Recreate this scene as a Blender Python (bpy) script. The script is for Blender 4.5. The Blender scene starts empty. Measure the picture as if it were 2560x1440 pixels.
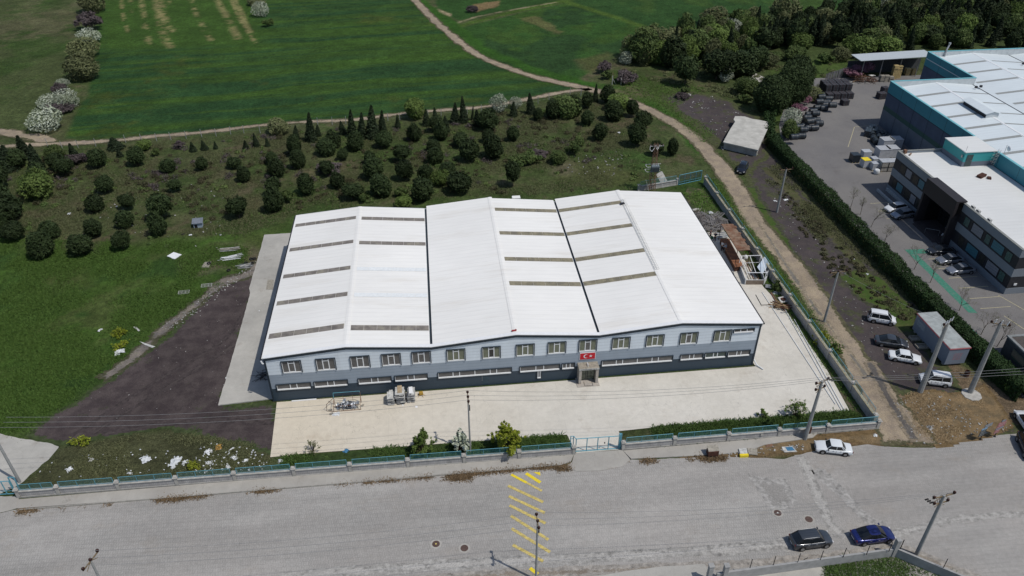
import bpy, math, random
import numpy as np
from mathutils import Vector, Matrix, noise as mnoise
random.seed(7); np.random.seed(7)
S = bpy.context.scene
COL = S.collection
# ---------------------------------------------------------------- camera (a drone 70 m up)
CAMH, FPX = 70.0, 1926.72
PIT, ROL, YAW = 0.601037, -0.00072386, 0.111822866
_f = Vector((math.sin(YAW)*math.cos(PIT), math.cos(YAW)*math.cos(PIT), -math.sin(PIT)))
_r = Vector((math.cos(YAW), -math.sin(YAW), 0)); _u = _r.cross(_f)
_c, _s = math.cos(ROL), math.sin(ROL)
_rt = _c*_r + _s*_u; _up = -_s*_r + _c*_u
cd = bpy.data.cameras.new('camera'); cam = bpy.data.objects.new('camera', cd); COL.objects.link(cam)
m = Matrix.Identity(4)
for i in range(3):
    m[i][0] = _rt[i]; m[i][1] = _up[i]; m[i][2] = -_f[i]
m[2][3] = CAMH
cam.matrix_world = m
cd.sensor_width = 36; cd.lens = FPX/2560*36; cd.clip_start = 1; cd.clip_end = 9000
S.camera = cam
def G(px, py, z=0.0):            # the point at height z seen at a pixel of the 2560 px photograph
    d = _rt*((px-1280)/FPX) - _up*((py-720)/FPX) + _f
    t = (z-CAMH)/d.z
    return Vector((d.x*t, d.y*t, z))
def FX(px, py, y):               # same, on the vertical plane at distance y
    d = _rt*((px-1280)/FPX) - _up*((py-720)/FPX) + _f
    t = y/d.y
    return Vector((d.x*t, y, CAMH+d.z*t))
# ---------------------------------------------------------------- light
W = bpy.data.worlds.new('World'); S.world = W; W.use_nodes = True
nt = W.node_tree; bg = nt.nodes['Background']
sky = nt.nodes.new('ShaderNodeTexSky'); sky.sky_type = 'NISHITA'; sky.sun_disc = False
SUN = Vector((0.40, -0.29, 0.87)).normalized()
sky.sun_elevation = math.asin(SUN.z); sky.sun_rotation = math.atan2(SUN.x, SUN.y)
sky.dust_density = 1.0; sky.ozone_density = 1.0
nt.links.new(sky.outputs[0], bg.inputs[0]); bg.inputs[1].default_value = 0.092
sl = bpy.data.lights.new('sun', 'SUN'); sl.energy = 3.0; sl.angle = math.radians(0.55); sl.color = (1.0, 0.955, 0.885)
so = bpy.data.objects.new('sun', sl); COL.objects.link(so); so.location = (0, 0, 200)
so.rotation_euler = SUN.to_track_quat('Z', 'Y').to_euler()
S.view_settings.view_transform = 'Standard'; S.view_settings.look = 'None'
S.view_settings.exposure = 0.0; S.view_settings.gamma = 1.0
# ---------------------------------------------------------------- helpers
def tag(o, label=None, cat=None, group=None, kind=None):
    if label: o['label'] = label
    if cat: o['category'] = cat
    if group: o['group'] = group
    if kind: o['kind'] = kind
    return o
def empty(name, loc, rz=0.0, label=None, cat=None, group=None):
    o = bpy.data.objects.new(name, None); COL.objects.link(o)
    o.location = loc; o.rotation_euler = (0, 0, rz); o.empty_display_size = .2
    tag(o, label, cat, group); return o
def wmat(o):
    m = Matrix.Translation(o.location) @ o.rotation_euler.to_matrix().to_4x4() @ Matrix.Diagonal((*o.scale, 1))
    return wmat(o.parent) @ m if o.parent else m
class MB:
    def __init__(s): s.v = []; s.f = []; s.mi = []; s.cm = 0
    def add(s, vs, fs):
        b = len(s.v); s.v += [tuple(v) for v in vs]; s.f += [tuple(b+i for i in f) for f in fs]; s.mi += [s.cm]*len(fs); return s
    def box(s, x0, x1, y0, y1, z0, z1):
        return s.add([(x0,y0,z0),(x1,y0,z0),(x1,y1,z0),(x0,y1,z0),(x0,y0,z1),(x1,y0,z1),(x1,y1,z1),(x0,y1,z1)],
            [(0,3,2,1),(4,5,6,7),(0,1,5,4),(1,2,6,5),(2,3,7,6),(3,0,4,7)])
    def rbox(s, c, sz, rz=0.0, rx=0.0, ry=0.0):       # rotated box about its centre
        R = Matrix.Rotation(rz,4,'Z') @ Matrix.Rotation(ry,4,'Y') @ Matrix.Rotation(rx,4,'X')
        hx, hy, hz = sz[0]/2, sz[1]/2, sz[2]/2
        vs = [Vector(c) + (R @ Vector((a*hx, b*hy, d*hz))) for a,b,d in
              ((-1,-1,-1),(1,-1,-1),(1,1,-1),(-1,1,-1),(-1,-1,1),(1,-1,1),(1,1,1),(-1,1,1))]
        return s.add(vs, [(0,3,2,1),(4,5,6,7),(0,1,5,4),(1,2,6,5),(2,3,7,6),(3,0,4,7)])
    def tube(s, p0, p1, r0, r1=None, n=8, caps=True):
        r1 = r0 if r1 is None else r1
        p0 = Vector(p0); p1 = Vector(p1); d = (p1-p0)
        if d.length < 1e-6: return s
        q = d.to_track_quat('Z', 'Y'); vs = []
        for p, r in ((p0, r0), (p1, r1)):
            for i in range(n):
                a = 2*math.pi*(i+.5)/n; vs.append(p + q @ Vector((r*math.cos(a), r*math.sin(a), 0)))
        fs = [(i, (i+1) % n, n+(i+1) % n, n+i) for i in range(n)]
        if caps: fs += [tuple(range(n-1, -1, -1)), tuple(range(n, 2*n))]
        return s.add(vs, fs)
    def path(s, pts, r, n=5):
        for a, b in zip(pts[:-1], pts[1:]): s.tube(a, b, r, r, n, True)
        return s
    def lathe(s, c, prof, n=16, axis='Z'):
        vs = []; c = Vector(c)
        for r, z in prof:
            for i in range(n):
                a = 2*math.pi*i/n; x, y = r*math.cos(a), r*math.sin(a)
                vs.append(c + (Vector((x,y,z)) if axis == 'Z' else Vector((x,z,y)) if axis == 'Y' else Vector((z,x,y))))
        k = len(prof); fs = []
        for j in range(k-1):
            for i in range(n): fs.append((j*n+i, j*n+(i+1)%n, (j+1)*n+(i+1)%n, (j+1)*n+i))
        fs += [tuple(range(n-1,-1,-1)), tuple(range((k-1)*n, k*n))]
        return s.add(vs, fs)
    def prism(s, pts, z0, z1):           # outline in plan
        n = len(pts); vs = [(p[0],p[1],z0) for p in pts]+[(p[0],p[1],z1) for p in pts]
        return s.add(vs, [tuple(range(n-1,-1,-1)), tuple(range(n,2*n))]+[(i,(i+1)%n,n+(i+1)%n,n+i) for i in range(n)])
    def xprism(s, pts, y0, y1):          # outline in x,z pushed along y
        n = len(pts); vs = [(p[0],y0,p[1]) for p in pts]+[(p[0],y1,p[1]) for p in pts]
        return s.add(vs, [tuple(range(n)), tuple(range(2*n-1,n-1,-1))]+[(i,n+i,n+(i+1)%n,(i+1)%n) for i in range(n)])
    def yprism(s, pts, x0, x1):          # outline in y,z pushed along x
        n = len(pts); vs = [(x0,p[0],p[1]) for p in pts]+[(x1,p[0],p[1]) for p in pts]
        return s.add(vs, [tuple(range(n-1,-1,-1)), tuple(range(n,2*n))]+[(i,(i+1)%n,n+(i+1)%n,n+i) for i in range(n)])
    def build(s, name, mats, parent=None, world=True, smooth=False, label=None):
        vs = s.v
        if parent is not None and world:
            inv = wmat(parent).inverted(); vs = [inv @ Vector(v) for v in vs]
        me = bpy.data.meshes.new(name); me.from_pydata([tuple(v) for v in vs], [], s.f); me.update()
        if not isinstance(mats, (list, tuple)): mats = [mats]
        for mm in mats: me.materials.append(mm)
        if len(mats) > 1: me.polygons.foreach_set('material_index', s.mi)
        if smooth: me.polygons.foreach_set('use_smooth', [True]*len(me.polygons))
        me.validate()
        o = bpy.data.objects.new(name, me); COL.objects.link(o); o.parent = parent
        if label: o['label'] = label
        return o
_kids = {}
def copy_tree(o, parent=None):
    c = o.copy(); COL.objects.link(c); c.parent = parent
    for ch in list(o.children): copy_tree(ch, c)
    return c
def npmesh(name, V, F, mats, parent=None, uvcol=None, smooth=False):   # F: (n,k) index array
    V = np.asarray(V, np.float32); F = np.asarray(F, np.int32); n, k = F.shape
    me = bpy.data.meshes.new(name); me.vertices.add(len(V)); me.vertices.foreach_set('co', V.ravel())
    me.loops.add(n*k); me.loops.foreach_set('vertex_index', F.ravel())
    me.polygons.add(n); me.polygons.foreach_set('loop_start', np.arange(0, n*k, k, dtype=np.int32))
    try: me.polygons.foreach_set('loop_total', np.full(n, k, np.int32))
    except Exception: pass
    if smooth: me.polygons.foreach_set('use_smooth', np.ones(n, bool))
    me.update(calc_edges=True)
    for mm in (mats if isinstance(mats, (list, tuple)) else [mats]): me.materials.append(mm)
    if uvcol is not None:
        for nm, arr in uvcol.items():
            if arr.ndim == 2:
                a = me.color_attributes.new(nm, 'FLOAT_COLOR', 'POINT')
                a.data.foreach_set('color', np.hstack([arr, np.ones((len(arr),1))]).astype(np.float32).ravel())
            else:
                a = me.attributes.new(nm, 'FLOAT', 'POINT'); a.data.foreach_set('value', arr.astype(np.float32))
    o = bpy.data.objects.new(name, me); COL.objects.link(o); o.parent = parent
    return o
# ---------------------------------------------------------------- materials
class NT:
    def __init__(s, name):
        s.m = bpy.data.materials.new(name); s.m.use_nodes = True; s.t = s.m.node_tree
        s.b = s.t.nodes['Principled BSDF']; s.b.inputs['Specular IOR Level'].default_value = .3
        s.geo = s.t.nodes.new('ShaderNodeNewGeometry'); s.P = s.geo.outputs['Position']
    def n(s, kind, **kw):
        x = s.t.nodes.new('ShaderNode'+kind)
        for k, v in kw.items(): setattr(x, k, v)
        return x
    def l(s, a, b): s.t.links.new(a, b)
    def mapv(s, scale=(1,1,1), rot=(0,0,0), src=None, loc=(0,0,0)):
        x = s.n('Mapping'); x.inputs['Scale'].default_value = scale; x.inputs['Rotation'].default_value = rot
        x.inputs['Location'].default_value = loc
        s.l(src or s.P, x.inputs[0]); return x.outputs[0]
    def noise(s, sc, det=4, src=None, rough=.55, dist=0.0):
        x = s.n('TexNoise'); x.inputs['Scale'].default_value = sc; x.inputs['Detail'].default_value = det
        x.inputs['Roughness'].default_value = rough; x.inputs['Distortion'].default_value = dist
        s.l(src or s.P, x.inputs['Vector']); return x.outputs['Fac']
    def rng(s, v, a, b, c, d):
        x = s.n('MapRange'); x.inputs[1].default_value = a; x.inputs[2].default_value = b
        x.inputs[3].default_value = c; x.inputs[4].default_value = d; s.l(v, x.inputs[0]); return x.outputs[0]
    def mix(s, f, a, b, mode='MIX'):
        x = s.n('Mix', data_type='RGBA', blend_type=mode)
        for sock, v in ((x.inputs[0], f), (x.inputs[6], a), (x.inputs[7], b)):
            if isinstance(v, (int, float)): sock.default_value = v
            elif isinstance(v, tuple): sock.default_value = (*v, 1) if len(v) == 3 else v
            else: s.l(v, sock)
        return x.outputs[2]
    def gray(s, v):
        x = s.n('CombineColor'); s.l(v, x.inputs[0]); s.l(v, x.inputs[1]); s.l(v, x.inputs[2]); return x.outputs[0]
    def mul(s, c, v): return s.mix(1.0, c, s.gray(v), 'MULTIPLY')
    def bump(s, h, st=.3, d=.05, prev=None):
        x = s.n('Bump'); x.inputs['Strength'].default_value = st; x.inputs['Distance'].default_value = d
        s.l(h, x.inputs['Height'])
        if prev is not None: s.l(prev, x.inputs['Normal'])
        return x.outputs[0]
    def out(s, col, rough=.8, normal=None, metal=0.0, spec=None):
        if isinstance(col, tuple): s.b.inputs['Base Color'].default_value = (*col, 1)
        else: s.l(col, s.b.inputs['Base Color'])
        if isinstance(rough, (int, float)): s.b.inputs['Roughness'].default_value = rough
        else: s.l(rough, s.b.inputs['Roughness'])
        s.b.inputs['Metallic'].default_value = metal
        if spec is not None: s.b.inputs['Specular IOR Level'].default_value = spec
        if normal is not None: s.l(normal, s.b.inputs['Normal'])
        return s.m
def simple(name, col, rough=.7, metal=0.0, var=.2, sc=3.0, bump=0.0, bsc=20.0, spec=.3, col2=None, c2t=(.5,.65)):
    t = NT(name); nn = t.noise(sc, 5)
    c = t.mix(1.0, col, t.gray(t.rng(nn, .3, .7, 1-var, 1+var)), 'MULTIPLY')
    if col2: c = t.mix(t.rng(t.noise(sc*.6, 6, rough=.65), c2t[0], c2t[1], 0, 1), c, col2)
    nr = t.bump(t.noise(bsc, 3), bump, .02) if bump else None
    return t.out(c, rough, nr, metal, spec)
M = {}
M['dark_metal'] = simple('dark_metal', (.03,.03,.035), .5, .3)
M['steel'] = simple('steel', (.35,.36,.37), .45, .6)
M['rust'] = simple('rust', (.15,.072,.042), .85, 0, .35, 1.2, .3, 12, col2=(.24,.17,.12), c2t=(.42,.62))
M['rust_dark'] = simple('rust_dark', (.07,.03,.02), .85, 0, .3, 3)
M['blue_steel'] = simple('blue_steel', (.11,.31,.39), .5, .1, .15)
M['concrete'] = simple('concrete', (.33,.325,.31), .9, 0, .22, .9, .3, 15, col2=(.2,.195,.18), c2t=(.55,.75))
M['pole_concrete'] = simple('pole_concrete', (.27,.275,.27), .85, 0, .15, 2)
M['white_paint'] = simple('white_paint', (.72,.73,.74), .45, 0, .06)
M['white_plastic'] = simple('white_plastic', (.68,.7,.71), .5, 0, .15, 2)
M['dirty_white'] = simple('dirty_white', (.45,.45,.43), .7, 0, .3, 2.5)
M['wood'] = simple('wood', (.32,.22,.12), .8, 0, .3, 4)
M['pallet_wood'] = simple('pallet_wood', (.42,.33,.16), .8, 0, .3, 2)
M['wood_grey'] = simple('wood_grey', (.28,.26,.22), .85, 0, .3, 4)
M['black_rubber'] = simple('black_rubber', (.012,.012,.013), .6, 0, .2)
M['ceramic'] = simple('ceramic', (.05,.022,.018), .25, 0, .2)
M['wire'] = simple('wire', (.28,.28,.28), .5, .3)
def glass(name, col, rough=.08):
    t = NT(name); return t.out(col, rough, None, 0, .6)
M['glass_dark'] = glass('glass_dark', (.015,.018,.02))
M['glass_green'] = glass('glass_green', (.035,.06,.055), .15)
M['car_glass'] = glass('car_glass', (.012,.015,.018), .05)
M['lamp'] = glass('lamp', (.6,.6,.6), .1)
M['red_lamp'] = glass('red_lamp', (.35,.01,.01), .15)
# ================================================================ GROUND
def vnoise(x, y, s, seed):            # value noise on arrays
    rs = np.random.RandomState(seed); T = rs.rand(256, 256)
    u, v = x/s+1000.37, y/s+1000.91; i, j = np.floor(u).astype(int), np.floor(v).astype(int)
    a, b = u-i, v-j; a = a*a*(3-2*a); b = b*b*(3-2*b); g = lambda p, q: T[p & 255, q & 255]
    return (g(i,j)*(1-a)+g(i+1,j)*a)*(1-b)+(g(i,j+1)*(1-a)+g(i+1,j+1)*a)*b
def fbm(x, y, s, seed, o=4):
    r = 0; w = 0
    for k in range(o):
        r = r+vnoise(x, y, s/2**k, seed+k)*.6**k; w += .6**k
    return r/w
def pix(*pts): return [tuple(G(*p)[:2]) for p in pts]
def sdist(X, Y, poly):                # signed distance, positive inside
    P = np.array(poly); n = len(P); d = np.full(X.shape, 1e18); ins = np.zeros(X.shape, bool)
    for i in range(n):
        a = P[i]; b = P[(i+1) % n]; e = b-a
        wx, wy = X-a[0], Y-a[1]; t = np.clip((wx*e[0]+wy*e[1])/(e@e+1e-12), 0, 1)
        d = np.minimum(d, (wx-e[0]*t)**2+(wy-e[1]*t)**2)
        c = (a[1] > Y) != (b[1] > Y)
        with np.errstate(divide='ignore', invalid='ignore'):
            ins ^= c & (X < (b[0]-a[0])*(Y-a[1])/(b[1]-a[1]+1e-12)+a[0])
    return np.where(ins, 1, -1)*np.sqrt(d)
def ldist(X, Y, pts):                 # distance to a polyline
    P = np.array(pts); d = np.full(X.shape, 1e18)
    for a, b in zip(P[:-1], P[1:]):
        e = b-a; wx, wy = X-a[0], Y-a[1]; t = np.clip((wx*e[0]+wy*e[1])/(e@e+1e-12), 0, 1)
        d = np.minimum(d, (wx-e[0]*t)**2+(wy-e[1]*t)**2)
    return np.sqrt(d)
xs = np.concatenate([[-5000,-2500,-1200,-600,-350,-250,-200], np.arange(-175, 235, .6), [260,320,420,700,1300,2600,5000]])
ys = np.concatenate([[-3000,-1000,-300,-60,0,25], np.arange(38, 335, .6), [345,370,420,520,700,1100,2200,5500]])
X, Y = np.meshgrid(xs, ys)
wob = lambda s, a, sd: (fbm(X, Y, s, sd)-.5)*2*a
n1 = fbm(X, Y, 30, 1); n2 = fbm(X, Y, 9, 11); n3 = fbm(X, Y, 2.6, 21); n4 = fbm(X, Y, 1.2, 31, 2)
def lerp(C, c, w): return C*(1-w[..., None])+np.array(c)*w[..., None]
def sst(a, b, x): t = np.clip((x-a)/(b-a), 0, 1); return t*t*(3-2*t)
C = np.zeros(X.shape+(3,)); C[:] = (.060,.070,.030)
C = lerp(C, (.044,.064,.021), sst(.42, .6, n2*.6+n3*.4))            # scrub: greener / browner patches
C = lerp(C, (.090,.072,.047), sst(.52, .68, fbm(X, Y, 5, 51)*.6+n4*.4)*.7)
C = lerp(C, (.040,.064,.018), sst(.5, .66, n1)*.6)
def zone(poly, col, soft=2.0, wa=2.0, ws=6.0, amt=1.0, sd=77):
    global C
    w = sst(-soft, soft, sdist(X, Y, pix(*poly))+wob(ws, wa, sd))*amt; C = lerp(C, col, w); return w
# rough field top left
w = zone([(-700,-120),(235,-60),(222,60),(200,170),(160,230),(120,300),(105,340),(-700,330)], (.050,.066,.024), 1.5, 1.5)
C = lerp(C, (.032,.056,.014), w*sst(.45,.6,n1*.5+n2*.5)); C = lerp(C, (.078,.078,.040), w*sst(.5,.68,fbm(X,Y,22,61)*.7+n3*.3)*.9)
# the large crop field, sown in rows
field = [(255,-90),(985,-60),(1130,82),(1262,168),(1440,222),(1230,256),(960,287),(700,312),(440,336),(250,352),(165,345),(185,290),(222,235),(240,120)]
w = zone(field, (.031,.064,.013), .8, .6)
row = Y-.115*X+wob(40, 3.5, 91)
band = fbm(row, X*.035, 5.5, 95, 4)*.62+fbm(row, X*.06, 1.6, 97, 2)*.38
C = lerp(C, (.016,.047,.017), w*sst(.42,.62,band)*.8)
C = lerp(C, (.036,.077,.013), w*sst(.47,.34,band)*.7)
C = lerp(C, (.052,.066,.014), w*sst(.60,.74,fbm(X,Y,26,98)*.7+n3*.3)*.6)
w2 = zone([(255,-90),(640,-90),(650,112),(500,120),(250,130)], (.034,.070,.013), 4, 3)
for i, pl in enumerate([[(300,-20),(312,60),(320,80)],[(350,-30),(362,60),(372,110)],[(392,-30),(415,60),(433,78)],[(420,-30),(424,10)],[(470,-30),(490,35),(512,75),(528,100)],
        [(528,-30),(565,40),(598,98)],[(566,-30),(600,50),(640,108)],[(575,-30),(612,55),(636,105)],[(385,-30),(405,80),(425,118)],[(325,-10),(330,30)]]):
    d = ldist(X, Y, pix(*pl)); a = sst(1.0+.5*(i%3), .1, d+wob(3,.6,120+i))*sst(.40,.56,fbm(X,Y,7,131+i)*.6+n4*.4)
    C = lerp(C, (.24,.20,.095), a*.6)
# triangle field right of the track, fields beyond
w = zone([(1142,72),(1250,45),(1410,8),(1500,30),(1655,82),(1600,110),(1555,130),(1500,160),(1450,200),(1400,196),(1260,165)], (.026,.064,.014), .8, .8)
C = lerp(C, (.034,.070,.014), w*sst(.44,.6,n2)); C = lerp(C, (.020,.047,.014), w*sst(.5,.62,fbm(X,Y,16,62)))
zone([(1290,45),(1340,40),(1410,80),(1400,88),(1330,60)], (.12,.105,.045), 1, 2.2, 4, .6); zone([(1440,150),(1520,130),(1530,160),(1470,185)], (.10,.09,.038), 1.5, 2, 5, .5)
w = zone([(1042,-80),(1410,-60),(1400,2),(1240,30),(1150,52),(1100,30)], (.024,.060,.014), .8, 1)
zone([(1180,10),(1250,2),(1240,18),(1190,30)], (.17,.115,.06), .8, 1.5, 3, .85); zone([(1095,22),(1130,35),(1125,42),(1098,32)], (.26,.21,.13), .5, .8, 2, .9)
w = zone([(1420,5),(1450,-90),(2700,-150),(2700,-60),(2150,35),(1950,70),(1700,90),(1560,50)], (.022,.054,.014), 1, 1)
C = lerp(C, (.036,.070,.016), w*sst(.48,.62,fbm(X,Y*.5,20,63)))
zone([(2240,18),(2320,14),(2330,28),(2250,34)], (.14,.12,.06), 1, 2, 4, .6)
for pl, cw in (([(1130,70),(1260,35),(1420,0)],1.3),([(1410,3),(1560,50),(1660,85)],1.2)):
    d = ldist(X, Y, pix(*pl)); C = lerp(C, (.05,.088,.016), sst(cw*2.2, .3, d+wob(3,.8,141)))
d = ldist(X, Y, pix((1128,62),(1190,42),(1250,30),(1400,4))); C = lerp(C, (.22,.19,.12), sst(.8,.1,d+wob(3,.5,143))*sst(.42,.58,n3)*.9)
# green verge along the track
for pl, a in (([(1045,0),(1130,62),(1210,125),(1330,175),(1450,208),(1540,222)],1),([(1560,235),(1680,290),(1760,380)],.9)):
    d = ldist(X, Y, pix(*pl)); C = lerp(C, (.028,.076,.011), sst(3.2,1.2,d+wob(4,1.2,145))*a)
# meadow to the left of the warehouse
w = zone([(-500,600),(0,585),(120,640),(330,612),(560,560),(690,560),(735,545),(742,620),(640,690),(480,790),(360,900),(160,1010),(60,1090),(-400,1200)], (.042,.082,.015), 4, 4, 9)
C = lerp(C, (.060,.082,.024), w*sst(.48,.66,n2*.5+n3*.5)*.9); C = lerp(C, (.030,.062,.014), w*sst(.52,.66,fbm(X,Y,7,64)))
zone([(60,600),(170,620),(250,720),(130,740),(60,660)], (.060,.072,.024), 2.5, 3, 6, .6)
zone([(800,470),(1050,520),(1060,480),(1500,470),(1620,440),(1640,470),(1560,492),(1000,515),(760,545),(600,600),(500,560),(620,500)], (.032,.062,.014), 3, 4, 9, .65)
zone([(1380,395),(1520,400),(1640,450),(1500,470),(1390,450)], (.075,.080,.030), 2, 3, 6, .55); zone([(1500,375),(1620,380),(1650,430),(1560,420)], (.034,.075,.016), 2, 2, 5, .7)
zone([(1600,470),(1760,440),(1850,560),(1900,640),(1760,540),(1700,480)], (.032,.066,.014), 1.5, 1.5, 5, .9)
for q, r, c in (((1560,235),9,(.10,.088,.05)),((640,505),5,(.09,.08,.045)),((760,440),4,(.10,.085,.05)),((1410,420),5,(.10,.09,.06)),((520,660),5,(.13,.10,.075)),((600,650),5,(.11,.09,.065)),((1870,190),6,(.13,.12,.08)),((560,640),7,(.085,.075,.045))):
    p = G(*q); C = lerp(C, c, sst(r, r*.2, np.hypot(X-p.x, Y-p.y)+wob(3, r*.45, 150))*.8)
# right: grass by the wall, strip between road and hedge, wood floor
zone([(1765,440),(1830,420),(2010,700),(2140,900),(2230,1010),(2190,1040),(2060,880),(1900,640)], (.046,.070,.020), 1, 1.2, 4, .9)
zone([(1500,150),(2100,30),(2900,-150),(2900,150),(2320,150),(2130,180),(1950,300),(1900,290),(1700,170)], (.040,.058,.020), 3, 3, 8, .8)
zone([(1560,190),(1700,200),(1850,250),(1920,300),(1830,290),(1700,290),(1640,250)], (.048,.066,.022), 2, 2, 6, .8)
zone([(1920,170),(2080,140),(2140,160),(1990,290),(1900,330)], (.050,.080,.020), 2, 2, 6, .8)
# in front: weed patch left, strips inside the wall, lower right garden
zone([(60,1210),(150,1120),(300,1085),(440,1070),(560,1090),(680,1110),(680,1200),(60,1225)], (.058,.062,.030), .8, 1, 4)
zone([(2120,880),(2260,1000),(2300,1060),(2200,1110),(2010,1140),(1700,1160),(1700,1080),(2190,1060)], (.16,.11,.06), .6, .8, 3, .95)
zone([(2240,860),(2300,830),(2420,930),(2560,1000),(2600,1060),(2560,1110),(2240,1110),(2200,960)], (.135,.10,.065), 1, 1.5, 4, .95)
zone([(2050,1400),(2230,1385),(2560,1500),(2560,1700),(2000,1600)], (.046,.080,.020), .3, .4, 2)
cr = np.stack([fbm(X,Y,1.6,171,2)]*3, -1); C = C*(.80+.62*cr)
I, J = len(ys), len(xs); idx = np.arange(I*J).reshape(I, J)
F = np.stack([idx[:-1,:-1], idx[:-1,1:], idx[1:,1:], idx[1:,:-1]], -1).reshape(-1, 4)
Z = np.zeros_like(X)
t = NT('earth_and_grass'); at = t.n('Attribute', attribute_name='Col'); c = at.outputs['Color']
c = t.mul(c, t.rng(t.noise(1.3, 6, rough=.7), .3, .7, .55, 1.5)); c = t.mul(c, t.rng(t.noise(.09, 6, src=t.mapv(loc=(50,9,0)), rough=.6), .35, .65, .84, 1.18)); c = t.mul(c, t.rng(t.noise(5.5, 3, rough=.7), .3, .7, .62, 1.42))
c = t.mix(t.rng(t.noise(2.3, 5, src=t.mapv(loc=(31,7,3)), rough=.7), .56, .72, 0, .38), c, t.mix(1.0, c, (1.8,1.35,1.5), 'MULTIPLY'))
M['earth'] = t.out(c, .95, t.bump(t.noise(3.5, 5, rough=.75), .9, .35), 0, .1)
ground = npmesh('ground', np.stack([X, Y, Z], -1).reshape(-1, 3), F, M['earth'], uvcol={'Col': C.reshape(-1, 3)})
tag(ground, kind='structure')

def soft_sheet(name, poly, z, mat, step=.35, wa=.8, ws=3.0, sd=5, kind='structure'):
    P = np.array(poly); x0, y0 = P.min(0)-2; x1, y1 = P.max(0)+2
    gx, gy = np.meshgrid(np.arange(x0, x1, step), np.arange(y0, y1, step))
    d = sdist(gx, gy, poly)+(fbm(gx, gy, ws, sd)-.5)*2*wa
    k = np.arange(gx.size).reshape(gx.shape); ok = d > -.25
    f = ok[:-1,:-1] & ok[:-1,1:] & ok[1:,1:] & ok[1:,:-1]
    q = np.stack([k[:-1,:-1][f], k[:-1,1:][f], k[1:,1:][f], k[1:,:-1][f]], -1)
    used, inv = np.unique(q, return_inverse=True); q = inv.reshape(q.shape)
    V = np.stack([gx.ravel()[used], gy.ravel()[used], np.full(len(used), z)], -1)
    o = npmesh(name, V, q, mat, uvcol={'edge': np.clip(d.ravel()[used], 0, 4)}); return tag(o, kind=kind)
def band_poly(pts, wd):                # polyline -> strip outline
    P = [Vector((*p, 0)) for p in pts]; L = []; R = []
    for i, p in enumerate(P):
        d = (P[min(i+1,len(P)-1)]-P[max(i-1,0)]).normalized(); n = Vector((-d.y, d.x, 0)); w = wd[i] if isinstance(wd, (list,tuple)) else wd
        L.append(tuple((p+n*w/2)[:2])); R.append(tuple((p-n*w/2)[:2]))
    return L+R[::-1]
def smoothline(pts, k=6):
    P = [Vector((*p, 0)) for p in pts]; P = [P[0]*2-P[1]]+P+[P[-1]*2-P[-2]]; out = []
    for i in range(1, len(P)-2):
        for j in range(k):
            u = j/k; a, b, c_, d = P[i-1], P[i], P[i+1], P[i+2]
            out.append(.5*((2*b)+(c_-a)*u+(2*a-5*b+4*c_-d)*u*u+(3*b-a-3*c_+d)*u**3))
    out.append(P[-2]); return [tuple(p[:2]) for p in out]
def edge_mat(name, col, col2, grass, bump=.5, width=1.6, sc=2.0, patch=.25, rough=.95):
    t = NT(name); e = t.n('Attribute', attribute_name='edge').outputs['Fac']
    c = t.mix(t.rng(t.noise(.5, 6, rough=.65), .4, .62, 0, 1), col, col2)
    c = t.mul(c, t.rng(t.noise(6, 4, rough=.8), .3, .7, .7, 1.35)); c = t.mul(c, t.rng(t.noise(.12, 3), .3, .7, .85, 1.15))
    nn = t.noise(sc, 6, rough=.7)
    s = t.n('Math', operation='ADD'); t.l(t.rng(e, 0, width, -.32, .22), s.inputs[0]); t.l(nn, s.inputs[1])
    g = t.rng(s.outputs[0], .40, .48, 1, 0)
    g2 = t.rng(t.noise(.33, 6, src=t.mapv(loc=(9,4,0)), rough=.7), .5+patch, .6+patch, 0, .8)
    mx = t.n('Math', operation='MAXIMUM'); t.l(g, mx.inputs[0]); t.l(g2, mx.inputs[1])
    gc = t.mix(1.0, grass, t.gray(t.rng(t.noise(1.5, 5, rough=.7), .3, .7, .5, 1.5)), 'MULTIPLY')
    c = t.mix(mx.outputs[0], c, gc)
    return t.out(c, rough, t.bump(t.noise(9, 4, rough=.8), bump, .08), 0, .15)
M['cinder'] = edge_mat('dark_cinder', (.046,.036,.037), (.074,.060,.058), (.044,.060,.024), patch=.12)
M['cinder_weedy'] = edge_mat('dark_cinder_weedy', (.052,.044,.046), (.070,.058,.056), (.060,.068,.03), patch=.02, width=3)
M['track'] = edge_mat('sandy_track', (.30,.245,.175), (.22,.18,.14), (.085,.080,.045), width=1.0, patch=.3)
M['dry'] = edge_mat('dry_grass', (.20,.14,.075), (.12,.092,.055), (.13,.09,.045), width=.8, patch=.0)
M['rubble'] = edge_mat('rubble_dirt', (.19,.165,.14), (.11,.10,.095), (.06,.06,.035), width=1.0, patch=.05)
M['rut_cinder'] = edge_mat('cinder_rut', (.070,.058,.055), (.055,.044,.044), (.052,.042,.042), width=.4, patch=.1)
left_gravel = soft_sheet('gravel', pix((60,1095),(130,1030),(260,960),(330,900),(405,845),(470,780),(530,720),(600,690),(650,660),(668,640),(560,1020),(700,1005),(700,1150),(620,1115),(500,1092),(420,1072),(300,1090),(180,1108),(140,1118)), .02, M['cinder'], .3, 1.0)
soft_sheet('gravel', pix((1650,240),(1720,226),(1800,238),(1850,268),(1900,288),(1932,320),(1925,400),(1880,440),(1820,400),(1780,350),(1720,300)), .024, M['cinder_weedy'], .4, 1.6, 5, 16)
strip = soft_sheet('rubble_strip', band_poly(smoothline(pix((255,945),(330,895),(420,815),(470,775),(520,735),(560,705),(620,685),(648,655))), 2.2), .03, M['rubble'], .3, .9, 2.0, 9)
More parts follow.
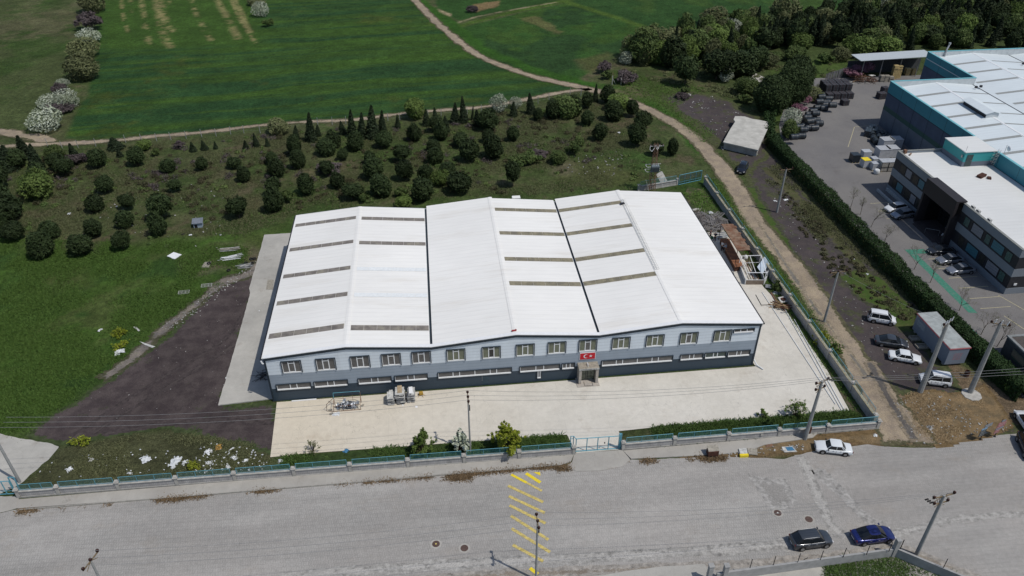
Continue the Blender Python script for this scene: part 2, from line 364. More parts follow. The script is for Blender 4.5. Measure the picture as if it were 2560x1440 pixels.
for q in (((180,1090),(300,1010),(430,930),(560,850),(640,740)),((230,1085),(350,1010),(480,930),(590,860)),((690,1060),(560,1050),(420,1060),(260,1085))): soft_sheet('wheel_ruts', band_poly(smoothline(pix(*q)), .55), .026, M['rut_cinder'], .2, .35, 2, 80+len(q))
lot = soft_sheet('gravel', pix((1700,240),(1790,235),(1850,290),(1900,330),(1960,400),(2010,470),(2075,560),(2150,660),(2230,760),(2290,830),(2400,960),(2490,1060),(2540,1060),(2600,1100),(2470,1085),(2380,1000),(2250,985),(2180,960),(2080,820),(1990,680),(1930,580),(1880,480),(1830,400),(1770,350),(1700,290)), .02, M['cinder_weedy'], .4, 1.6, 5, 15)
trk = smoothline(pix((1005,-40),(1060,25),(1110,72),(1200,140),(1330,190),(1450,218),(1540,240),(1600,265),(1680,305),(1740,350),(1790,405),(1840,470),(1885,550),(1960,640),(2020,720),(2085,820),(2160,930),(2210,1010),(2250,1070),(2275,1112)))
nT = len(trk); wT = [3.2+1.3*min(1, max(0, (i-nT*.3)/(nT*.3)))+3.0*max(0, (i-nT*.82)/(nT*.18)) for i in range(nT)]
dirt_track = soft_sheet('dirt_track', band_poly(trk, wT), .045, M['track'], .3, .7, 3, 19)
farm = smoothline(pix((1478,222),(1400,232),(1300,252),(1200,268),(1100,276),(1000,285),(880,300),(760,305),(640,315),(520,330),(400,340),(280,352),(180,358),(80,362),(-40,368),(-160,372)))
soft_sheet('farm_track', band_poly(farm, 2.3), .045, M['track'], .3, .75, 2.5, 23)
soft_sheet('farm_track', band_poly(smoothline(pix((130,358),(100,345),(60,338),(0,330),(-120,328))), 3.6), .035, M['track'], .35, 1.4, 3, 29)
M['verge'] = edge_mat('grass_verge', (.040,.075,.014), (.066,.080,.026), (.052,.055,.034), width=1.0, patch=.16)
M['verge_dry'] = edge_mat('weedy_verge', (.058,.068,.026), (.080,.074,.040), (.056,.05,.046), width=1.6, patch=.04)
soft_sheet('grass_verge', band_poly(smoothline(pix((1872,468),(1925,555),(1990,655),(2062,765),(2085,790))), 2.6), .034, M['verge'], .3, .9, 3, 61)
soft_sheet('grass_verge', pix((2085,690),(2150,665),(2250,730),(2325,800),(2300,835),(2250,832),(2180,770)), .034, M['verge'], .3, 1.0, 3, 62)
soft_sheet('grass_verge', band_poly(smoothline(pix((1905,415),(1985,490),(2080,590),(2170,680),(2260,770))), 3.2), .032, M['verge_dry'], .3, 1.2, 3, 63)
soft_sheet('grass_verge', band_poly(smoothline(pix((1775,445),(1822,500),(1890,600),(1960,700),(2040,810),(2110,915))), 2.2), .036, M['verge'], .3, .5, 3, 64)
# dark wheel ruts on the track
rut = [tuple(G(2172,905)[:2]), tuple(G(2215,985)[:2]), tuple(G(2262,1060)[:2]), tuple(G(2290,1105)[:2])]
soft_sheet('wheel_ruts', band_poly(smoothline(rut), 1.5), .06, edge_mat('rut_earth', (.085,.078,.074), (.11,.10,.09), (.2,.165,.12), width=.8, patch=.1), .25, .35, 2, 31)
soft_sheet('wheel_ruts', band_poly(smoothline(pix((1890,545),(1950,640),(2030,760),(2100,850),(2165,940))), .8), .06, edge_mat('rut_grey', (.14,.13,.115), (.17,.155,.13), (.24,.20,.145), width=.5, patch=.1), .25, .4, 2, 33)
soft_sheet('dry_grass_verge', pix((2120,900),(2200,1000),(2275,1110),(2160,1116),(2140,1105),(2030,1128),(1700,1150),(1720,1122),(2196,1078),(2190,1055),(2100,930)), .03, M['dry'], .3, .4, 2, 37)
soft_sheet('dry_grass_verge', pix((2262,985),(2330,975),(2400,985),(2460,960),(2500,1010),(2535,1070),(2475,1095),(2340,1118),(2290,1090),(2250,1020)), .04, M['dry'], .3, .5, 2, 39)

# ---- paving
def poly_obj(name, poly, z, mat, th=0.0, seg=0, amp=0.0, kind='structure'):
    pts = [Vector((*p, 0)) for p in poly]
    if seg:
        o = []
        for a, b in zip(pts, pts[1:]+pts[:1]):
            k = max(1, int((b-a).length/seg)); d = (b-a); nn = Vector((-d.y, d.x, 0)).normalized()
            for i in range(k):
                p = a+d*i/k; w = mnoise.noise(Vector((p.x*.8, p.y*.8, 3.3)))+.5*mnoise.noise(Vector((p.x*3, p.y*3, 1.3)))
                o.append(p+nn*w*amp)
        pts = o
    b = MB()
    if th: b.prism(pts, z-th, z)
    else: b.add([(p.x, p.y, z) for p in pts], [tuple(range(len(pts)))])
    o = b.build(name, mat); me = o.data
    for p in me.polygons: pass
    return tag(o, kind=kind) if kind else o
def conc_mat(name, a, b_, joint=(5.6, 4.8), jw=.012, tint=None, stains=.5):
    t = NT(name); c = t.mix(t.rng(t.noise(.16, 5), .35, .65, 0, 1), a, b_)
    if tint:   # cement batch changes from the yellowish west end to the whiter east end
        sx = t.n('SeparateXYZ'); t.l(t.P, sx.inputs[0]); c = t.mix(t.rng(sx.outputs[0], -20, 14, .75, 0), c, tint)
    c = t.mul(c, t.rng(t.noise(1.1, 6, rough=.7), .3, .7, .93, 1.07)); c = t.mul(c, t.rng(t.noise(14, 2), .3, .7, .94, 1.06))
    c = t.mix(t.rng(t.noise(.42, 7, src=t.mapv(loc=(3,9,1)), rough=.72), .57, .75, 0, stains), c, t.mix(1.0, c, (.66,.60,.55), 'MULTIPLY'))
    br = t.n('TexBrick', offset=0.0); br.inputs['Scale'].default_value = 1; br.inputs['Mortar Size'].default_value = jw
    br.inputs['Brick Width'].default_value = joint[0]; br.inputs['Row Height'].default_value = joint[1]; br.inputs['Mortar Smooth'].default_value = .3
    t.l(t.mapv(loc=(2.1,1.3,0)), br.inputs['Vector']); c = t.mul(c, t.rng(br.outputs['Fac'], 0, 1, 1, .8))
    vo = t.n('TexVoronoi', feature='DISTANCE_TO_EDGE'); vo.inputs['Scale'].default_value = .11
    mv = t.n('VectorMath', operation='ADD'); t.l(t.P, mv.inputs[0]); nz = t.n('TexNoise'); nz.inputs['Scale'].default_value = .5; t.l(t.P, nz.inputs['Vector'])
    sc_ = t.n('VectorMath', operation='SCALE'); sc_.inputs['Scale'].default_value = 4; t.l(nz.outputs['Color'], sc_.inputs[0]); t.l(sc_.outputs[0], mv.inputs[1])
    t.l(mv.outputs[0], vo.inputs['Vector']); c = t.mul(c, t.rng(vo.outputs['Distance'], 0, .0032, .78, 1))
    return t.out(c, .85, t.bump(t.noise(20, 3), .15, .02), 0, .25)
M['yard_conc'] = conc_mat('yard_concrete', (.58,.555,.50), (.52,.495,.44), tint=(.58,.51,.395))
M['apron_conc'] = conc_mat('apron_concrete', (.42,.405,.37), (.33,.32,.295), joint=(7, 5.5), stains=.8)
M['walk_conc'] = conc_mat('pavement_concrete', (.37,.355,.325), (.31,.295,.27), joint=(3.2, 9), stains=.8)
poly_obj('concrete_apron', [(-30.0,78.6),(-22.6,79.1),(-22.6,122.8),(-26.2,123.0),(-30.6,122.9),(-30.5,105.9),(-30.1,104.5),(-30.0,96)], .16, M['apron_conc'], .2, .35, .07)
poly_obj('concrete_yard', [(-21.9,68.55),(-18,68.7),(14.6,68.25),(15.2,65.05),(21.2,65.0),(21.2,68.1),(25.4,68.25),(51.9,68.2),(52.6,76.5),(52.6,90),(51.6,97.2),(51.3,118),(43,118),(43,78.3),(-22.45,78.4)], .05, M['yard_conc'])
poly_obj('side_apron', [(42.5,118.02),(51.2,118.02),(49.5,124),(42.5,122.5)], .05, M['apron_conc'], 0, .5, .2)
soft_sheet('side_verge', [(52.0,66.5),(53.6,65.2),(53.6,131),(50,133),(45,122),(51.4,118),(51.5,97)], .03, edge_mat('verge_earth', (.075,.07,.045), (.11,.09,.06), (.03,.052,.015), width=.3, patch=-.05), .3, .3, 2, 41)
# pavement, driveways and the paved road
t = NT('road_pavers')
br = t.n('TexBrick', offset=.5); br.inputs['Scale'].default_value = 1; br.inputs['Mortar Size'].default_value = .045; br.inputs['Mortar Smooth'].default_value = .4
br.inputs['Brick Width'].default_value = .26; br.inputs['Row Height'].default_value = .52
br.inputs['Color1'].default_value = (.318,.308,.290,1); br.inputs['Color2'].default_value = (.298,.288,.272,1); br.inputs['Mortar'].default_value = (.258,.25,.238,1)
t.l(t.mapv(rot=(0,0,.03)), br.inputs['Vector'])
c = t.mix(t.rng(t.noise(.075, 5, rough=.6), .38, .62, 0, .55), br.outputs['Color'], (.31,.29,.27))
c = t.mix(t.rng(t.noise(.22, 6, src=t.mapv(scale=(.35,1,1)), rough=.65), .5, .7, 0, .5), c, (.385,.368,.345))
c = t.mul(c, t.rng(t.noise(.11, 5, src=t.mapv(loc=(0,40,0), scale=(.25,1.6,1)), rough=.6), .36, .64, .86, 1.1))
c = t.mix(t.rng(t.noise(.3, 6, src=t.mapv(loc=(12,5,0), scale=(.5,1,1)), rough=.7), .56, .74, 0, .4), c, (.25,.215,.175))
c = t.mul(c, t.rng(t.noise(7, 3, rough=.8), .3, .7, .84, 1.16)); c = t.mul(c, t.rng(t.noise(1.4, 6, rough=.75), .3, .7, .9, 1.1))
M['road'] = t.out(c, .9, t.bump(br.outputs['Fac'], .25, -.01), 0, .2)
road_top = pix((-160,1300),(0,1283))+[(-49.2,63.72),(-32.2,63.38),(-10.87,63.35),(2.3,63.35),(12.9,63.2),(14.6,62.3),(19.8,62.4),(21.2,63.2),(32.5,62.5)]+pix((1960,1148),(2035,1128),(2170,1112),(2240,1119),(2330,1121),(2420,1098),(2500,1088),(2620,1075),(2620,1010),(2900,900))
poly_obj('road', road_top+[(140,60),(140,20),(-90,20),(-90,62)], .035, M['road'], 0, .5, .10)
b = MB()
def walk(pts_top, pts_bot, z=.15):
    b.prism(pts_bot+pts_top[::-1], -.05, z)
walk([(-49.6,65.1),(-30,65.1),(0,65.0),(14.85,64.8)], [(-49.2,63.75),(-32.2,63.42),(-10.87,63.4),(2.3,63.4),(12.9,63.25),(14.3,63.7)])
walk([(20.95,64.7),(37,64.75),(46,64.9)], [(21.6,63.3),(32.5,62.75),(36.5,63.0),(38.5,63.7),(45,64.2)])
tag(b.build('pavement', M['walk_conc']), kind='structure')
poly_obj('driveway', [(14.95,65.0),(14.4,63.6),(13.3,62.9),(14.6,62.15),(17.5,61.9),(20.2,62.2),(21.5,63.2),(20.9,64.9)], .10, M['walk_conc'], .1, .4, .05)
poly_obj('driveway', pix((-60,1240),(46,1243),(50,1270),(0,1283),(-70,1292)), .07, M['walk_conc'], 0, .4, .1)
poly_obj('concrete_yard', [p for p in pix((-200,1060),(0,1086),(60,1096),(125,1108),(150,1118),(120,1150),(60,1203),(45,1215),(0,1235),(-120,1240))], .05, M['apron_conc'], 0, .4, .18)
# kerb stones and repair strips in the road
M['kerb'] = simple('kerb_stone', (.27,.26,.235), .9, 0, .2, 2)
b = MB()
for x in np.arange(-48.9, 12.6, .98): b.box(x, x+.95, 63.24+.012*max(0, -(x+10))*.5, 63.36+.012*max(0, -(x+10))*.5, 0, .165)
tag(b.build('kerb', M['kerb']), kind='structure')
M['patch_dark'] = edge_mat('darker_pavers', (.25,.24,.225), (.27,.26,.245), (.295,.285,.27), width=1.5, patch=.2)
M['mud'] = edge_mat('road_mud', (.20,.17,.14), (.26,.235,.20), (.28,.26,.235), width=.7, patch=.05)
M['patch_lite'] = edge_mat('pale_repair', (.375,.362,.34), (.335,.323,.305), (.30,.29,.272), width=.6, patch=.1)
soft_sheet('repair_strip', band_poly(pix((2000,1140),(2040,1230),(2075,1310),(2110,1345)), 1.1), .043, M['patch_lite'], .2, .25, 1.2, 43)
soft_sheet('darker_paving', pix((1870,1190),(1960,1200),(2000,1260),(1930,1280),(1900,1240)), .043, M['patch_dark'], .25, .6, 2, 47)
soft_sheet('darker_paving', band_poly(pix((2040,1175),(2110,1240),(2170,1300),(2220,1320)), 1.3), .043, M['patch_dark'], .25, .5, 2, 48)
soft_sheet('pale_strip', band_poly(pix((700,1445),(1000,1420),(1240,1405),(1500,1395),(1800,1375),(2000,1358)), 1.0), .043, M['patch_lite'], .12, .5, 1.5, 49)
soft_sheet('mud_strip', pix((860,1460),(1280,1425),(1500,1418),(1760,1408),(2060,1388),(2240,1360),(2290,1375),(2460,1445),(2240,1400),(2060,1402),(1480,1440)), .044, M['mud'], .1, .3, 1.5, 53)
soft_sheet('pale_repair', band_poly(pix((2225,1335),(2300,1320),(2370,1300),(2560,1285)), .7), .043, M['patch_lite'], .2, .35, 1.5, 55)
# yellow hatching
M['yellow'] = simple('faded_yellow', (.50,.40,.13), .8, 0, .3, 4, col2=(.34,.31,.24), c2t=(.55,.7)); M['yellow_new'] = simple('fresh_yellow', (.70,.55,.03), .7, 0, .12, 4, col2=(.5,.42,.1), c2t=(.6,.75))
b = MB(); b2 = MB()
def stripe(bb, a, c_, w=.34):
    p = G(*a); q = G(*c_); d = (q-p).normalized(); n = Vector((-d.y, d.x, 0))*w/2
    bb.add([(v.x, v.y, .056) for v in (p-n, q-n, q+n, p+n)], [(0,1,2,3)])
stripe(b2, (1278,1187),(1316,1207)); stripe(b, (1316,1207),(1355,1228), .30)
stripe(b2, (1315,1184),(1351,1207), .42); b2.add([(*G(x,y)[:2], .056) for x, y in ((1333,1181),(1350,1181),(1351,1190))], [(0,2,1)])
for a, c_ in (((1270,1215),(1358,1256)),((1272,1241),(1362,1283)),((1274,1264),(1364,1309)),((1277,1290),(1371,1350)),((1279,1322),(1375,1381)),((1282,1363),(1358,1404))): stripe(b, a, c_, .36)
stripe(b2, (1325,1421),(1345,1436), .4)
tag(b.build('road_markings', M['yellow']), kind='structure'); tag(b2.build('road_markings', M['yellow_new']), kind='structure')
# factory yard paving
t = NT('yard_pavers'); c = t.mix(t.rng(t.noise(.1, 5), .4, .6, 0, 1), (.155,.150,.150), (.185,.178,.172))
c = t.mul(c, t.rng(t.noise(4, 5, rough=.8), .3, .7, .85, 1.15)); c = t.mix(t.rng(t.noise(.3, 6, src=t.mapv(loc=(5,5,5)), rough=.7), .56, .72, 0, .6), c, (.11,.10,.095))
sx = t.n('SeparateXYZ'); t.l(t.P, sx.inputs[0]); br = t.n('TexBrick', offset=.5); br.inputs['Brick Width'].default_value = .4; br.inputs['Row Height'].default_value = .2; br.inputs['Scale'].default_value = 1; br.inputs['Mortar Size'].default_value = .02
t.l(t.P, br.inputs['Vector']); c = t.mul(c, t.rng(br.outputs['Fac'], 0, 1, 1, .85))
M['pavers_grey'] = t.out(c, .9, None, 0, .2)
poly_obj('paved_yard', [(76.0,62),(75.9,100),(75.7,125),(75.6,140),(76.6,150),(80.5,161),(87,173),(93,182),(100.5,190.5),(135,189.5),(300,189),(300,40),(110,40),(88,52)], .03, M['pavers_grey'])
# green walkway + parking lines
M['green_paint'] = simple('green_paint', (.045,.185,.13), .8, 0, .2, 3, col2=(.12,.19,.16), c2t=(.5,.7))
b = MB(); b.add([(x, y, .042) for x, y in ((80.2,86.9),(81.5,86.6),(81.5,103.9),(83.6,103.8),(83.6,105.2),(80.2,105.4))], [(0,1,2,3,4,5)])
b.box(77.3,78.3,68.5,84.5,.032,.042)
tag(b.build('walkway_marking', M['green_paint']), kind='structure')
b = MB()
for y in (87.6, 90.3, 93.2, 96.1, 99, 102, 116, 119, 122): b.box(82.6, 87.6, y, y+.1, .034, .042)
b.box(93.2,93.3,150.6,150.7,.03,.04)
for a, c_ in (((2136,318),(2120,368)),((2136,318),(2200,312)),((2495,738),(2560,775)),((2510,790),(2570,830))):
    p = G(*a); q = G(*c_); d = (q-p).normalized(); n = Vector((-d.y, d.x, 0))*.06; b.add([(v.x,v.y,.042) for v in (p-n,q-n,q+n,p+n)], [(0,1,2,3)])
tag(b.build('parking_lines', simple('pale_line', (.42,.38,.24), .8)), kind='structure')
# ================================================================ WHITE WAREHOUSE
WX = [-22.95, -12.53, -1.68, 9.31, 20.42, 31.55, 42.69]   # eave, ridge, valley, ridge, valley, ridge, eave
WZ = [7.41, 8.36, 7.36, 8.40, 7.36, 8.42, 7.41]
WY0, WY1 = 78.65, 116.46
def panel_mat(name, col, rough=.5, seam=.5, var=.05, seamdark=.72):
    t = NT(name); sx = t.n('SeparateXYZ'); t.l(t.P, sx.inputs[0])
    def fr(sock, per):
        d = t.n('Math', operation='DIVIDE'); t.l(sock, d.inputs[0]); d.inputs[1].default_value = per
        f = t.n('Math', operation='FRACT'); t.l(d.outputs[0], f.inputs[0]); return f.outputs[0]
    c = t.mul(col, t.rng(t.noise(.7, 5, src=t.mapv(scale=(1,1,.25))), .3, .7, 1-var, 1+var))
    f = fr(sx.outputs[2], seam); c = t.mul(c, t.rng(f, .03, .10, seamdark, 1)); c = t.mix(t.rng(t.noise(.5, 6, src=t.mapv(scale=(1.6,1,.25), loc=(3,3,0)), rough=.7), .58, .78, 0, .14), c, (.12,.115,.11))
    return t.out(c, rough, t.bump(t.rng(f, 0, .05, 0, 1), .3, .02), 0, .35)
def roof_mat(name, col, rib=.333, axis=1, rough=.42, stain=.34, dirt=(.48,.42,.33)):
    t = NT(name); sx = t.n('SeparateXYZ'); t.l(t.P, sx.inputs[0])
    def fr(per):
        d = t.n('Math', operation='DIVIDE'); t.l(sx.outputs[axis], d.inputs[0]); d.inputs[1].default_value = per
        f = t.n('Math', operation='FRACT'); t.l(d.outputs[0], f.inputs[0]); return f.outputs[0]
    c = t.mul(col, t.rng(t.noise(.05, 4), .3, .7, .95, 1.05))
    f1 = fr(1.0); f3 = fr(rib); s = (.12,1,1) if axis == 1 else (1,.12,1)
    c = t.mul(c, t.rng(f1, .02, .12, .90, 1)); c = t.mul(c, t.rng(f3, .0, .25, .96, 1))
    c = t.mul(c, t.rng(t.noise(1.6, 5, src=t.mapv(scale=s), rough=.7), .3, .7, .96, 1.03))
    c = t.mix(t.rng(t.noise(.35, 7, src=t.mapv(loc=(4,2,0), scale=s), rough=.72), .54, .74, 0, stain), c, dirt)
    return t.out(c, rough, t.bump(t.rng(f3, 0, .25, 0, 1), .12, .03), 0, .4)
M['roof_white'] = roof_mat('white_sheet_roof', (.775,.765,.735))
M['light_panel'] = panel_mat('pale_blue_panel', (.66,.725,.785), seam=.5, seamdark=.62)
M['mid_panel'] = panel_mat('mid_grey_panel', (.285,.335,.395), seam=.5)
M['dark_panel'] = panel_mat('dark_slate_panel', (.034,.054,.076), seam=.5, seamdark=.8)
M['fascia'] = simple('slate_trim', (.022,.033,.045), .55)
M['skylight'] = simple('dirty_skylight', (.185,.165,.145), .5, 0, .3, 1.2, .1, 8, .4, (.26,.24,.19))
M['skylight_y'] = simple('yellowed_skylight', (.225,.20,.135), .5, 0, .3, 1.2, .1, 8, .4, (.16,.145,.11))
M['skylight_pale'] = simple('pale_skylight', (.70,.725,.73), .45, 0, .08)
M['plain_side'] = panel_mat('side_wall_panel', (.34,.37,.40), seam=.6)
def roof_z(x):
    for a, b, za, zb in zip(WX[:-1], WX[1:], WZ[:-1], WZ[1:]):
        if a <= x <= b: return za+(zb-za)*(x-a)/(b-a)
    return WZ[0]
wh = empty('warehouse', (9.87, WY0, 0), 0, 'long white warehouse with a folded three-ridge metal roof and a grey banded front', 'warehouse')
def roofline(x0, x1, dz):
    xs_ = [x0]+[x for x in WX if x0 < x < x1]+[x1]; return [(x, roof_z(x)+dz) for x in xs_]
b = MB()
b.cm = 0; b.xprism([(WX[0],0),(WX[6],0),(WX[6],2.16),(WX[0],2.16)], WY0, WY0+.3)
b.cm = 1; b.xprism([(WX[0],2.16),(WX[6],2.16),(WX[6],4.5),(WX[0],4.5)], WY0, WY0+.3)
b.cm = 2
for xa, xb in zip(WX[:-1], WX[1:]):
    b.xprism([(xa,4.5),(xb,4.5),(xb,roof_z(xb)-.1),(xa,roof_z(xa)-.1)], WY0, WY0+.3)
b.build('facade', [M['dark_panel'], M['mid_panel'], M['light_panel']], wh)
b = MB()
b.yprism([(WY0+.3,0),(WY1,0),(WY1,7.25),(WY0+.3,7.25)], WX[0], WX[0]+.25); b.yprism([(WY0+.3,0),(WY1,0),(WY1,7.25),(WY0+.3,7.25)], WX[6]-.25, WX[6])
for xa, xb in zip(WX[:-1], WX[1:]):
    xa2, xb2 = (xa+.25 if xa == WX[0] else xa), (xb-.25 if xb == WX[6] else xb)
    b.xprism([(xa2,0),(xb2,0),(xb2,roof_z(xb2)-.15),(xa2,roof_z(xa2)-.15)], WY1-.25, WY1)
b.build('wall', M['plain_side'], wh)
# roof sheets, one per slope
backs = [WY1-.35, WY1-.35, WY1+.5, WY1+.15, WY1+.55, WY1+.4]
for i in range(6):
    xa, xb, za, zb = WX[i], WX[i+1], WZ[i], WZ[i+1]
    if i == 0: xa -= .22; za -= .02
    if i == 5: xb += .22; zb -= .02
    g = .16
    if i in (1, 3): xb -= g
    if i in (2, 4): xa += g
    bb = MB(); bb.xprism([(xa,za-.12),(xb,zb-.12),(xb,zb),(xa,za)], WY0-.02, backs[i]); bb.build('roof_slope', M['roof_white'], wh)
for x in (WX[2], WX[4]): b = MB(); b.box(x-.16, x+.16, WY0+.5, WY1-.1, WZ[2]-.35, WZ[2]-.22); b.build('valley_gutter', M['fascia'], wh)
b = MB(); b.box(WX[6]+.22, WX[6]+.42, WY0-.05, WY1+.2, 7.18, 7.36); b.build('side_gutter', M['dark_metal'], wh)
b = MB(); b.box(WX[0]-.42, WX[0]-.22, WY0-.05, WY1-.3, 7.2, 7.34); b.build('side_gutter', M['dark_metal'], wh)
# skylight strips on the slopes
def strip_sky(i, x0, x1, y0, wd, mt):
    z = lambda x: WZ[i]+(WZ[i+1]-WZ[i])*(x-WX[i])/(WX[i+1]-WX[i])+.025
    bb = MB(); n = 6
    for k in range(n):
        u0 = x0+(x1-x0)*k/n; u1 = x0+(x1-x0)*(k+1)/n-.03
        bb.add([(u0,y0,z(u0)),(u1,y0,z(u1)),(u1,y0+wd,z(u1)),(u0,y0+wd,z(u0))], [(0,1,2,3)])
    bb.build('skylight_strip', mt, wh)
yy = lambda px, py, z: G(px, py, z).y
for (px, py), (qx, qy), w in (((740,565),(895,543),1.0),((724,626),(885,603),1.0),((710,694),(877,667),1.0),((692,760),(868,734),1.0),((673,842),(860,816),1.1)):
    y = (yy(px, py, 7.4)+yy(qx, qy, 8.3))/2-.5; strip_sky(0, WX[0]+.1, WX[1]-.45, y, w, M['skylight'])
for px, py, w, mt in ((905,545,1.0,'skylight'),(898,606,1.0,'skylight'),(890,671,.95,'skylight_pale'),(884,736,.95,'skylight_pale'),(878,819,1.1,'skylight')):
    y = yy(px, py, 8.3)-.6; strip_sky(1, WX[1]+.45, WX[2]-.2, y, w, M[mt])
for a, c_ in (((1238,524),(1545,509)),((1250,583),(1575,567)),((1262,648),(1605,628)),((1274,709),(1635,688))):
    y = yy(a[0], a[1], 8.3)-.5; strip_sky(3, WX[3]+.5, WX[4]-.2, y, 1.05, M['skylight_y'])
    strip_sky(4, WX[4]+.2, WX[5]-.35, y+.05, 1.05, M['skylight_y'])
# ridge caps and the caged walkways along two ridges
for i in (1, 3, 5):
    x, z = WX[i], WZ[i]; bb = MB(); s = (WZ[i]-WZ[i-1])/(WX[i]-WX[i-1])
    bb.xprism([(x-.35,z-.35*s+.015),(x,z+.015),(x+.35,z-.35*s+.015),(x+.35,z-.35*s+.05),(x,z+.06),(x-.35,z-.35*s+.05)], WY0-.03, backs[i-1])
    bb.build('ridge_cap', M['roof_white'], wh)
M['old_mesh'] = simple('weathered_mesh', (.56,.57,.56), .6, .1, .2, 3)
for i, ya, yb in ((5, 91.5, 113.5),):
    x, z = WX[i]+(.1 if i == 5 else 0), WZ[i]+.10; bb = MB()
    for dx in (-.32, 0, .32): bb.box(x+dx-.02, x+dx+.02, ya, yb, z, z+.03)
    for y in np.arange(ya, yb, .45 if i == 5 else .9):
        if i == 5 and 109 < y < 111: continue
        bb.box(x-.34, x+.34, y, y+.045, z+.031, z+.055)
    bb.build('ridge_walkway', M['old_mesh'], wh)
bb = MB(); bb.rbox((WX[5]-.35, 111.9, 8.55), (.7,.45,.2), .2); bb.build('roof_hatch', M['dark_metal'], wh)
bb = MB(); bb.rbox((WX[3]-.15, WY0+.7, 8.50), (.62,.26,.1), .05); bb.rbox((WX[3]+.1, WY0+.75, 8.58), (.2,.18,.08), .3); bb.build('loose_roof_tile', simple('red_tile', (.26,.035,.04), .7), wh)
for px, py in ((1290,495),(1320,497),(1345,500)):
    bb = MB(); p = G(px, py, 7.6); bb.box(p.x-.7, p.x+.7, WY1+.56, WY1+1.5, 6.9, 7.9); bb.build('rear_cabin', M['roof_white'], wh); break
# front: white cap, dark fascia, corner trims
def along(x0, x1, lo, hi, y0, y1, name, mt):
    bb = MB(); pts = roofline(x0, x1, 0)
    for (xa, za), (xb, zb) in zip(pts[:-1], pts[1:]): bb.xprism([(xa,za+lo),(xb,zb+lo),(xb,zb+hi),(xa,za+hi)], y0, y1)
    bb.build(name, mt, wh)
along(WX[0]-.12, WX[6]+.12, -.40, -.02, WY0-.16, WY0-.003, 'fascia_band', M['fascia']) if False else None
WXs = WX[:]; WX[0] -= 0;
along(WX[0], WX[6], -.42, -.04, WY0-.14, WY0-.003, 'fascia_band', M['fascia'])
along(WX[0], WX[6], .0, .09, WY0-.18, WY0+.42, 'verge_flashing', M['white_paint'])
for xq in (WX[0]-.03, WX[6]-.2): bb = MB(); bb.box(xq, xq+.23, WY0-.05, WY0-.003, 0, 6.95); bb.build('corner_trim', M['fascia'], wh)
bb = MB(); bb.path([(WX[0]-.28,WY0-.2,7.1),(WX[0]-.2,WY0-.22,6.75),(WX[0]-.1,WY0-.16,6.6)], .1, 8); bb.build('downpipe', M['white_plastic'], wh); bb = MB(); bb.path([(WX[6]+.3,WY0+.3,7.1),(WX[6]+.1,WY0+.2,6.6),(WX[6]+.1,WY0+.2,1.0),(WX[6]+.5,WY0-.3,.25),(WX[6]+1.1,WY0-1.2,.15)], .09, 8); bb.build('downpipe', M['white_plastic'], wh)
# upper windows
M['blind'] = simple('green_grey_blind', (.165,.175,.125), .5, 0, .15, 2); M['blind_brown'] = simple('brown_grey_blind', (.125,.12,.115), .5, 0, .2, 2)
M['frame_white'] = simple('frame_white', (.74,.75,.76), .4, 0, .05)
def upper_window(pxc, k):
    x = FX(pxc, 905-.0675*(pxc-727), WY0).x; w = 2.35 if k < 5 else 2.3; z0, z1 = 4.82, 6.62
    if x > 38: pass
    bb = MB(); y = WY0
    # slate surround standing proud
    for q in ((x-w/2-.10,x-w/2,z0-.1,z1+.08),(x+w/2,x+w/2+.10,z0-.1,z1+.08),(x-w/2,x+w/2,z1,z1+.08)): bb.box(q[0],q[1],y-.16,y-.002,q[2],q[3])
    wn = bb.build('window', M['fascia'], wh)
    bb = MB(); bb.box(x-w/2, x+w/2, y-.10, y-.003, z0-.08, z0+.05)
    for a in (x-w/2, x-w/2+.74, x+w/2-.86, x+w/2-.07): bb.box(a, a+(.07 if a in (x-w/2, x+w/2-.07) else .12), y-.075, y-.003, z0+.05, z1)
    bb.box(x-w/2+.86, x+w/2-.86, y-.07, y-.003, z1-.38, z1-.28); bb.box(x-w/2+.86, x+w/2-.86, y-.07, y-.003, z0+.05, z0+.12)
    bb.build('frame', M['frame_white'], wn)
    bb = MB(); bb.cm = 0; bb.box(x-w/2+.07, x-w/2+.74, y-.03, y-.002, z0+.05, z1); bb.box(x+w/2-.74, x+w/2-.07, y-.03, y-.002, z0+.05, z1)
    bb.cm = 1; bb.box(x-w/2+.86, x+w/2-.86, y-.03, y-.002, z0+.12, z1-.38); bb.box(x-w/2+.86, x+w/2-.86, y-.03, y-.002, z1-.28, z1)
    mm = M['blind_brown'] if k < 5 else M['blind']
    bb.build('pane', [mm, M['glass_dark'] if k in (6,) else M['blind_brown'] if k in (9, 12) else mm], wn)
for k, p in enumerate((727,813,899,977,1052.5,1139.5,1228,1313,1392.5,1470,1553,1638,1723,1807)): upper_window(p, k)
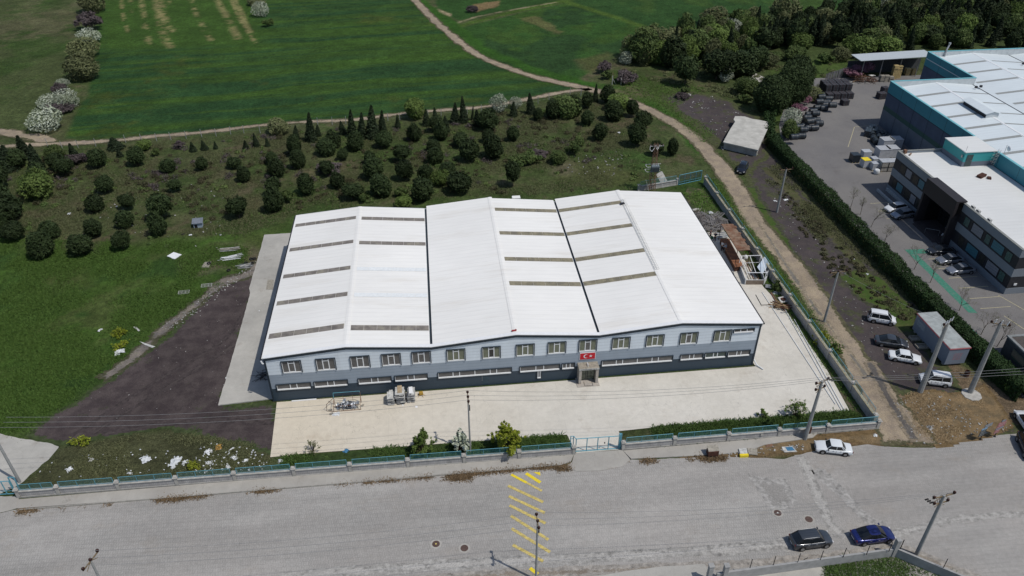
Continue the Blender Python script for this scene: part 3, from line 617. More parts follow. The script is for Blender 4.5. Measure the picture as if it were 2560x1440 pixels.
def low_window(pa, pb, nsash, z0=2.02, z1=2.86, mt='blind_brown', yb=968):
    ya = lambda p: yb-.0675*(p-735)
    xa, xb = FX(pa, ya(pa), WY0).x, FX(pb, ya(pb), WY0).x; y = WY0; bb = MB()
    for q in ((xa,xa+.11,z0-.06,z1+.06),(xb-.11,xb,z0-.06,z1+.06),(xa+.11,xb-.11,z1,z1+.06)): bb.box(q[0],q[1],y-.13,y-.002,q[2],q[3])
    wn = bb.build('window', M['fascia'], wh); bb = MB(); bb.box(xa+.13, xb-.13, y-.15, y-.003, z0-.08, z0+.09)
    L = xb-xa-.26; u = xa+.13
    cuts = [.4,.6] if nsash == 3 else [.2,.29,.5,.71,.8] if nsash == 6 else [.33,.66] if nsash == 2 else [.34,.42,.9]
    for c_ in cuts: bb.box(u+L*c_-.05, u+L*c_+.05, y-.075, y-.003, z0+.09, z1)
    bb.box(u, u+.05, y-.075, y-.003, z0+.09, z1); bb.build('frame', M['frame_white'], wn)
    bb = MB(); bb.box(u+.05, xb-.13, y-.03, y-.002, z0+.09, z1); bb.build('pane', M[mt] , wn)
for pa, pb, n in ((691,779,3),(785,871,3),(895,980,3),(986,1070,3),(1094,1280,6),(1298,1400,3),(1403,1437,2),(1502,1681,6),(1698,1756,3),(1759,1813,3),(1816,1873,3)):
    low_window(pa, pb, n, mt='glass_green' if pa == 1759 else 'blind_brown')
low_window(1833, 1886, 2, 6.12, 6.62, 'glass_dark', 902)
low_window(1341, 1354, 0, .75, 2.0, 'blind_brown', 985)
bb = MB(); xa = FX(1206,948,WY0).x; bb.box(xa, xa+.9, WY0-.02, WY0-.002, .05, 2.0); dr = bb.build('door', simple('flush_door', (.03,.055,.075), .4), wh)
bb = MB(); bb.box(xa-.05, xa-.015, WY0-.04, WY0-.003, .9, 1.9); bb.build('handle', M['steel'], dr)
# entrance porch with marble cladding and blank name strip
M['marble'] = simple('cream_marble', (.38,.35,.315), .45, 0, .15, 3, col2=(.36,.31,.25), c2t=(.5,.7)); M['marble_dirty'] = simple('dirty_marble', (.27,.245,.20), .8, 0, .3, 2.5)
pc = G(1465, 955); px0, px1 = 15.75, 18.25; py0 = WY0-1.35
px0 = FX(1442, 944, WY0).x; px1 = px0+2.65
porch = empty('porch', (px0, py0, 0)); porch.parent = wh; porch.location = (px0-wh.location.x, py0-wh.location.y, 0)
for xq in (px0, px1-.35): pr = MB(); pr.box(xq, xq+.35, py0, WY0-.003, .06, 2.62); pr.build('porch_pillar', M['marble'], porch)
bb = MB(); bb.box(px0-.05, px1+.05, py0-.05, WY0-.003, 2.63, 2.82); bb.build('porch_roof', M['marble_dirty'], porch)
bb = MB(); bb.box(px0-.05, px1+.05, py0-.08, py0-.054, 2.58, 2.84); lint = bb.build('sign_strip', M['dirty_white'], porch)
def text_mesh(name, txt, loc, size, mt, parent, rot, depth=.008, align='CENTER'):
    cu = bpy.data.curves.new(name, 'FONT'); cu.body = txt; cu.size = size; cu.extrude = depth; cu.align_x = align; cu.align_y = 'CENTER'
    o = bpy.data.objects.new(name, cu); COL.objects.link(o)
    dg = bpy.context.evaluated_depsgraph_get(); me = bpy.data.meshes.new_from_object(o.evaluated_get(dg)); bpy.data.objects.remove(o)
    me.materials.clear(); me.materials.append(mt)
    mw = Matrix.Translation(loc) @ Matrix.Rotation(rot[2],4,'Z') @ Matrix.Rotation(rot[0],4,'X')
    if parent: mw = wmat(parent).inverted() @ mw
    me.transform(mw); q = bpy.data.objects.new(name, me); COL.objects.link(q); q.parent = parent; return q
bb = MB();
for q in np.linspace(px0+.25, px1-.25, 15):
    if random.random() < .8: bb.box(q-.05, q+.03+random.random()*.04, py0-.088, py0-.081, 2.66, 2.76)
bb.build('worn_lettering', M['fascia'], porch)
bb = MB(); bb.box(px0-.25, px1+.15, py0-.55, WY0-.003, .055, .13); bb.build('step', M['marble'], porch)
bb = MB(); bb.box(px0+.75, px1-.75, py0-.45, py0-.4, .131, .15); bb.box(px0+.75, px0+.8, py0-.4, py0+.4, .131, .15); bb.box(px1-.8, px1-.75, py0-.4, py0+.4, .131, .15); bb.build('mat_frame', M['dark_metal'], porch)
bb = MB(); bb.cm = 0; bb.box(px0+.36, px1-.36, WY0-.5, WY0-.45, .14, 2.6); bb.cm = 1
for x in (px0+.36, (px0+px1)/2-.3, (px0+px1)/2-.06, px1-.42): bb.box(x, x+.07, WY0-.54, WY0-.501, .14, 2.6)
bb.build('entrance_door', [simple('door_glass', (.16,.17,.13), .2, 0, .6, 3), M['dark_metal']], porch)
bb = MB(); cx = (px0+px1)/2; bb.tube((cx-.1,py0+.4,2.82),(cx-.1,py0+.4,3.1),.05); bb.tube((cx-.1,py0+.4,3.1),(cx-.1,py0+.9,3.1),.05); bb.build('vent_pipe', M['white_plastic'], porch)
# flag board above the porch
fx0, fx1 = FX(1450,890,WY0).x, FX(1487.5,888,WY0).x; fz0, fz1 = 3.38, 4.42
bb = MB(); bb.cm = 0; bb.box(fx0-.06, fx1+.06, WY0-.07, WY0-.004, fz0-.06, fz1+.22); bb.cm = 1; bb.box(fx0, fx1, WY0-.085, WY0-.0701, fz0, fz1)
fl = bb.build('flag_board', [M['white_paint'], simple('flag_red', (.52,.018,.03), .5, 0, .05)], wh, label='red board with white crescent and star')
bb = MB(); cx, cz = fx0+.80, (fz0+fz1)/2; R, r2, off = .33, .265, .09; n = 40
outer = [(cx+R*math.cos(a), cz+R*math.sin(a)) for a in np.linspace(math.radians(38), math.radians(322), n)]
c2 = cx+off; inner = [(c2+r2*math.cos(a), cz+r2*math.sin(a)) for a in np.linspace(math.radians(48), math.radians(312), n)]
bb.add([(x, WY0-.09, z) for x, z in outer]+[(x, WY0-.09, z) for x, z in inner], [(i, i+1, n+i+1, n+i) for i in range(n-1)])
sx_, sr = fx0+1.45, .26; pts = []
for i in range(10):
    a = math.pi/2+i*math.pi/5; rr = sr if i % 2 == 0 else sr*.39; pts.append((sx_+rr*math.cos(a), WY0-.09, cz+rr*math.sin(a)))
pts.append((sx_, WY0-.09, cz)); bb.add(pts, [(10, i, (i+1) % 10) for i in range(10)])
bb.build('crescent_and_star', M['white_paint'], fl)

# ================================================================ PERIMETER WALL WITH BLUE FENCE
t = NT('block_wall'); br = t.n('TexBrick', offset=0.0); br.inputs['Scale'].default_value = 1; br.inputs['Mortar Size'].default_value = .012
br.inputs['Brick Width'].default_value = .21; br.inputs['Row Height'].default_value = .4
br.inputs['Color1'].default_value = (.36,.35,.345,1); br.inputs['Color2'].default_value = (.33,.322,.318,1); br.inputs['Mortar'].default_value = (.22,.215,.21,1)
sx = t.n('SeparateXYZ'); t.l(t.P, sx.inputs[0]); ad = t.n('Math', operation='ADD'); t.l(sx.outputs[0], ad.inputs[0]); t.l(sx.outputs[1], ad.inputs[1])
cb = t.n('CombineXYZ'); t.l(ad.outputs[0], cb.inputs[0]); t.l(sx.outputs[2], cb.inputs[1]); t.l(cb.outputs[0], br.inputs['Vector'])
c = t.mul(br.outputs['Color'], t.rng(t.noise(1.2, 5, src=t.mapv(scale=(1,1,.3)), rough=.7), .3, .7, .78, 1.2)); M['block'] = t.out(c, .9, None, 0, .2)
M['coping'] = simple('concrete_coping', (.36,.35,.325), .9, 0, .2, 2); M['coping_y'] = simple('stained_coping', (.42,.37,.25), .9, 0, .25, 2)
t = NT('blue_mesh'); M['mesh'] = simple('teal_mesh', (.05,.20,.22), .6, .1, .2)
def fence_wall(name, label, pts, hw=1.0, hp=1.28, hf=2.05, th=.28, pier=.44, cop='coping', posts=3, group=None):
    # pts: pier centres in order; wall in between
    o = Vector((pts[0][0], pts[0][1], 0)); root = empty(name, o, 0, label, 'wall', group)
    A = [Vector((p[0], p[1], 0)) for p in pts]
    w = MB(); c_ = MB(); fr = MB(); me = MB(); ff = MB()
    for a, b_ in zip(A[:-1], A[1:]):
        d = (b_-a); L = d.length; d.normalize(); n = Vector((-d.y, d.x, 0)); rz = math.atan2(d.y, d.x); mid = (a+b_)/2
        w.rbox((mid.x, mid.y, hw/2+.12), (L-pier, th-.04, hw-.24), rz); c_.rbox((mid.x, mid.y, hw+.05), (L-pier, th+.12, .1), rz)
        ff.rbox((mid.x, mid.y, .10), (L-pier, th+.06, .3), rz)
        a2, b2 = a+d*(pier/2+.12), b_-d*(pier/2+.12)
        up = Vector((0,0,1))
        fr.tube(a2+up*(hf), b2+up*(hf), .03, n=6); fr.tube(a2+up*(hw+.2), b2+up*(hw+.2), .02, n=6)
        for i in range(posts+1):
            p = a2+(b2-a2)*i/posts; fr.tube(p+up*(hw+.1), p+up*hf, .028, n=6)
        nb = int((b2-a2).length/.13)
        for i in range(nb):                     # expanded mesh infill, real wires
            p = a2+(b2-a2)*i/nb; q = a2+(b2-a2)*min(1, (i+1.2)/nb)
            me.add([p+up*(hw+.22)+n*.004, p+up*(hw+.22)+n*.004+d*.022, q+up*(hf-.03)+n*.004+d*.022, q+up*(hf-.03)+n*.004], [(0,1,2,3)])
            me.add([q+up*(hw+.22)-n*.004, q+up*(hw+.22)-n*.004+d*.022, p+up*(hf-.03)-n*.004+d*.022, p+up*(hf-.03)-n*.004], [(0,1,2,3)])
    w.build('wall_panel', M['block'], root); ff.build('footing', M['coping'], root); c_.build('coping', M[cop], root); fr.build('fence_frame', M['blue_steel'], root); me.build('fence_mesh', M['mesh'], root)
    for i, a in enumerate(A):
        d = (A[min(i+1, len(A)-1)]-A[max(i-1, 0)]).normalized(); rz = math.atan2(d.y, d.x)
        p = MB(); p.rbox((a.x, a.y, hp/2), (pier-.06, pier-.06, hp), rz); p.rbox((a.x, a.y, hp+.06), (pier+.12, pier+.12, .12), rz); p.rbox((a.x, a.y, hp+.16), (pier-.1, pier-.1, .09), rz); p.build('pier', M['coping'], root)
    return root
def G0(px, py): p = G(px, py); return (p.x, p.y)
Lx = [G(p, q).x for p, q in ((50,1243),(150,1235),(299,1224),(445,1212),(589.5,1201),(737,1190),(877,1181),(1021,1170),(1161,1160),(1298,1149),(1434,1137))]
fence_wall('perimeter_wall', 'low block wall with piers and teal mesh fence, west of the blue front gate', [(x, 65.42-.012*(x+50)*.8+.1) for x in Lx])
Rx = [G(p, q).x for p, q in ((1558,1128),(1686,1117),(1821,1107),(1947,1096),(2069,1087),(2194,1074))]
fence_wall('perimeter_wall', 'low block wall with teal mesh fence along the road, east of the blue front gate', [(x, 64.98) for x in Rx])
ysd = [65.0+i*(133.6-65.0)/10 for i in range(11)]
fence_wall('side_wall', 'long concrete side wall with stained coping and teal fence beside the dirt track', [(53.72, y) for y in ysd[1:]][::-1]+[(53.72, 65.75)], hw=1.35, hp=1.6, hf=2.35, cop='coping_y', th=.26)
bb = fence_wall('rear_wall', 'short grey wall with teal fence behind the warehouse next to the lattice pylon', [G0(1596,478), G0(1692,462)], hw=1.0, hp=1.3)
# gates
def gate(name, label, p0, p1, h, nbar, rails=(0.12, .62), box=.12, infill=False, th=.05):
    a = Vector((*p0, 0)); b_ = Vector((*p1, 0)); root = empty(name, a, 0, label, 'gate'); up = Vector((0,0,1)); d = (b_-a).normalized()
    f = MB()
    for z in (h, rails[0]): f.tube(a+up*z, b_+up*z, .055, n=6)
    for q in (a, b_): f.tube(q+up*.06, q+up*h, .06, n=6)
    f.build('frame', M['blue_steel'], root)
    for i in range(1, nbar):
        p = a+(b_-a)*i/nbar; x = MB(); x.tube(p+up*rails[0], p+up*h, .06 if not infill else .04, n=6); x.build('bar', M['blue_steel'], root)
    r = MB(); r.tube(a+up*rails[1], b_+up*rails[1], .025, n=5); r.build('rail', M['blue_steel'], root)
    return root
g1 = gate('sliding_gate', 'open-barred blue sliding gate at the front entrance of the warehouse yard', (15.15, 65.25), (20.5, 65.15), 2.25, 4)
bb = MB()
for dx in (-.25, .1): bb.tube((14.75+dx, 65.5, 0), (14.75+dx, 65.5, 2.5), .055, n=6)
bb.tube((14.5,65.5,2.5),(14.85,65.5,2.5),.05,n=6); bb.tube((14.85,65.5,2.5),(15.1,65.2,2.3),.05,n=6); bb.tube((14.5,65.5,2.1),(14.85,65.5,2.1),.04,n=6); bb.build('guide_frame', M['blue_steel'], g1)
bb = MB(); bb.box(20.45,20.62,65.1,65.4,0,2.5); bb.box(20.66,20.78,65.15,65.35,0,2.5); bb.build('gate_post', M['blue_steel'], g1)
bb = MB(); bb.rbox(((1558-1558)+18.7, 65.22, 1.2), (.12,.1,.2)); bb.build('lock', M['dark_metal'], g1)
a, b_ = G(1696,463), G(1750,452)
g2 = gate('rear_gate', 'double-leaf teal gate in the rear corner of the yard beside the dirt track', (a.x, a.y), (b_.x+.2, b_.y+.2), 2.2, 4, infill=True)
bb = MB(); nn = 60; A_ = Vector((a.x, a.y, 0)); B_ = Vector((b_.x+.2, b_.y+.2, 0)); up = Vector((0,0,1))
for i in range(nn): p = A_+(B_-A_)*i/nn; bb.tube(p+up*.15, A_+(B_-A_)*min(1,(i+1.3)/nn)+up*2.15, .011, n=3, caps=False); bb.tube(p+up*2.15, A_+(B_-A_)*min(1,(i+1.3)/nn)+up*.15, .011, n=3, caps=False)
bb.build('gate_mesh', M['mesh'], g2)
a, b_ = G(-40,1240), G(38,1237)
g3 = gate('west_gate', 'blue barred gate at the far left end of the front wall', (a.x, a.y), (b_.x, b_.y+.1), 2.2, 4)
bb = MB();
for q in (38, 52): p = G(q, 1236); bb.tube((p.x,p.y+.25,0),(p.x,p.y+.25,2.6),.07,n=6)
p = G(38,1236); q = G(52,1236); bb.tube((p.x,p.y+.25,2.6),(q.x,q.y+.25,2.6),.06,n=6); bb.build('guide_frame', M['blue_steel'], g3)

# ================================================================ LOWER RIGHT PLOT: concrete wall, stanchions, gate posts
M['wall_grey'] = simple('rendered_wall', (.30,.30,.295), .9, 0, .15, 1.5)
A = G(1790,1436, 1.4); c1 = G(2232,1368,1.4); c2p = Vector((52.6, 41.5, 0))
yw = G(2240,1397).y
lw = empty('garden_wall', (30, yw, 0), 0, 'bare grey concrete wall with rusty stanchions in the lower right corner', 'wall')
xA, xB = G(1795,1440,1.3).x, G(2232,1395,.3).x; ywall = G(2232,1372,1.3).y; yA = G(1795,1433,1.3).y
bb = MB(); d = Vector((xB-xA, ywall-yA, 0)); rz = math.atan2(d.y, d.x); mid = Vector((xA+xB, ywall+yA, 0))/2
bb.rbox((mid.x, mid.y, .66), (d.length, .22, 1.32), rz)
e0 = Vector((xB+.4, ywall, 0)); e1 = Vector((*G(2480,1470,1.3)[:2], 0)); d2 = e1-e0; rz2 = math.atan2(d2.y, d2.x); m2 = (e0+e1)/2
bb.rbox((m2.x, m2.y, .66), (d2.length, .22, 1.32), rz2)
bb.build('wall_panel', M['wall_grey'], lw)
bb = MB(); bb.rbox((xB+.25, ywall+.05, 1.35), (.45,.45,2.7), rz); bb.build('corner_pillar', M['wall_grey'], lw)
for px, py in ((1875,1420),(1933,1413),(1994,1406),(2051,1399),(2108,1392),(2166,1386),(2222,1378)):
    p = G(px, py, 1.3); bb = MB(); bb.tube((p.x, p.y, 1.25), (p.x, p.y, 2.75), .04, n=6); bb.build('stanchion', M['dark_metal'], lw)
p = G(2009,1401,1.0); bb = MB(); bb.path([(p.x,p.y+.1,.2),(p.x+.1,p.y+.1,1.0),(p.x+.45,p.y+.1,1.25)], .035, 6); bb.build('bent_stanchion', M['dark_metal'], lw)
bb = MB(); p = e0+(e1-e0)*.02; bb.tube((p.x+.15,p.y,1.3),(p.x+.15,p.y,2.8),.05,n=6); p = e0+(e1-e0)*.5; bb.tube((p.x,p.y,1.3),(p.x,p.y,2.75),.04,n=6); bb.build('stanchion', M['dark_metal'], lw)
for i, (px, py) in enumerate(((1768,1440),(1806,1438))):
    p = G(px, py); p = G(px+2, 1452, 0); bb = MB(); bb.box(p.x-.22,p.x+.22,p.y-.22,p.y+.22,0,2.5); bb.box(p.x-.27,p.x+.27,p.y-.27,p.y+.27,2.5,2.62)
    o = bb.build('gate_pillar', M['wall_grey']); tag(o, 'left concrete gate pillar at the bottom edge beside the grey wall' if i == 0 else 'right concrete gate pillar touching the end of the grey wall', 'pillar', 'gate pillars')
poly_obj('driveway', pix((1480,1442),(1640,1418),(1760,1411),(1790,1440),(2050,1400),(2062,1440),(2075,1520),(1400,1520)), .05, M['apron_conc'], 0, .4, .08)
# ================================================================ TEAL FACTORY AND GREY OFFICE
FXW, FY1, FH = 103.4, 158.5, 10.35
FX2, FY2 = 123.45, 177.5
M['teal'] = simple('teal_cladding', (.045,.215,.275), .5, 0, .06, 1.0); M['teal_lite'] = simple('teal_cap', (.16,.42,.47), .45, 0, .06)
M['navy'] = simple('navy_cladding', (.062,.085,.135), .6, 0, .12, .6); M['slate'] = simple('slate_cladding', (.13,.15,.185), .6, 0, .1, .6); M['green_band'] = simple('green_band', (.04,.09,.08), .6, 0, .1)
M['roof_factory'] = roof_mat('factory_roof', (.60,.655,.68), axis=1, stain=.15, dirt=(.4,.42,.42)); M['parapet_in'] = simple('parapet_inside', (.50,.53,.54), .6, 0, .1, 1)
M['skylight_g'] = simple('grey_skylight', (.27,.28,.27), .5, 0, .12)
fa = empty('factory_hall', (FXW, FY1, 0), 0, 'huge teal and navy factory hall with a white folded roof at the right edge', 'factory')
YB = 66.0; XE = 260.0
b = MB()
b.box(FXW, FXW+.3, YB, FY1, 7.8, FH); b.box(FXW+.3, FX2, FY1-.3, FY1, 7.8, FH); b.box(FX2, FX2+.3, FY1, FY2, 7.0, FH); b.box(FX2+.3, XE, FY2-.3, FY2, 7.0, FH)
b.build('teal_parapet', M['teal'], fa)
b = MB(); b.box(FXW+.03, FXW+.3, YB, FY1-.03, 4.9, 7.8); b.box(FXW+.3, FX2, FY1-.3, FY1-.03, 0, 7.8); b.box(FX2+.03, FX2+.3, FY1, FY2-.03, 0, 7.0); b.box(FX2+.3, XE, FY2-.3, FY2-.03, 0, 7.0); b.build('navy_wall', M['navy'], fa)
b = MB(); b.box(FXW+.03, FXW+.3, YB, FY1-.03, 0, 3.9); b.build('lower_wall', M['slate'], fa)
b = MB(); b.box(FXW+.03, FXW+.3, YB, FY1-.03, 3.9, 4.9); b.build('green_stripe', M['green_band'], fa)
b = MB()
for y in np.arange(FY1-5.6, YB, -5.6): b.box(FXW-.012, FXW+.0, y, y+.06, .1, FH-.1)
for y in np.arange(FY2-6, FY1, -6): b.box(FX2-.012, FX2, y, y+.06, .1, FH-.1)
b.box(FXW-.05, FXW-.012, YB, FY1, 7.74, 7.84); b.box(FX2-.05, FX2-.012, FY1, FY2, 6.94, 7.04); b.build('joint_strip', simple('joint_dark', (.02,.035,.05), .6), fa)
b = MB(); b.box(FXW-.06, FXW+.42, YB, FY1+.06, FH, FH+.1); b.box(FXW+.42, FX2+.42, FY1-.36, FY1+.06, FH, FH+.1); b.box(FX2-.06, FX2+.42, FY1+.06, FY2+.06, FH, FH+.1); b.box(FX2+.42, XE, FY2-.36, FY2+.06, FH, FH+.1); b.build('parapet_cap', M['teal_lite'], fa)
b = MB(); b.box(FXW+.301, FXW+.34, YB, FY1-.301, 9.2, FH-.01); b.box(FXW+.34, FX2+.3, FY1-.34, FY1-.301, 8.6, FH-.01); b.box(FX2+.301, FX2+.34, FY1, FY2-.3, 8.6, FH-.01); b.box(FX2+.34, XE, FY2-.34, FY2-.301, 8.6, FH-.01)
for x in np.arange(FX2+2, XE, 1.6): b.box(x, x+.05, FY2-.37, FY2-.341, 8.6, FH-.05)
b.build('parapet_lining', M['parapet_in'], fa)
# roof: folds run along y; ridges at 115, 135.. valleys 124.5
fv = [FXW+.36, 116.2, 128.6, 141.4, 154.0, 166.5, 179, 191.5, 204, 216.5, 229, 241.5, 260]; fz = [8.75+(.95 if i % 2 else 0) for i in range(len(fv))]
fv = [FXW+.36, 114.2, 123.4, 135.2, 145.2, 157, 167, 179, 189, 201, 211, 223, 233, 245, 260]; fz = [8.85+(.95 if i % 2 else 0) for i in range(len(fv))]
for i in range(len(fv)-1):
    y1 = FY1-.35 if i < 2 else FY2-.35; b = MB(); b.xprism([(fv[i],fz[i]-.15),(fv[i+1],fz[i+1]-.15),(fv[i+1],fz[i+1]),(fv[i],fz[i])], YB, y1); b.build('roof_slope', M['roof_factory'], fa)
b = MB()
for i in range(2, len(fv), 2): b.box(fv[i]-.15, fv[i]+.15, YB, (FY1 if i == 2 else FY2)-.4, 8.84, 8.88)
b.build('valley_gutter', M['dark_metal'], fa)
b = MB()
for i in range(1, len(fv), 2):
    b.box(fv[i]-.2, fv[i]+.2, YB, (FY1 if i < 2 else FY2)-.4, 9.78, 9.83)
b.build('ridge_cap', M['white_paint'], fa)
def fsky(i, y, wd=.85, s0=.12, s1=.96):
    za, zb = fz[i], fz[i+1]; xa, xb = fv[i], fv[i+1]; u0, u1 = xa+(xb-xa)*s0, xa+(xb-xa)*s1; w0, w1 = za+(zb-za)*s0+.03, za+(zb-za)*s1+.03
    b = MB(); b.add([(u0,y,w0),(u1,y,w1),(u1,y+wd,w1),(u0,y+wd,w0)], [(0,1,2,3)]); b.build('skylight_strip', M['skylight_g'], fa)
ysk = [G(2390,241,9.3).y, G(2410,272,9.3).y, G(2470,304,9.3).y, G(2520,334,9.3).y, G(2560,365,9.3).y-1]
st = 5.9
for k in range(9):
    y = 151.6-k*6.0
    if y < YB+2: continue
    fsky(0, y);
    if y > 84: fsky(1, y+.3, .5, .03, .97); fsky(2, y-.2, .85); fsky(3, y+.3, .5)
    if y > 120: fsky(4, y)
for k in range(3): y = 170.6-k*6.0; fsky(2, y); fsky(3, y+.3, .5); fsky(4, y, .85); fsky(5, y, .5)
b = MB(); b.box(112.6,115.2,137.5,145.2,9.2,10.5); mon = b.build('roof_monitor', M['dark_metal'], fa)
b = MB(); b.xprism([(112.2,10.5),(113.9,10.95),(115.6,10.5),(115.6,10.6),(113.9,11.06),(112.2,10.6)], 137.2, 145.5); b.build('monitor_roof', M['roof_factory'], mon)
b = MB(); b.xprism([(112.55,9.3),(115.25,9.3),(115.25,10.5),(113.9,10.85),(112.55,10.5)], 137.38, 137.48); b.build('monitor_end', M['parapet_in'], mon)
p = G(2362,138,9.5); b = MB(); b.tube((p.x,p.y,8.9),(p.x,p.y,10.6),.22,n=10); b.tube((p.x,p.y,10.6),(p.x+.8,p.y+.6,11.9),.2,n=10); b.tube((p.x+.8,p.y+.6,11.9),(p.x+.8,p.y+.6,12.4),.3,n=10); b.build('flue', M['steel'], fa)
for px, py in ((2458,150),(2558,160),(2350,207),(2440,219),(2452,217)):
    p = G(px, py, 9.4); b = MB(); b.box(p.x-.25,p.x+.25,p.y-.2,p.y+.2,9.3,9.75); b.build('roof_vent', M['dark_metal'], fa)
# roof ladder + dish
p = G(2493,385,FH); lx = FXW-.12; b = MB()
for dy in (-.3, .3): b.tube((lx-.55, p.y+dy, 8.2), (lx-.1, p.y+dy, FH+.9), .03, n=5)
for z in np.arange(8.3, FH+.8, .3): b.tube((lx-.52+(z-8.3)*.16, p.y-.3, z), (lx-.52+(z-8.3)*.16, p.y+.3, z), .022, n=4)
for z in np.arange(8.9, FH+.8, .6):
    b.path([(lx-.1,p.y-.3,z),(lx-.9,p.y-.35,z),(lx-1.15,p.y,z),(lx-.9,p.y+.35,z),(lx-.1,p.y+.3,z)], .02, 4)
b.build('roof_ladder', M['dirty_white'], fa)
dsh = empty('satellite_dish', (FXW+1.0, p.y+.2, FH), 0, 'round white satellite dish on a mast above the teal parapet', 'satellite dish')
b = MB(); b.tube((FXW+1.0,p.y+.2,8.9),(FXW+1.0,p.y+.2,FH+1.6),.04,n=6); b.build('mast', M['steel'], dsh)
b = MB(); b.lathe((FXW+1.35,p.y+.1,FH+.9), [(.01,0),(.3,.05),(.5,.16),(.5,.19),(.3,.09),(.01,.04)], 18, 'X'); b.build('dish', M['white_paint'], dsh, smooth=True)

# ---- office
OX, OY0, OY1, OH = 88.6, 90.85, 127.35, 8.2
M['off_light'] = simple('office_light_panel', (.20,.225,.255), .5, 0, .06, .7); M['off_dark'] = simple('office_dark_band', (.030,.031,.036), .45, 0, .12)
M['off_brown'] = simple('portal_brown', (.032,.028,.030), .5, 0, .15)
of = empty('office_block', (OX, OY0, 0), 0, 'two-storey grey and black office block with a dark entrance portal beside the teal hall', 'office')
P0, P1 = 105.9, 114.95
bands = [(0,1.15,'off_light'),(1.15,3.3,'off_dark'),(3.3,4.75,'off_light'),(4.75,6.85,'off_dark'),(6.85,OH,'off_light')]
for ya, yb in ((OY0, P0), (P1, OY1)):
    for i, (z0, z1, mt) in enumerate(bands):
        b = MB(); b.box(OX+(.05 if mt == 'off_dark' else 0), OX+.35, ya, yb, z0, z1); b.build('wall_band' , M[mt], of)
for i, (z0, z1, mt) in enumerate(bands):
    k = .05 if mt == 'off_dark' else 0
    for ya, yb in ((OY0+k, OY0+.3), (OY1-.3, OY1-k)): b = MB(); b.box(OX+.35, FXW, ya, yb, z0, z1); b.build('wall_band', M[mt], of)
M['roof_office'] = roof_mat('office_roof', (.66,.665,.65), axis=1, stain=.2, dirt=(.45,.43,.40))
b = MB(); b.box(OX+.36, FXW, OY0+.3, OY1-.3, 7.55, 7.75); b.build('roof', M['roof_office'], of)
b = MB(); b.box(OX-.04, OX+.4, OY0-.04, OY1+.04, OH, OH+.09); b.box(OX+.4, FXW, OY0-.04, OY0+.34, OH, OH+.09); b.box(OX+.4, FXW, OY1-.34, OY1+.04, OH, OH+.09); b.build('parapet_cap', simple('grey_cap', (.22,.225,.21), .5), of)
b = MB(); b.box(OX+.351, OX+.5, OY0+.3, OY1-.3, 7.4, 7.95); b.build('roof_gutter', simple('gutter_dark', (.05,.05,.05), .6), of)
# portal
b = MB(); b.box(OX-1.4, OX-.9, P0, P1, 5.9, OH+.45); b.box(OX-.9, OX+.5, P0, P1, OH+.2, OH+.45); b.box(OX-1.4, OX+.2, P1-.45, P1, 0, 5.9); b.box(OX-1.4, OX+.2, P0, P0+.45, 0, 5.9); b.build('portal', M['off_brown'], of)
b = MB(); b.box(OX+2.8, OX+3.0, P0+.45, P1-.45, 0, 7.5); b.box(OX+.2, OX+3.0, P0+.2, P0+.45, 0, 7.5); b.box(OX+.2, OX+3.0, P1-.45, P1-.2, 0, 7.5); b.build('portal_recess', simple('recess_black', (.012,.011,.012), .5), of)
b = MB()
for y in np.arange(P0+1.2, P1-1, 1.3): b.box(OX+2.74, OX+2.8, y, y+1.1, .2, 3.2)
b.build('entrance_glass', M['glass_dark'], of)
b = MB(); b.box(OX-1.7, OX+2.7, P0+.46, P1-.46, .035, .2); b.box(OX-2.3, OX-1.7, P0+1.2, P1-1.2, .035, .12); b.build('entrance_steps', simple('dark_granite', (.06,.05,.05), .5), of)
b = MB(); b.path([(OX-1.9,110.4,1.0),(OX-.2,108.9,1.25)], .03, 6); b.path([(OX-1.9,110.4,1.0),(OX-1.9,110.4,.1)], .025, 6); b.path([(OX-.2,108.9,1.25),(OX-.2,108.9,.2)], .025, 6); b.build('handrail', M['steel'], of)
M['blinds_w'] = None
def blinds(name, col):
    t = NT(name); sx = t.n('SeparateXYZ'); t.l(t.P, sx.inputs[0]); d = t.n('Math', operation='DIVIDE'); t.l(sx.outputs[1], d.inputs[0]); d.inputs[1].default_value = .24
    f = t.n('Math', operation='FRACT'); t.l(d.outputs[0], f.inputs[0]); g = t.n('Math', operation='GREATER_THAN'); t.l(f.outputs[0], g.inputs[0]); g.inputs[1].default_value = .38
    return t.out(t.mix(g.outputs[0], (.03,.035,.045), col), .4, None, 0, .5)
M['blinds_w'] = blinds('grey_blinds', (.30,.31,.35)); M['blinds_t'] = blinds('teal_blinds', (.06,.22,.28)); M['win_green'] = simple('green_pane', (.06,.11,.10), .25, 0, .3); M['win_brown'] = simple('dark_pane', (.035,.035,.03), .25, 0, .3)
def office_win(yc, w, z0, z1, mt):
    f = MB(); x = OX+.05
    f.box(x-.04,x-.002,yc-w/2-.06,yc-w/2,z0-.06,z1+.06); f.box(x-.04,x-.002,yc+w/2,yc+w/2+.06,z0-.06,z1+.06); f.box(x-.04,x-.002,yc-w/2,yc+w/2,z1,z1+.06); f.box(x-.04,x-.002,yc-w/2,yc+w/2,z0-.06,z0)
    o = f.build('window', M['dark_metal'], of); p = MB(); p.box(x-.02,x-.002,yc-w/2,yc+w/2,z0,z1); p.build('pane', M[mt], o)
for yc, w, mt in ((103.9,1.3,'win_green'),(101.0,2.7,'blinds_w'),(98.2,1.2,'win_green'),(95.6,2.7,'blinds_t'),(92.9,1.3,'win_green')): office_win(yc, w, 5.05, 6.55, mt)
for yc, w, mt in ((103.6,1.3,'win_brown'),(100.5,2.9,'blinds_t'),(97.8,1.3,'win_brown'),(95.1,2.8,'blinds_w'),(92.7,1.3,'win_green')): office_win(yc, w, 1.5, 3.0, mt)
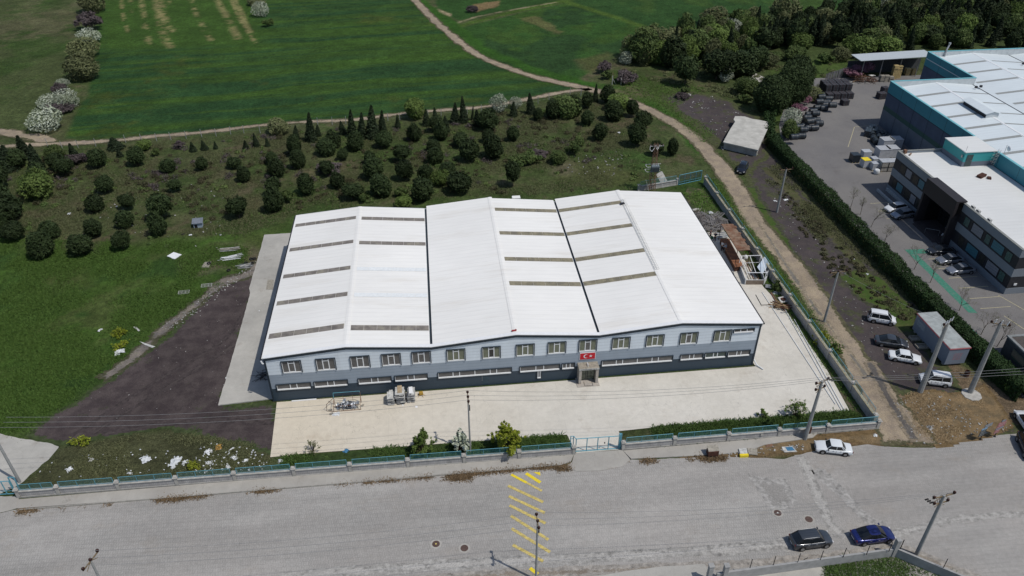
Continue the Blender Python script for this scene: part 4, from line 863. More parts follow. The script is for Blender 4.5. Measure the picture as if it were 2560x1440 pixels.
for yc, w, mt in ((124.3,1.8,'win_brown'),(122.2,1.8,'blinds_w'),(119.9,1.7,'win_brown'),(117.9,1.7,'blinds_t'),(116.2,1.0,'win_green')): office_win(yc, w, 5.05, 6.55, mt)
for yc, w, mt in ((125.4,1.2,'win_brown'),(123.6,2.0,'blinds_t'),(120.8,1.9,'win_brown'),(118.9,1.7,'blinds_w'),(116.6,1.5,'win_brown')): office_win(yc, w, 1.5, 3.0, mt)
b = MB(); b.box(91.8,93.6,OY0+.02,OY0+.045,1.7,2.8); wn = b.build('window', simple('teal_pane', (.04,.22,.2), .3), of)
b = MB(); b.rbox((OX+1.2, OY0-.08, 1.9),(.5,.08,.35)); b.build('notice_plate', M['white_paint'], of)
for i, y in enumerate((103.0, 104.4, 100.0)):
    b = MB(); b.box(OX+.8,OX+1.15,y,y+.8,7.76,8.32); a = b.build('air_conditioner', M['dirty_white'], of)
    b = MB(); b.lathe((OX+.79,y+.4,8.05), [(.22,0),(.22,.02)], 12, 'X'); b.build('fan', M['dark_metal'], a)
b = MB(); b.box(OX-2.3, OX-1.95, 116.5, 126.9, .035, .5); b.box(OX-.35, OX-.03, 119.5, 126.9, .035, .6); b.build('planter_kerb', simple('planter_white', (.36,.37,.37), .6), of)
# penthouse on the office roof
X0, X1, Y0, Y1, PZ = 97.2, FXW-.03, 120.3, 126.8, 10.55
ph = empty('roof_room', (X0, Y0, 7.75), 0, 'small teal stair room with a white lid standing on the office roof', 'rooftop room')
b = MB(); b.box(X0,X1,Y0,Y1,8.7,PZ); b.build('wall', M['teal'] if False else simple('teal_bright', (.05,.30,.31), .5, 0, .06), ph)
b = MB(); b.box(X0-.02,X1,Y0-.02,Y1+.02,7.751,8.7); b.build('plinth', M['slate'], ph)
b = MB(); b.box(X0-.12,X1,Y0-.12,Y1+.12,PZ,PZ+.14); b.build('roof', M['roof_office'], ph)
b = MB(); b.box(X0+.5,X0+1.7,Y0-.06,Y0-.021,7.8,10.1); d_ = b.build('door', simple('grey_door', (.05,.07,.07), .5), ph)
b = MB(); b.box(X0+1.5,X0+1.56,Y0-.1,Y0-.061,8.8,9.0); b.build('handle', M['steel'], d_)
b = MB(); b.box(X0-.2,X0-.125,Y0+.3,Y0+.7,9.4,9.9); b.tube((X0+.3,Y0+.5,PZ+.1),(X0+.3,Y0+.5,PZ+1.1),.03,n=5); b.build('antenna', M['steel'], ph)
b = MB(); b.rbox((98.4,116.0,7.95),(1.8,.9,.45),.5); b.rbox((99.3,115.1,7.9),(.8,.6,.3),1.1)
tag(b.build('timber_scrap', M['rust_dark']), 'dark rusty scrap lying on the office roof below the ladder', 'scrap')
b = MB(); b.rbox((89.9,127.0,8.15),(.6,.5,.7),.3); b.rbox((90.6,126.2,7.95),(.9,.25,.2),.8)
tag(b.build('roof_clutter', M['rust']), 'rusty brackets on the back left corner of the office roof', 'scrap')

# ---- storage canopy at the back of the factory yard
cn = empty('storage_canopy', (113.6, 187.9, 0), 0, 'open lean-to canopy on slim posts over pallets behind the factory', 'canopy')
b = MB(); b.xprism([(112.6,5.1),(133,5.6),(133,5.72),(112.6,5.22)], 187.6, 193); b.build('roof', simple('canopy_sheet', (.42,.46,.48), .5, 0, .08), cn)
for x in (114.2, 119.4, 124.6, 129.6):
    b = MB(); b.tube((x,188.6,.03),(x,188.6,5.2+.02*(x-112)),.10,n=6); b.build('post', M['steel'], cn)
b = MB(); b.box(112.4,133,193.05,193.25,0,3.4); b.build('back_wall', simple('corrugated_back', (.07,.075,.08), .7, 0, .3), cn)
b = MB()
for x in np.arange(103.5, 113, .42): b.rbox((x, 186.5+.1*math.sin(x*9)+(x-103.5)*.55, 1.3), (.34,.05,2.6), .5)
b.build('sheet_fence', simple('fence_sheets', (.12,.12,.13), .7, 0, .4, .9)); bpy.data.objects['sheet_fence']; tag(bpy.data.objects['sheet_fence'], 'dull corrugated sheet fence closing the back left corner of the factory yard', 'fence')
sb = empty('site_box', (122.5, 166, 0), 0, 'flat white-roofed store beside the rear navy wall of the factory', 'store')
pA = G(2222,209,2.6); b = MB(); b.box(118.6,123.3,168.5,174.5,.03,2.55); b.build('wall', simple('store_wall', (.16,.18,.22), .6), sb); b = MB(); b.box(118.4,123.4,168.3,174.7,2.55,2.68); b.build('roof', M['roof_office'], sb)
# ---- small dark building at the right edge
kb = G(2520,905,2.8)
gh = empty('guard_house', (80.9, 71.5, 0), 0, 'low dark flat-roofed hut at the right edge behind the hedge end', 'hut')
b = MB(); b.box(78.8, 88, 66.5, 77.2, .03, 3.0); b.build('wall', simple('hut_dark', (.05,.055,.065), .6), gh)
b = MB(); b.box(79.1, 88, 66.8, 76.9, 3.0, 3.08); b.build('roof', simple('hut_roof', (.075,.065,.06), .9, 0, .2), gh)
b = MB(); b.box(78.7,79.1,66.4,77.3,3.0,3.22); b.box(79.1,88,76.9,77.3,3.0,3.22); b.box(79.1,88,66.4,66.8,3.0,3.22); b.build('parapet', simple('hut_cap', (.20,.21,.21), .6), gh)
b = MB(); b.rbox((78.72,74,1.7),(.06,2.6,1.4)); b.build('window', M['glass_green'], gh)
# ================================================================ TREES AND SHRUBS
def leaf_mat(name, col, col2, var=.5, rough=.7):
    t = NT(name); oi = t.n('ObjectInfo'); at = t.n('Attribute', attribute_name='tone').outputs['Fac']
    c = t.mix(at, col, col2); c = t.mul(c, t.rng(oi.outputs['Random'], 0, 1, .72, 1.25))
    c = t.mul(c, t.rng(t.noise(3.0, 3, rough=.7), .3, .7, .7, 1.3))
    t.out(c, rough, None, 0, .15)
    t.b.inputs['Subsurface Weight'].default_value = 0
    return t.m
M['pine'] = leaf_mat('pine_needles', (.018,.031,.011), (.036,.055,.019)); M['conifer'] = leaf_mat('dark_conifer', (.016,.026,.013), (.028,.042,.019))
M['leaf'] = leaf_mat('fresh_leaves', (.060,.10,.022), (.125,.175,.045)); M['leaf_mid'] = leaf_mat('mid_leaves', (.050,.084,.024), (.10,.135,.042)); M['leaf_olive'] = leaf_mat('olive_twigs', (.078,.090,.040), (.135,.148,.066))
M['leaf_yel'] = leaf_mat('yellow_green_leaves', (.12,.165,.012), (.30,.33,.04)); M['blossom'] = leaf_mat('white_blossom', (.13,.16,.09), (.42,.45,.37)); M['blossom_near'] = leaf_mat('near_blossom', (.25,.30,.19), (.62,.65,.56)); M['pinkbl'] = leaf_mat('pink_blossom', (.15,.075,.10), (.30,.15,.20))
M['twig'] = leaf_mat('grey_purple_twigs', (.060,.048,.050), (.10,.082,.082)); M['hedge'] = leaf_mat('hedge_leaves', (.018,.038,.013), (.036,.070,.020)); M['bark'] = simple('bark', (.085,.065,.05), .9, 0, .3, 5)
M['bark_lite'] = simple('pale_bark', (.15,.125,.10), .9, 0, .3, 5)
def leaf_cloud(centers, radii, n, size, rs, flat=1.0, elong=1.0, shell=.55, updir=.35):
    """leaf quads spread through clumps; returns V, F, tone"""
    centers = np.asarray(centers, float); radii = np.asarray(radii, float); p = radii**2; p /= p.sum()
    k = rs.choice(len(centers), n, p=p); d = rs.normal(size=(n,3)); d /= np.linalg.norm(d, axis=1)[:,None]
    r = (shell+(1-shell)*rs.rand(n))**.8; c = centers[k]+d*(radii[k]*r)[:,None]*np.array([1,1,flat])
    nr = d*.8+rs.normal(size=(n,3))*.55+np.array([0,0,updir]); nr /= np.linalg.norm(nr, axis=1)[:,None]
    t = np.cross(nr, rs.normal(size=(n,3))); t /= np.linalg.norm(t, axis=1)[:,None]+1e-9; b = np.cross(nr, t)
    s = size*(.6+.8*rs.rand(n))[:,None]; t *= s*elong; b *= s*.62
    V = np.stack([c-t*.5, c+b*.5, c+t*.5, c-b*.5], 1).reshape(-1,3); F = np.arange(4*n).reshape(n,4)
    ct = rs.rand(len(centers)); tone = np.clip(ct[k]*.7+rs.rand(n)*.45-.08, 0, 1); return V, F, np.repeat(tone, 4)
def trunk_mb(h, r, rs, limbs=5, lean=.1, crown=1.5, lo=.35):
    b = MB(); pts = [Vector((0,0,-.1))];
    for i in range(1, 5): pts.append(Vector((lean*i/4*h*rs.uniform(-.3,.6), lean*i/4*h*rs.uniform(-.5,.5), h*i/4)))
    for i in range(4): b.tube(pts[i], pts[i+1], r*(1-i*.2), r*(1-(i+1)*.2), 7)
    for i in range(limbs):
        u = rs.uniform(lo, .95); p = pts[0].lerp(pts[-1], u); a = rs.uniform(0, 6.28); q = p+Vector((math.cos(a)*crown*.7, math.sin(a)*crown*.7, crown*rs.uniform(.25,.7)))
        b.tube(p, q, r*.4, r*.12, 5)
    return b
def crown_clumps(R, Hc, z0, n, rs, shape='dome'):
    C_, Rr = [], []
    for i in range(n):
        a = rs.uniform(0, 6.28)
        if shape == 'cone':
            u = rs.rand()**.8; rad = R*(1-u)**.85*rs.uniform(.45,.95); z = z0+Hc*u; cr = R*.30*(1-u)+.12*R
        else:
            v = rs.normal(size=3); v /= np.linalg.norm(v); v[2] = abs(v[2])*1.0-.35*(rs.rand() < .5)*rs.rand(); q = rs.uniform(.55,.95)
            rad = None; C_.append((v[0]*R*q*rs.uniform(.85,1.1), v[1]*R*q, z0+Hc*.42+v[2]*Hc*.56*q)); Rr.append(R*rs.uniform(.24,.42)); continue
        C_.append((rad*math.cos(a), rad*math.sin(a), z)); Rr.append(cr)
    if shape != 'cone': C_.append((0,0,z0+Hc*.45)); Rr.append(R*.55)
    return C_, Rr
def crown_surface(R, Hc, z0, n, leaf, rs, amp=.14, bumps=9, cone=False, elong=1.5, low=.0):
    # leaves over a bumpy closed crown, a few deeper inside so that gaps show foliage, not sky
    d = rs.normal(size=(n,3)); d /= np.linalg.norm(d, axis=1)[:,None]
    bd = rs.normal(size=(bumps,3)); bd /= np.linalg.norm(bd, axis=1)[:,None]; bh = rs.rand(bumps)
    dots = d @ bd.T; kbest = dots.argmax(1); b_ = np.clip((dots.max(1)-.55)/.45, 0, 1)**.7
    r = 1-amp+amp*b_*(.6+.8*bh[kbest])+rs.normal(size=n)*.055
    r *= np.where(rs.rand(n) < .28, rs.uniform(.45,.95,n), 1)
    if cone: u = (d[:,2]+1)/2; x, y = d[:,0], d[:,1]; q = np.hypot(x, y)+1e-6; u = rs.rand(n)**1.4; rad = R*(1-u)**.8*(.62+.38*b_)*rs.uniform(.55,1.2,n); c = np.stack([x/q*rad, y/q*rad, z0+Hc*u], -1); d = np.stack([x/q, y/q, np.full(n,.35)], -1)
    else: c = np.stack([d[:,0]*R*r, d[:,1]*R*r, z0+Hc*(.46+.52*d[:,2]*r)], -1)
    if low: c[:,2] = np.maximum(c[:,2], low+rs.rand(n)*.15)
    nr = d*.9+rs.normal(size=(n,3))*.7+np.array([0,0,.2]); nr /= np.linalg.norm(nr, axis=1)[:,None]
    t = np.cross(nr, rs.normal(size=(n,3))); t /= np.linalg.norm(t, axis=1)[:,None]+1e-9; b = np.cross(nr, t)
    s_ = leaf*(.6+.8*rs.rand(n))[:,None]; t *= s_*elong; b *= s_*.62
    V = np.stack([c-t*.5, c+b*.5, c+t*.5, c-b*.5], 1).reshape(-1,3); tone = np.clip(bh[kbest]*.5+rs.rand(n)*.5, 0, 1)
    return V, np.arange(4*n).reshape(n,4), np.repeat(tone, 4)
PROTO = {}
def make_tree(kind, seed, R, H, lm, n, leaf, shape='dome', nc=14, base=.25, bark='bark', tr=.09, flat=.9, shell=.55, elong=1.6, surf=None):
    rs = np.random.RandomState(seed); o = bpy.data.objects.new(kind, None); o.empty_display_size = .3
    Hc = H*(1-base); C_, Rr = crown_clumps(R, Hc, H*base, nc, rs, shape)
    V, F, tn = leaf_cloud(C_, Rr, n, leaf, rs, flat, elong, shell)
    if surf: V, F, tn = crown_surface(R, Hc, H*base, n, leaf, rs, surf[0], surf[1], shape == 'cone', elong, .05)
    cr = npmesh('crown', V, F, M[lm], uvcol={'tone': tn}); cr.parent = o
    tb = trunk_mb(H*(base+.45) if shape != 'cone' else H*.9, tr, rs, 6 if shape != 'cone' else 0, .08, R*.8).build('trunk', M[bark]); tb.parent = o
    COL.objects.link(o); return o
def proto(kind, name, variants):
    PROTO[kind] = [(make_tree(name, *v[:-1], **v[-1]), v[1], v[2]) for v in variants]
proto('pine', 'pine_tree', [(i+1, 1.75, 3.9, 'pine', 2300, .27, dict(base=[.04,.2,.1,.3,.02][i], surf=([.34,.44,.38,.5,.3][i], 26+6*i), elong=2.1)) for i in range(5)])
proto('conifer', 'conifer', [(i+21, 1.05, 4.6, 'conifer', 1900, .26, dict(shape='cone', nc=6, base=.03, surf=(.2,12))) for i in range(3)])
proto('leafy', 'leafy_tree', [(i+31, 2.6, 5.4, 'leaf' if i < 2 else 'leaf_mid', 2900, .30, dict(base=.08, surf=([.40,.45,.36,.48][i], 24+4*i), elong=1.9)) for i in range(4)])
proto('olive', 'budding_tree', [(i+41, 2.6, 5.4, 'leaf_olive', 2100, .28, dict(base=.06, surf=(.44, 24+5*i), elong=2.3)) for i in range(3)])
proto('blossom', 'blossom_tree', [(i+51, 2.4, 4.4, 'blossom', 1700, .24, dict(base=.08, surf=(.42, 16))) for i in range(3)])
proto('pink', 'blossom_tree', [(i+56, 2.0, 3.4, 'pinkbl', 1300, .24, dict(nc=14, base=.12, shell=.3)) for i in range(2)])
proto('twiggy', 'bare_shrub', [(i+61, 2.2, 3.0, 'twig', 2200, .26, dict(nc=16, base=.05, shell=.3, elong=2.4)) for i in range(2)])
proto('bush', 'bush', [(i+71, 1.6, 1.9, 'leaf_mid', 1300, .24, dict(nc=11, base=.02, shell=.4, flat=.8, tr=.05)) for i in range(3)])
proto('bigpine', 'pine_tree', [(i+81, 4.6, 9.0, 'pine', 11000, .38, dict(nc=6, surf=(.26,60), base=.05, tr=.22)) for i in range(2)])
USED = set(); TREES = []
def size_word(w): return 'tiny' if w < 2.2 else 'small' if w < 3.2 else 'mid-sized' if w < 4.6 else 'large' if w < 7 else 'very large'
def plant(kind, px, py, wpx, hpx=None, cat='tree', where='', rs=random):
    """px,py: foot of the plant in the photograph; wpx: width in photo pixels; hpx its height there"""
    g = G(px, py); dist = math.sqrt(g.x**2+g.y**2+CAMH**2); s = FPX/dist; w = wpx/s
    el = math.atan2(CAMH, math.hypot(g.x, g.y)); h = (hpx/s-w*.42*math.sin(el))/math.cos(el) if hpx else w*1.15
    h = max(h, .9); place(kind, g, w, h, cat, where, px)
def place(kind, g, w, h, cat, where, px=None):
    vi = random.randrange(len(PROTO[kind])); pr, R0, H0 = PROTO[kind][vi]
    if (kind, vi) in USED: o = copy_tree(pr)
    else: o = pr; USED.add((kind, vi))
    o.location = (g.x, g.y, 0); o.rotation_euler = (0, 0, random.uniform(0, 6.28)); sx_ = w/2/R0; o.scale = (sx_*random.uniform(.88,1.1), sx_*random.uniform(.82,1.1), h/H0*random.uniform(.88,1.12)); o.rotation_euler[0] = random.uniform(-.10,.10); o.rotation_euler[1] = random.uniform(-.10,.10)
    if px is None: px = g.x
    o['category'] = cat; TREES.append((o, kind, where, w, px, g)); return o
D = {'pine':'dark rounded pine','conifer':'dark pointed conifer','leafy':'fresh green leafy tree','olive':'olive budding tree','blossom':'white blossoming tree','pink':'pink blossoming tree','twiggy':'purple-grey bare shrub','bush':'low green bush','bigpine':'broad dark pine'}
w1 = 'in the scrub behind the warehouse'; w2_ = 'by the fenced farm track'; w3 = 'along the hedgerow of the left field'; w4 = 'in the wood behind the factory yard'; w5 = 'on the rough ground at the left edge'
pines = [(40,600,52,50),(110,640,62,66),(207,636,58,58),(130,592,46,44),(308,622,44,52),(240,590,46,44),(225,625-40,1,1),(318,568,48,42),(323,522,42,44),(403,588,50,58),(405,548,66,62),(240,527,44,42),(270,480,46,42),(600,545,56,60),(688,528,50,62),(690,488,44,54),(770,486,50,56),(845,470,44,48),(612,452,40,40),(693,440,46,48),(505,425,34,34),(423,430,38,36),(586,420,36,32),(345,413,42,42),(252,417,44,42),(680,410,36,34),(745,420,42,46),(820,440,44,44),(880,500,60,50),(955,488,62,58),(1057,500,70,62),(1148,480,66,60),(1063,455,44,46),(1283,468,46,62),(927,410,36,40),(858,400,34,34),(1005,405,52,50),(1120,462-22,56,44),(1090,408,46,44),(1085,380,42,36),(1172,402,60,58),(1235,395,62,60),(1150,366,44,40),(1222,355,36,36),(1282,352,36,44),(1385,264+30,48,54),(1466,314,36,44),(1498,350,42,46),(1465,270,36,40),(1425,275,30,40),(1520,258,44,42),(1592,365,54,58),(1608,322,44,52),(1580,292,36,44),(1535,300,54,52),(1642,388,40,44),(1682,388,34,46),(1345,300,30,36),(1220,325,60,50),(1105,350,46,50),(1038,352,44,52),(960,368,44,46),(890,375,46,54),(835,368,44,46),(818,420-34,52,50),(740,390,42,50),(620,360+30,1,1),(30,555-10,70,62),(5,590,40,60),(45,420,50,44),(100,460,44,48),(150,425,40,40),(5,470,60,60),(165,440,40,44),(10,530,60,60),(1015,450,50,60),(935,445,56,56),(1090,330,40,42),(20,640-30,1,1),(440,480,36,36),(370,500,1,1),(1440,232+58,40,50)]
for x, y, w, h in pines:
    if w > 5: plant('pine', x, y, w*.79, h*.98, 'tree', w1)
for x, y, w, h in [(290,372,32,28),(66,395,26,52),(92,420,26,46),(190,400,20,34),(25,425,34,50),(300,392,12,20),(484,378,16,24),(512,374,14,22),(540,372,10,18),(615,372,14,20),(642,366,14,28),(670,366,10,20),(778,352,24,60),(740,350,16,30),(795,340,14,28),(858,335,18,34),(880,342,24,60),(905,345,24,62),(930,345,28,70),(955,332,22,50),(995,320,14,32),(1066,314,18,40),(1090,316,18,40),(1137,308,20,46),(1160,306,22,52),(1180,300,8,34),(1283,290,20,36),(1327,284,22,48),(1487,254,14,36),(1195,315,20,40),(1115,330,20,36)]:
    plant('conifer', x, y, w*1.15, h*1.1, 'tree', w2_)
for k, x, y, w, h, wh_ in [('leafy',95,488,76,66,w5),('leafy',142,402,40,40,w5),('leafy',362,375,36,28,w2_),('leafy',1037,295,52,50,w2_),('leafy',1407,292,66,60,w2_),('olive',697,332,52,42,w2_),('blossom',1250,278,46,50,w2_),('blossom',1288,270,34,36,w2_),('leafy',1103,462,44,42,w1),('leafy',1010,515,40,34,w1),('bush',1435,405-20,50,40,w1),('leafy',1395,408,40,38,w1),('bush',1300,415,60,44,w1),('bush',1330,405,50,34,w1),('bush',910,505,34,28,w1),('bush',720,505,36,34,w1),('twiggy',195,410,44,30,w1),('twiggy',450,370,24,22,w1),('bush',395,388,26,20,w1),('bush',1450,362,30,22,w1),('twiggy',1345,395,50,26,w1),('twiggy',820,425,60,26,w1),('bush',1000,490,44,30,w1),('leafy',1545,275,50,48,w2_),
    ('blossom',126,322,80,54,w3),('twiggy',148,282,56,28,w3),('blossom',128,266,46,34,w3),('blossom',172,266,52,40,w3),('twiggy',150,232,34,24,w3),('blossom',160,222,28,26,w3),('olive',210,198,72,62,w3),('olive',214,142,62,46,w3),('blossom',228,105,52,34,w3),('twiggy',225,75,54,44,w3),('olive',232,30,56,52,w3),('olive',655,48,1,1,w3),('blossom',653,40,38,38,'right of the stubble strip'),('bush',672,66,26,20,'right of the stubble strip'),('olive',640,12,40,20,'right of the stubble strip'),
    ('twiggy',1560,205,56,36,w4),('twiggy',1510,182,40,30,w4),('blossom',1565,160,34,34,w4),('bush',1520,198,34,24,w4),('twiggy',1705,245,34,18,w4),('leafy',1865,235,50,40,w4),('blossom',1810,203,40,38,w4),('twiggy',985+195,30,30,20,w4),('bush',1345+365,330-95,30,20,w4)]:
    if w > 5: plant(k, x, y, w, h, 'tree' if k not in ('bush','twiggy') else 'shrub', wh_)
for x, y, w, h in [(1712,212,56,70),(1790,198,70,78),(1852,190,64,62),(1888,176,60,60),(1678,168,60,80),(1930,250,1,1)]:
    if w > 5: plant('pine', x, y, w, h, 'tree', w4)
for x, y, w, h in [(1920,279,86,96),(1968,262,78,92),(1990,232,72,84)]: plant('bigpine', x, y, w, h, 'tree', 'above the concrete tank')
# the wood: rows and fill
rsx = np.random.RandomState(5)
for i in range(46):
    x = 1900+i*15+rsx.uniform(-6,6); y = 120-(i*1.75)+rsx.uniform(-8,8)
    if x < 2600: plant('conifer', x, y, rsx.uniform(22,32), rsx.uniform(44,64), 'tree', w4)
wood = pix((1560,150),(1600,105),(1700,95),(1830,62),(1960,60),(2100,35),(2300,5),(2620,-30),(2640,125),(2330,125),(2290,132),(2150,128),(2050,122),(1960,132),(1900,140),(1800,160),(1700,160),(1600,170))
P = np.array(wood); pts = []; tries = 0
while len(pts) < 215 and tries < 20000:
    tries += 1; q = np.array([rsx.uniform(P[:,0].min(), P[:,0].max()), rsx.uniform(P[:,1].min(), P[:,1].max())])
    if sdist(q[:1], q[1:], wood)[0] < 1: continue
    if any((q[0]-a)**2+(q[1]-b_)**2 < 4.1**2 for a, b_ in pts): continue
    pts.append(tuple(q))
for x, y in pts:
    m_ = C_ = None; u = (x-60)/(200-60); pxx = 1280+FPX*(_rt.x*x+_rt.y*y-_rt.z*CAMH)/(_f.x*x+_f.y*y-_f.z*CAMH); dk = rsx.rand() < (.74 if pxx > 1890 and y > 205 else .18)
    kind = ('pine' if rsx.rand() < .75 else 'conifer') if dk else ['leafy','olive','leafy','olive','bush','blossom'][rsx.choice(6, p=[.36,.36,.10,.10,.04,.04])]
    w = rsx.uniform(3.6,6.0)*(1.0 if kind != 'conifer' else .5); h = w*rsx.uniform(1.0,1.35) if kind != 'conifer' else rsx.uniform(6,8)
    place(kind, Vector((x, y, 0)), w, h, 'tree', w4)
for k, x, y, w, h in [('olive',1785,62,60,48),('olive',1660,125,70,60),('leafy',1600,155,80,80),('leafy',1655,160,60,66),('leafy',1740,140,70,60),('blossom',1830,85,50,40),('leafy',1880,85,50,44),('leafy',1790,120,60,54),('leafy',1720,150,60,50),('olive',1955,60,66,60),('olive',2155,42,50,50),('leafy',2140,140,60,50),('leafy',2180,120,60,50),('leafy',2000,130,50,46),('olive',2060,105,50,44),('leafy',2210,135,50,44),('leafy',2400,118,40,40),('olive',2480,50,50,46),('leafy',2540,60,50,44)]:
    plant(k, x, y, w, h, 'tree', w4)
# scattered shrubs on the clearing by the yard hedge
for k, x, y, w, h in [('bush',1860,255,40,24),('olive',1920,168,50,34),('bush',2000,165,36,26),('bush',2060,158,40,26),('bush',2030,190,34,22),('leafy',1985,150,46,36),('olive',2100,150,44,34),('bush',1740,170,50,28),('bush',1940,150,50,24)]: plant(k, x, y, w, h, 'shrub' if k == 'bush' else 'tree', w4)
for k, x, y, w, h in [('pink',2155,187,56,34),('pink',2125,196,46,30),('pink',2010,262,30,26),('pink',1995,286,36,28),('blossom',1975,312,46,46),('olive',2028,252,40,40),('leafy',1972,345,44,44)]: plant(k, x, y, w, h, 'tree', 'in the hedge beside the factory yard')
# labels: size + kind + place, counted from the left where several match
grp = {}
for it in TREES: grp.setdefault((size_word(it[3]), it[1], it[2]), []).append(it)
ordn = lambda n: f"{n}{'th' if 10 <= n%100 <= 20 else {1:'st',2:'nd',3:'rd'}.get(n%10,'th')}"
for (sw, kd, wr), L in grp.items():
    L.sort(key=lambda it: P_(it[5])[0]) if False else L.sort(key=lambda it: math.atan2(it[5].x, it[5].y))
    for i, it in enumerate(L):
        if len(L) == 1: lab = f"{sw} {D[kd]} {wr}"
        else: lab = f"{'leftmost' if i == 0 else 'rightmost' if i == len(L)-1 else ordn(i+1)+' from left'}, {sw} {D[kd]} {wr}"
        it[0]['label'] = lab; it[0]['group'] = {'bush':'shrubs','twiggy':'shrubs'}.get(kd, 'trees')+' '+wr
for k in PROTO:
    for i, (o, _, _) in enumerate(PROTO[k]):
        if (k, i) not in USED:
            for ch in list(o.children): bpy.data.objects.remove(ch)
            bpy.data.objects.remove(o)
# near shrubs inside the front wall
def near_shrub(name, label, px, py, R, H, lm, n, leaf, seed, nc=22, spiky=.3, bark='bark', shell=.25):
    rs = np.random.RandomState(seed); g = G(px, py); o = empty(name, (g.x, g.y, 0), 0, label, 'shrub' if H < 3 else 'tree'); C_, Rr = [], []; b = MB()
    for i in range(nc):
        a = rs.uniform(0, 6.28); u = rs.rand(); rad = R*(1-abs(u-.4)**1.3*1.2)*rs.uniform(.2,.95); z = H*(.12+.8*u)+rs.uniform(-.1,.1)
        p = Vector((rad*math.cos(a), rad*math.sin(a), z)); C_.append(tuple(p)); Rr.append(R*rs.uniform(.16,.30)*(1.15-u*.5)); b.tube((p.x*.1,p.y*.1,max(0,z*.15)), p, .035, .012, 4)
        for k in range(3):
            q = p+Vector((rs.normal()*.2, rs.normal()*.2, rs.uniform(.1,spiky+.2)))*R; b.tube(p, q, .012, .004, 3); C_.append(tuple(p.lerp(q,.8))); Rr.append(R*.09)
    V, F, tn = leaf_cloud(C_, Rr, n, leaf, rs, 1.1, 1.7, shell); V = V+np.array(o.location)
    inv = np.array(o.location); cr = npmesh('crown', V-inv, F, M[lm], uvcol={'tone': tn}); cr.parent = o
    b.build('stems', M[bark], o, world=False)
near_shrub('young_tree', 'bright yellow-green bushy tree inside the front wall left of the blue gate', 1262,1130, 2.1,4.3,'leaf_yel',7500,.17,1,nc=34)
near_shrub('young_tree', 'slimmer green bushy tree inside the front wall, left of the pole', 1056,1132, 1.5,3.4,'leaf',5000,.16,2,nc=26)
near_shrub('blossom_shrub', 'white flowering shrub at the foot of the wooden-looking pole by the front wall', 1152,1128, 1.35,3.1,'blossom_near',5200,.15,3,nc=26)
near_shrub('dry_shrub', 'thin straw-coloured shrub on the left end of the front yard strip', 783,1130, 1.0,1.5,'leaf_olive',420,.10,4,nc=14)
near_shrub('dry_shrub', 'sparse light green shrub in the planting strip beside the right front pole', 1987,1040, 1.7,2.2,'leaf',900,.16,5,nc=20)
near_shrub('yucca', 'small spiky green plant in the planting strip left of the sparse shrub', 1903,1042, .7,1.1,'leaf',420,.2,6,nc=9)
near_shrub('weed_bush', 'leafy bush growing on the outside of the side wall next to the track', 2052,840+15, 1.5,1.2,'leaf_yel',1500,.18,7)
near_shrub('weed_bush', 'long dark green bush outside the side wall opposite the parked cars', 2085,870+10, 1.5,1.0,'leaf',1600,.18,8)
near_shrub('weed_bush', 'dark green bush inside the side wall beside the dismantled kiosk', 1945,725, 1.3,1.3,'leaf_mid',1500,.18,9)
near_shrub('weed_bush', 'shrub climbing the fence at the right edge below the dark hut', 2530,975, 1.6,1.9,'leaf',1800,.18,10)
near_shrub('fennel_clump', 'yellow flowering clump in the litter strip left of the white rags', 485,1168, .9,.7,'leaf_yel',900,.14,11)
near_shrub('fennel_clump', 'yellow flowering weeds at the left end of the litter strip', 205,1110, 1.3,.8,'leaf_yel',900,.14,12)
near_shrub('mustard_patch', 'yellow flowering weeds on the meadow above the crumpled litter pile', 300,838, 1.4,.8,'leaf_yel',1200,.14,13)
near_shrub('mustard_patch', 'short yellow weed patch right beside the crumpled litter pile', 302,868, 1.2,.5,'leaf_yel',800,.14,14)
for i, (x, y) in enumerate(((1200,1188),(1135,1195),(1160,1194))): pass
# bare street trees inside the factory yard
def bare_tree(px, py, H, seed, label, tint=0):
    rs = np.random.RandomState(seed); g = G(px, py); o = empty('bare_tree', (g.x, g.y, 0), 0, label, 'tree', 'bare young trees beside the hedge'); b = MB(); C_ = []
    def grow(p, d, L, r, lv):
        q = p+d*L; b.tube(p, q, r, r*.65, 5 if lv < 2 else 3, lv < 2)
        if lv >= 5: C_.append(tuple(q)); return
        for k in range(3 if lv < 3 else 2):
            nd = (d+Vector((rs.normal()*.42, rs.normal()*.42, rs.uniform(-.05,.4)))).normalized(); grow(p+d*L*rs.uniform(.55,1), nd, L*rs.uniform(.6,.85), r*.6, lv+1)
    grow(Vector((0,0,0)), Vector((rs.uniform(-.05,.2),rs.uniform(-.1,.1),1)).normalized(), H*.3, .06, 0)
    b.build('trunk', M['bark_lite'], o, world=False); V, F, tn = leaf_cloud(C_, [.3]*len(C_), 260, .08, rs, 1, 1.6, .1); cr = npmesh('crown', V, F, M['leaf_olive'], uvcol={'tone': tn}); cr.parent = o
for i, (x, y, h) in enumerate(((2127,515,4.4),(2150,535,4.0),(2178,565,4.4),(2212,600,3.4),(2285,672,5.0),(2325,705,4.6),(2398,775,4.6),(2452,835,4.8),(2492,865,5.4))):
    bare_tree(x, y+2, h*1.15, 90+i, f"{ordn(i+1)} leafless young tree counted down the row beside the clipped hedge")
